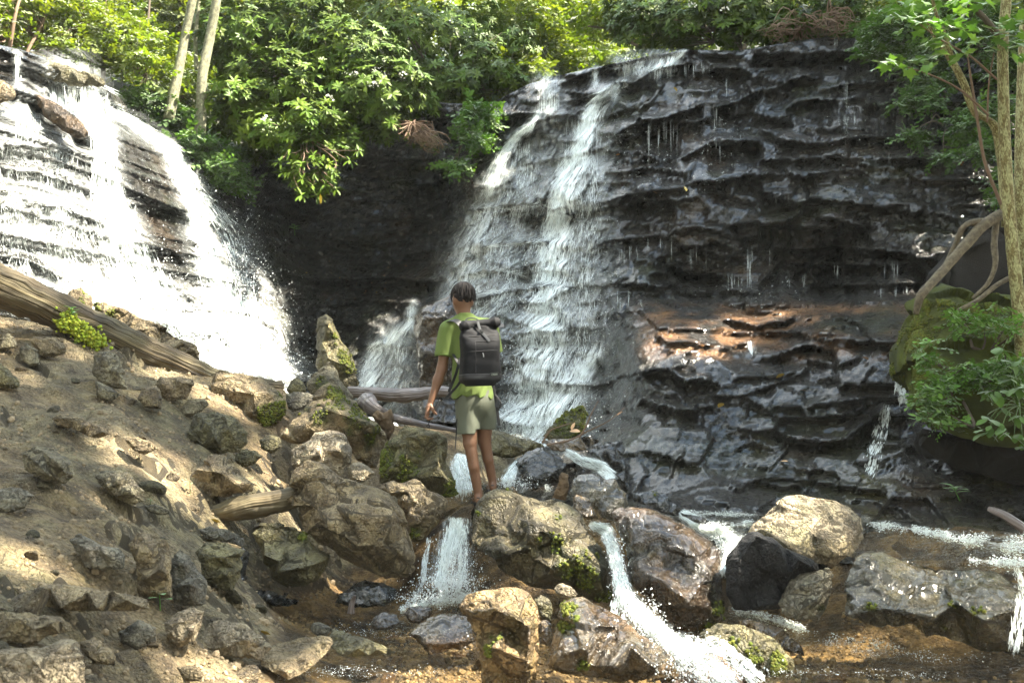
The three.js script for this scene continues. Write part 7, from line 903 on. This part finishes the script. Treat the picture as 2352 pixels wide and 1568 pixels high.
  for (let i = 0; i < 150; i++) {
    const a = rr(0, 6.283), dir = sc(Math.cos(a), 0, Math.sin(a)), f = dir.dot(face), reach = rr(0.7, 1.25), pts = [];
    for (let k = 0; k <= 5; k++) { const t = k / 5 * reach * 1.62, w = 1.02 + 0.05 * Math.sin(k + i) + 0.05 * hash(i * 3.7) * k / 5; pts.push(head.clone().add(sc(0, 0.016, 0)).add(sc(dir.x * Math.sin(t) * 0.092 * w, Math.cos(t) * 0.116 * w, dir.z * Math.sin(t) * 0.092 * w)).addScaledVector(face, 0.012 * f - 0.004 + 0.005 * gauss() * k / 5)); }
    if (f > 0.75) continue; twists.push(tube(pts, [0.005, 0.0065, 0.007, 0.0065, 0.006, 0.003], 5, 12, 0.3));
  }
  const hairMat = std({ name: 'black hair', color: new THREE.Color(0.012, 0.009, 0.008), roughness: 0.75, specularIntensity: 0.5 });
  const hair = part(person, 'hair', merge([cap, ...twists]), hairMat, 'short dark twisted hair');
  // sandals
  for (const a of [anL, anR]) { const sh = [tube([a.clone().add(sc(0, -0.08, 0.045)), a.clone().add(sc(-0.015, -0.085, -0.08)), a.clone().add(sc(-0.04, -0.088, -0.19))], [0.03, 0.036, 0.03], 8, 12), tube([a.clone().add(sc(-0.038, -0.04, 0)), a.clone().add(sc(0, -0.028, 0.052)), a.clone().add(sc(0.038, -0.04, 0))], [0.007, 0.007, 0.007], 6, 12)]; part(person, 'sandal', merge(sh), std({ name: 'black rubber', color: new THREE.Color(0.02, 0.02, 0.022), roughness: 0.6 })); }
  top(person, 'person', 'hiker in green T-shirt and grey shorts standing in the stream, seen from behind', 'person');
  rock({ pts: [[1105, 1112], [1150, 1108], [1180, 1122], [1170, 1150], [1110, 1150]], d: 8.5, tilt: 0.8, tone: 'olive', mat: M.damp, name: 'stone', cat: 'stone', label: 'low stone under the rear foot of the hiker' });

  // what the hand holds
  const grip = new THREE.Group(), blackMat = std({ name: 'black webbing', color: new THREE.Color(0.012, 0.012, 0.014), roughness: 0.6 }), hold = J(990, 957, -0.045);
  part(grip, 'handle', tube([J(991, 956, -0.045), J(999, 940, -0.05), J(1010, 918, -0.05)], [0.009, 0.015, 0.011], 8, 12), blackMat); part(grip, 'strap', tube([hold, J(986, 967, -0.045), J(983, 976, -0.045)], [0.006, 0.005, 0.006], 6, 8), blackMat); const clip = part(grip, 'clip', new THREE.TorusGeometry(0.012, 0.004, 6, 14), blackMat); clip.position.copy(J(983, 978, -0.045));
  top(grip, 'hand_strap', 'black handle with a dangling clip held in the hand of the hiker', 'strap');

  // ---------------------------------------------------------------- roll-top backpack
  const pack = new THREE.Group(), nylon = std({ name: 'charcoal nylon', color: new THREE.Color(0.010, 0.010, 0.011), roughness: 0.72, specularIntensity: 0.3, bumpMap: rep(fabric, 14), bumpScale: 0.001 }), dark = std({ name: 'black nylon', color: new THREE.Color(0.005, 0.005, 0.006), roughness: 0.6, bumpMap: rep(fabric, 14), bumpScale: 0.001 }), web = std({ name: 'grey webbing', color: new THREE.Color(0.030, 0.033, 0.036), roughness: 0.75 });
  const pyaw = 0.40, wAx = sc(Math.cos(pyaw), 0.035, -Math.sin(pyaw)), nAx = sc(Math.sin(pyaw), 0.02, Math.cos(pyaw)), uAx = sc(0, 1, 0), yb = J(0, 888).y, O = J(1102, 815, -0.245), B = (w, h, n) => sc(O.x, yb, O.z).addScaledVector(wAx, w).addScaledVector(uAx, h).addScaledVector(nAx, n);
  const HP = 0.485, widthAt = (t) => 0.162 * (1 - 0.30 * (1 - smooth(t, 0, 0.13)) ** 2) * (1 - 0.10 * smooth(t, 0.8, 1)) * (1 + 0.03 * Math.sin(t * 9)), deepAt = (t) => 0.098 * (1 - 0.35 * (1 - smooth(t, 0, 0.15)) ** 2) * (1 - 0.66 * smooth(t, 0.62, 1));
  const loft = (t0, t1, grow, rows = 40) => { const pos = [], idx = [], seg = 64; for (let i = 0; i <= rows; i++) { const t = lerp(t0, t1, i / rows), a = widthAt(t) + grow, b = deepAt(t) + grow; for (let k = 0; k < seg; k++) { const th = k / seg * 6.28319, c = Math.cos(th), s = Math.sin(th), x = Math.sign(c) * Math.abs(c) ** 0.55 * a, z = Math.sign(s) * Math.abs(s) ** 0.62 * b; const cr = 0.008 * fbm(x * 12 + 3, t * 7, z * 12, 3) + 0.010 * smooth(t, 0.6, 0.95) * Math.sin(x * 30 + t * 40) * 0.6 + 0.0015 * Math.sin(t * 24 + x * 9); const p = B(x * (1 + cr * 2), HP * t, z + (s > 0 ? cr : 0) - 0.02 * smooth(t, 0.6, 1)); pos.push(p.x, p.y, p.z); if (i < rows) { const A = i * seg + k, C = i * seg + (k + 1) % seg; idx.push(A, A + seg, C, C, A + seg, C + seg); } } } for (const r of [0, rows]) { const t = r ? t1 : t0, p = B(0, HP * t, 0), at = pos.length / 3; pos.push(p.x, p.y, p.z); for (let k = 0; k < seg; k++) { const A = r * seg + k, C = r * seg + (k + 1) % seg; r ? idx.push(at, C, A) : idx.push(at, A, C); } } const g = geom(pos, idx); for (let i = 0; i < 3; i++);  return addUV(g); };
  part(pack, 'body', loft(0.0, 1.0, 0), nylon, 'charcoal pack body'); part(pack, 'bottom_panel', loft(0.005, 0.19, 0.003, 14), dark, 'black lower panel');
  const rollPts = [[-0.168, 0.475, -0.005], [-0.13, 0.478, -0.004], [-0.08, 0.492, -0.02], [0, 0.50, -0.025], [0.08, 0.508, -0.02], [0.13, 0.512, -0.01], [0.168, 0.52, -0.008]].map((a) => B(...a)); const roll = tube(rollPts, [0.028, 0.046, 0.040, 0.034, 0.038, 0.050, 0.034], 14, 60, 0.22); part(pack, 'roll_top', roll, nylon, 'rolled top closure');
  const ribbon = (pts, w, nrm, m, nm) => { const c = new THREE.CatmullRomCurve3(pts), pos = [], idx = [], N = 28; for (let i = 0; i <= N; i++) { const p = c.getPoint(i / N), t = c.getTangent(i / N), s = t.clone().cross(nrm).normalize().multiplyScalar(w / 2); for (const [k, e] of [[1, 0.002], [-1, 0.002], [-1, -0.002], [1, -0.002]]) { const q = p.clone().addScaledVector(s, k).addScaledVector(nrm, e); pos.push(q.x, q.y, q.z); } if (i < N) for (let k = 0; k < 4; k++) { const a = i * 4 + k, b = i * 4 + (k + 1) % 4; idx.push(a, b, a + 4, b, b + 4, a + 4); } } return part(pack, nm, geom(pos, idx).toNonIndexed(), m); };
  const front = (w, t, e = 0) => B(w, HP * t, deepAt(t) * Math.max(0.2, 1 - Math.abs(w / widthAt(t)) ** 3.4) ** 0.42 + 0.008 + e - 0.02 * smooth(t, 0.6, 1));
  ribbon([B(-0.03, 0.515, 0.02), front(-0.012, 0.9, 0.012), front(0.02, 0.80, 0.006), front(0.045, 0.72, 0.003)], 0.022, nAx, web, 'compression_strap');
  const buckle = part(pack, 'buckle', new THREE.BoxGeometry(0.03, 0.02, 0.012), dark); buckle.position.copy(front(-0.008, 0.90, 0.022)); buckle.rotation.y = pyaw;
  for (const [w0, t0, w1, t1, nm] of [[-0.13, 0.55, 0.15, 0.575, 'zipper'], [-0.075, 0.72, 0.15, 0.74, 'seam'], [-0.075, 0.2, -0.075, 0.72, 'seam'], [-0.14, 0.80, 0.14, 0.845, 'flap_edge']]) { const pts = []; for (let i = 0; i <= 8; i++) pts.push(front(lerp(w0, w1, i / 8), lerp(t0, t1, i / 8), -0.006)); part(pack, nm, tube(pts, [0.0035, 0.0035], 6, 30), dark); }
  ribbon([front(-0.02, 0.53, 0.004), front(-0.015, 0.50, 0.006), front(-0.012, 0.46, 0.004)], 0.008, nAx, std({ name: 'grey cord', color: new THREE.Color(0.25, 0.26, 0.26), roughness: 0.8 }), 'zipper_pull');
  { const cv = document.createElement('canvas'); cv.width = 128; cv.height = 48; const c = cv.getContext('2d'); c.fillStyle = '#0b0c0b'; c.fillRect(0, 0, 128, 48); c.fillStyle = '#4a524a'; c.fillRect(6, 3, 108, 4); c.fillStyle = '#8a9488'; c.font = 'bold 30px sans-serif'; c.fillText('CTIX9', 14, 38); const t = new THREE.CanvasTexture(cv); t.colorSpace = THREE.SRGBColorSpace; const g = new THREE.PlaneGeometry(0.082, 0.03), o = part(pack, 'label_patch', g, std({ name: 'woven patch', map: t, roughness: 0.8, side: THREE.DoubleSide }), 'small woven name patch'); o.position.copy(front(0.085, 0.175, 0.012)); o.lookAt(o.position.clone().add(sc(0.42, 0, 0.9))); o.rotation.z += 0.12; }
  part(pack, 'haul_loop', tube([J(1066, 742, -0.14), J(1072, 732, -0.13), J(1090, 731, -0.12), J(1100, 737, -0.12), J(1096, 744, -0.13)], [0.005, 0.005], 6, 20), web);
  ribbon([J(1064, 752, -0.14), J(1050, 738, -0.13), J(1036, 735, -0.07), J(1024, 742, 0.02), J(1020, 760, 0.10)], 0.055, sc(0.1, 0.75, 0.65).normalize(), dark, 'shoulder_strap'); ribbon([J(1152, 752, -0.02), J(1146, 742, 0.02), J(1140, 742, 0.10), J(1142, 760, 0.18)], 0.05, sc(0, 0.8, 0.6).normalize(), dark, 'shoulder_strap');
  ribbon([J(1040, 812, -0.04), J(1052, 835, -0.12), J(1066, 862, -0.19)], 0.022, nAx, dark, 'lower_strap'); ribbon([J(1062, 868, -0.19), J(1048, 888, -0.18), J(1032, 905, -0.17), J(1024, 914, -0.17)], 0.02, nAx, dark, 'hanging_strap'); ribbon([J(1056, 822, -0.12), J(1046, 860, -0.14), J(1030, 900, -0.15)], 0.022, nAx, dark, 'hanging_strap'); ribbon([J(1133, 885, -0.15), J(1138, 918, -0.13), J(1142, 945, -0.12), J(1146, 977, -0.11)], 0.022, nAx, dark, 'hanging_strap'); ribbon([J(1136, 905, -0.14), J(1149, 925, -0.13), J(1144, 942, -0.12)], 0.015, nAx, dark, 'hanging_strap'); ribbon([J(1049, 962, -0.15), J(1047, 1000, -0.13), J(1045, 1032, -0.12)], 0.008, nAx, dark, 'hanging_strap');
  const bk = part(pack, 'buckle', new THREE.BoxGeometry(0.035, 0.03, 0.014), web); bk.position.copy(J(1141, 930, -0.125));
  top(pack, 'backpack', 'charcoal roll-top backpack worn by the hiker', 'backpack');
}
// ---------------------------------------------------------------- tall trees rooted above the wet cliff; their crowns stand between the sun and the gorge, with gaps where the photograph shows sun
{
  const sunny = []; // points in sun and the radius of the patch of sun
  const S = (px, py, r, d) => { const p = d ? P(px, py, d - (d < 9 ? 0.15 : 0)) : py > 1000 || px < 640 ? groundHit(px, py) : P(px, py, wallDepth(px, py)); sunny.push([p, r]); };
  for (let px = -60; px <= 640; px += 45) for (let py = 110; py <= 880; py += 45) if (py > polyY(lip, px) - 10 && py < 640 + Math.max(0, px) * 0.4 && py > px * 1.6 - 420) S(px, py, 0.5, wallDepth(px, py)); // the wide fall stands in full sun
  // sun patches: x, y, radius in metres, depth where not on the ground
  [[300, 1020, 0.2], [330, 1050, 0.24], [400, 1075, 0.16], [260, 1005, 0.12], [235, 1165, 0.17], [600, 1150, 0.2, 7.3], [620, 1120, 0.14, 7.4], [390, 1135, 0.16], [470, 1060, 0.2, 7.2], [510, 1065, 0.16, 7.2], [60, 1310, 0.24], [130, 1320, 0.2], [20, 1295, 0.2], [60, 1500, 0.26, 3.8], [140, 1480, 0.2, 3.8], [200, 1540, 0.2, 3.9], [20, 1560, 0.25, 3.6], [540, 1450, 0.22, 4.9], [590, 1470, 0.2, 4.9], [460, 1440, 0.16, 4.8], [530, 1510, 0.2, 4.6], [100, 880, 0.12], [330, 870, 0.14, 9.3], [380, 865, 0.16, 9.5], [310, 905, 0.12], [505, 870, 0.18, 9.2], [560, 875, 0.18, 9.2], [70, 860, 0.14], [20, 830, 0.12, 8.0], [190, 800, 0.12, 9.0], [290, 760, 0.14, 10.4], [240, 735, 0.14, 10.4], [180, 735, 0.1, 9.3], [340, 815, 0.1, 9.8], [420, 875, 0.14, 9.9],
    [740, 1030, 0.26, 8.2], [780, 1010, 0.22, 8.2], [720, 1060, 0.2, 8.2], [760, 890, 0.14, 9.6], [730, 900, 0.16, 8.9], [780, 940, 0.12, 8.7], [690, 980, 0.12, 8.7], [830, 1070, 0.14, 8.1], [960, 1130, 0.14, 7.7], [990, 1110, 0.1, 7.7], [1000, 1000, 0.12, 8.3], [960, 980, 0.08, 8.4], [1115, 1050, 0.07, 8.2], [1090, 1065, 0.05, 8.15], [1130, 890, 0.06, 8.2], [1080, 735, 0.06, 8.1], [1030, 760, 0.07, 8.2],
    [1170, 1375, 0.24, 5.2], [1100, 1400, 0.2, 5.3], [1030, 1440, 0.22, 5.7], [1060, 1470, 0.22, 5.6], [990, 1420, 0.14, 5.8], [1150, 1500, 0.16, 5.0], [1330, 1420, 0.22, 5.2], [1400, 1450, 0.22, 5.1], [1450, 1480, 0.22, 5.0], [1380, 1500, 0.2, 4.9], [1290, 1360, 0.12, 5.9], [760, 1500, 0.2, 5.0], [900, 1540, 0.3, 4.9], [1040, 1530, 0.24, 4.9], [660, 1500, 0.2, 5.0], [850, 1480, 0.16, 5.4],
    [1220, 1180, 0.16, 6.9], [1290, 1190, 0.12, 6.8], [1320, 1230, 0.14, 6.6], [1240, 1250, 0.12, 6.4], [1180, 1150, 0.1, 7.2], [1300, 1295, 0.14, 6.3], [1370, 1130, 0.16, 7.7], [1330, 1150, 0.12, 7.5], [1410, 1110, 0.12, 7.9], [1480, 1195, 0.14, 6.9], [1530, 1220, 0.14, 6.7], [1570, 1330, 0.12, 6.2], [1620, 1370, 0.12, 6.1], [1560, 1400, 0.1, 6.0], [1510, 1450, 0.2, 5.6], [1440, 1370, 0.16, 5.9], [1590, 1520, 0.2, 5.2],
    [1650, 1220, 0.2, 7.1], [1690, 1250, 0.2, 6.9], [1830, 1160, 0.16, 6.7], [1900, 1150, 0.14, 6.8], [1740, 1210, 0.14, 6.6], [1950, 1200, 0.12, 6.6], [1870, 1230, 0.1, 6.4], [2060, 1290, 0.18, 6.2], [1990, 1290, 0.12, 6.2], [2100, 1320, 0.16, 5.9], [2150, 1260, 0.14, 6.4], [2260, 1240, 0.2, 6.5], [2320, 1260, 0.2, 6.4], [2280, 1370, 0.24, 5.7], [2330, 1400, 0.26, 5.6], [2330, 1470, 0.2, 5.3], [1820, 1490, 0.2, 5.3], [1950, 1510, 0.2, 5.2], [2080, 1510, 0.2, 5.2], [1900, 1550, 0.2, 5.0], [1780, 1460, 0.16, 5.6],
    [1620, 770, 0.30], [1660, 760, 0.28], [1690, 785, 0.2], [1560, 770, 0.2], [1700, 735, 0.2], [1745, 735, 0.2], [1600, 835, 0.14], [1480, 845, 0.18], [1510, 800, 0.2], [1550, 790, 0.2], [1650, 815, 0.14], [1455, 870, 0.12], [2150, 540, 0.34], [2180, 530, 0.3], [2130, 560, 0.2], [1800, 520, 0.08], [1880, 430, 0.07], [1850, 440, 0.08], [860, 690, 0.25], [890, 720, 0.28], [840, 730, 0.24], [920, 700, 0.2], [870, 760, 0.24], [820, 780, 0.16], [770, 800, 0.2, 11.6], [1050, 580, 0.08], [1100, 660, 0.10], [1760, 345, 0.06], [1900, 145, 0.08], [1410, 215, 0.10], [800, 660, 0.06], [1780, 300, 0.05]].forEach(([x, y, r, d]) => S(x, y, r * (x > 660 ? 1.25 : r >= 0.16 ? 1.0 : 0.7), d));
  for (const [x, y, r, d] of [[690, 60, 0.6, 16], [640, 30, 0.5, 16], [480, 150, 0.5, 15], [940, 195, 0.25, 15.5], [310, 110, 0.4, 15], [700, 100, 0.5, 15.6]]) S(x, y, r, d);
  for (let px = 1080; px <= 1470; px += 60) for (let py = -20; py <= 180; py += 50) S(px, py, 1.0, 23); // the valley trees stand in sun
  const blocked = (p, r) => { for (const [q, pr] of sunny) { const x = p.x - q.x, y = p.y - q.y, z = p.z - q.z, t = x * SUN.x + y * SUN.y + z * SUN.z; if (t < 0) continue; const d2 = x * x + y * y + z * z - t * t, R = pr * 1.05 + 0.10; if (d2 < R * R) return true; } return false; };
  const inFrame = (p) => { if (p.z > -0.5) return false; const [x, y] = toPix(p); return x > -250 && x < W + 250 && y > -60; };
  const clump = (() => { const l = []; for (let i = 0; i < 16; i++) { const v = sc(gauss(), gauss() * 0.6, gauss()).multiplyScalar(0.10); l.push(placed(leafGeo(0.12, 0.085, 0.1, 0.1, [[0, 0.1], [0.4, 1], [1, 0.02]]), v, sc(gauss(), gauss() * 0.4, gauss()), rr(-0.6, 0.6))); } return merge(l); })();
  const CR = 0.14;
  const trees = [[10.5, -19.5, 'tall shade tree rooted on the crest above the overhanging slab'], [14, -17.5, 'tall shade tree rooted above the forked maple'], [8, -22.5, 'tall shade tree rooted beside the stream above the tall fall'], [15.5, -13.5, 'tall shade tree on the slope beyond the mossy bank'], [16, -8.5, 'broad shade tree on the bank downstream of the mossy bank']];
  const crowns = trees.map(() => []);
  // shade is wanted wherever a course towards the sun from the gorge floor and walls passes through the crowns
  const targets = [];
  for (let i = 0; i < 52000; i++) {
    const px = rr(-250, 2600), py = rr(-40, 1700); let p;
    if (py > 1010 || (px < 640 && py > 640 + Math.max(0, px) * 0.35)) p = PH(px, Math.max(py, 1000), 0.35); else { if (px < 640 || py < polyY(lip, clamp(px, -500, 2740))) continue; p = P(px, py, wallSpline(px / 1000, py / 1000)); }
    if (p.z < -20 || p.z > -2.2) p.z = rr(-9, -2.5);
    targets.push(p);
  }
  for (let i = 0; i < 16000; i++) { const p = groundHit(rr(-150, 700), rr(780, 1600)); if (i % 4 === 0) for (let k = 0; k < 4; k++) targets.push(p.clone().add(sc(gauss() * 0.3, 0, gauss() * 0.3))); if (i % 4) i += 3; }
  for (const p of targets) {
    const y = rr(16.5, 22), t = (y - p.y) / SUN.y, c = p.clone().addScaledVector(SUN, t).add(sc(gauss() * 0.2, gauss() * 0.3, gauss() * 0.2));
    if (inFrame(c) || blocked(c, CR)) continue;
    let best = 0, bd = 1e9; trees.forEach(([x, z], k) => { const d = (c.x - x) ** 2 + (c.z - z) ** 2; if (d < bd) { bd = d; best = k; } });
    crowns[best].push(c);
  }
  trees.forEach(([x, z, label], k) => {
    const g = new THREE.Group(), list = crowns[k], wood = []; const base = sc(x, z < -13 ? 6.3 : 1.2, z);
    wood.push(tube([base, base.clone().add(sc(0.1, 4, 0.1)), sc(x, 21, z)], [0.28, 0.22, 0.09], 8, 16, 0.1));
    for (let i = 0; i < list.length; i += 420) { const e = list[i], st = sc(x, rr(13.5, 18), z); if (blocked(st.clone().lerp(e, 0.5), 0.02)) continue; const tipIn = st.clone().lerp(e, 0.9); if (!inFrame(tipIn)) wood.push(tube([st, st.clone().lerp(tipIn, 0.5).add(sc(0, 0.3, 0)), tipIn], [0.05, 0.035, 0.012], 5, 8)); }
    part(g, 'trunk', merge(wood), M.darkwood);
    const mats = list.map((c) => { waterQ.setFromEuler(new THREE.Euler(rr(-0.5, 0.5), rr(0, 6.28), rr(-0.5, 0.5))); const s = rr(0.85, 1.2); return new THREE.Matrix4().compose(c, waterQ.clone(), sc(s, s, s)); });
    if (mats.length) stuff(g, 'crown', clump, M.canopy, mats);
    top(g, 'shade_tree', label, 'tree', 'tall trees shading the gorge');
  });
  // unseen wood around the gorge, added to dim the low sky
  [[-13, -8, 'leafy tree on the slope beyond the thick end of the log'], [-14, -1, 'leafy tree on the slope downstream of the dirt bank'], [-10, 7, 'leafy tree beside the path below the falls'], [-3, 11, 'tall leafy tree down the gorge on the near bank'], [4, 11.5, 'tall leafy tree down the gorge on the far bank'], [11, 7, 'leafy tree on the far bank below the falls'], [15.5, 0, 'leafy tree on the far slope beside the outflow'], [-16.5, -14, 'leafy tree high behind the wide fall corner']].forEach(([x, z, label]) => {
    const g = new THREE.Group(), mats = [], base = sc(x, 0.2, z); part(g, 'trunk', tube([base, sc(x + 0.1, 7, z), sc(x, 18, z)], [0.3, 0.22, 0.08], 8, 14, 0.1), M.darkwood);
    for (let i = 0; i < 800; i++) { const v = sc(gauss(), gauss(), gauss()).normalize().multiplyScalar(rnd() ** 0.4), p = sc(x + v.x * 4, 10 + v.y * 9, z + v.z * 3.6); if (p.y < groundH(clamp(p.x, -13, 13), clamp(p.z, -14, 4)) || inFrame(p)) continue; waterQ.setFromEuler(new THREE.Euler(rr(-0.5, 0.5), rr(0, 6.28), rr(-0.5, 0.5))); const s = rr(2.2, 3.4); mats.push(new THREE.Matrix4().compose(p, waterQ.clone(), sc(s, s, s))); }
    stuff(g, 'crown', clump, M.canopy, mats); top(g, 'unseen_tree', label, 'tree', 'unseen trees added round the gorge');
  });
}
// ---------------------------------------------------------------- spray-laden air of the gorge
scene.fog = new THREE.FogExp2(new THREE.Color(0.84, 0.87, 0.82), 0.0006);
renderer.render(scene, camera);
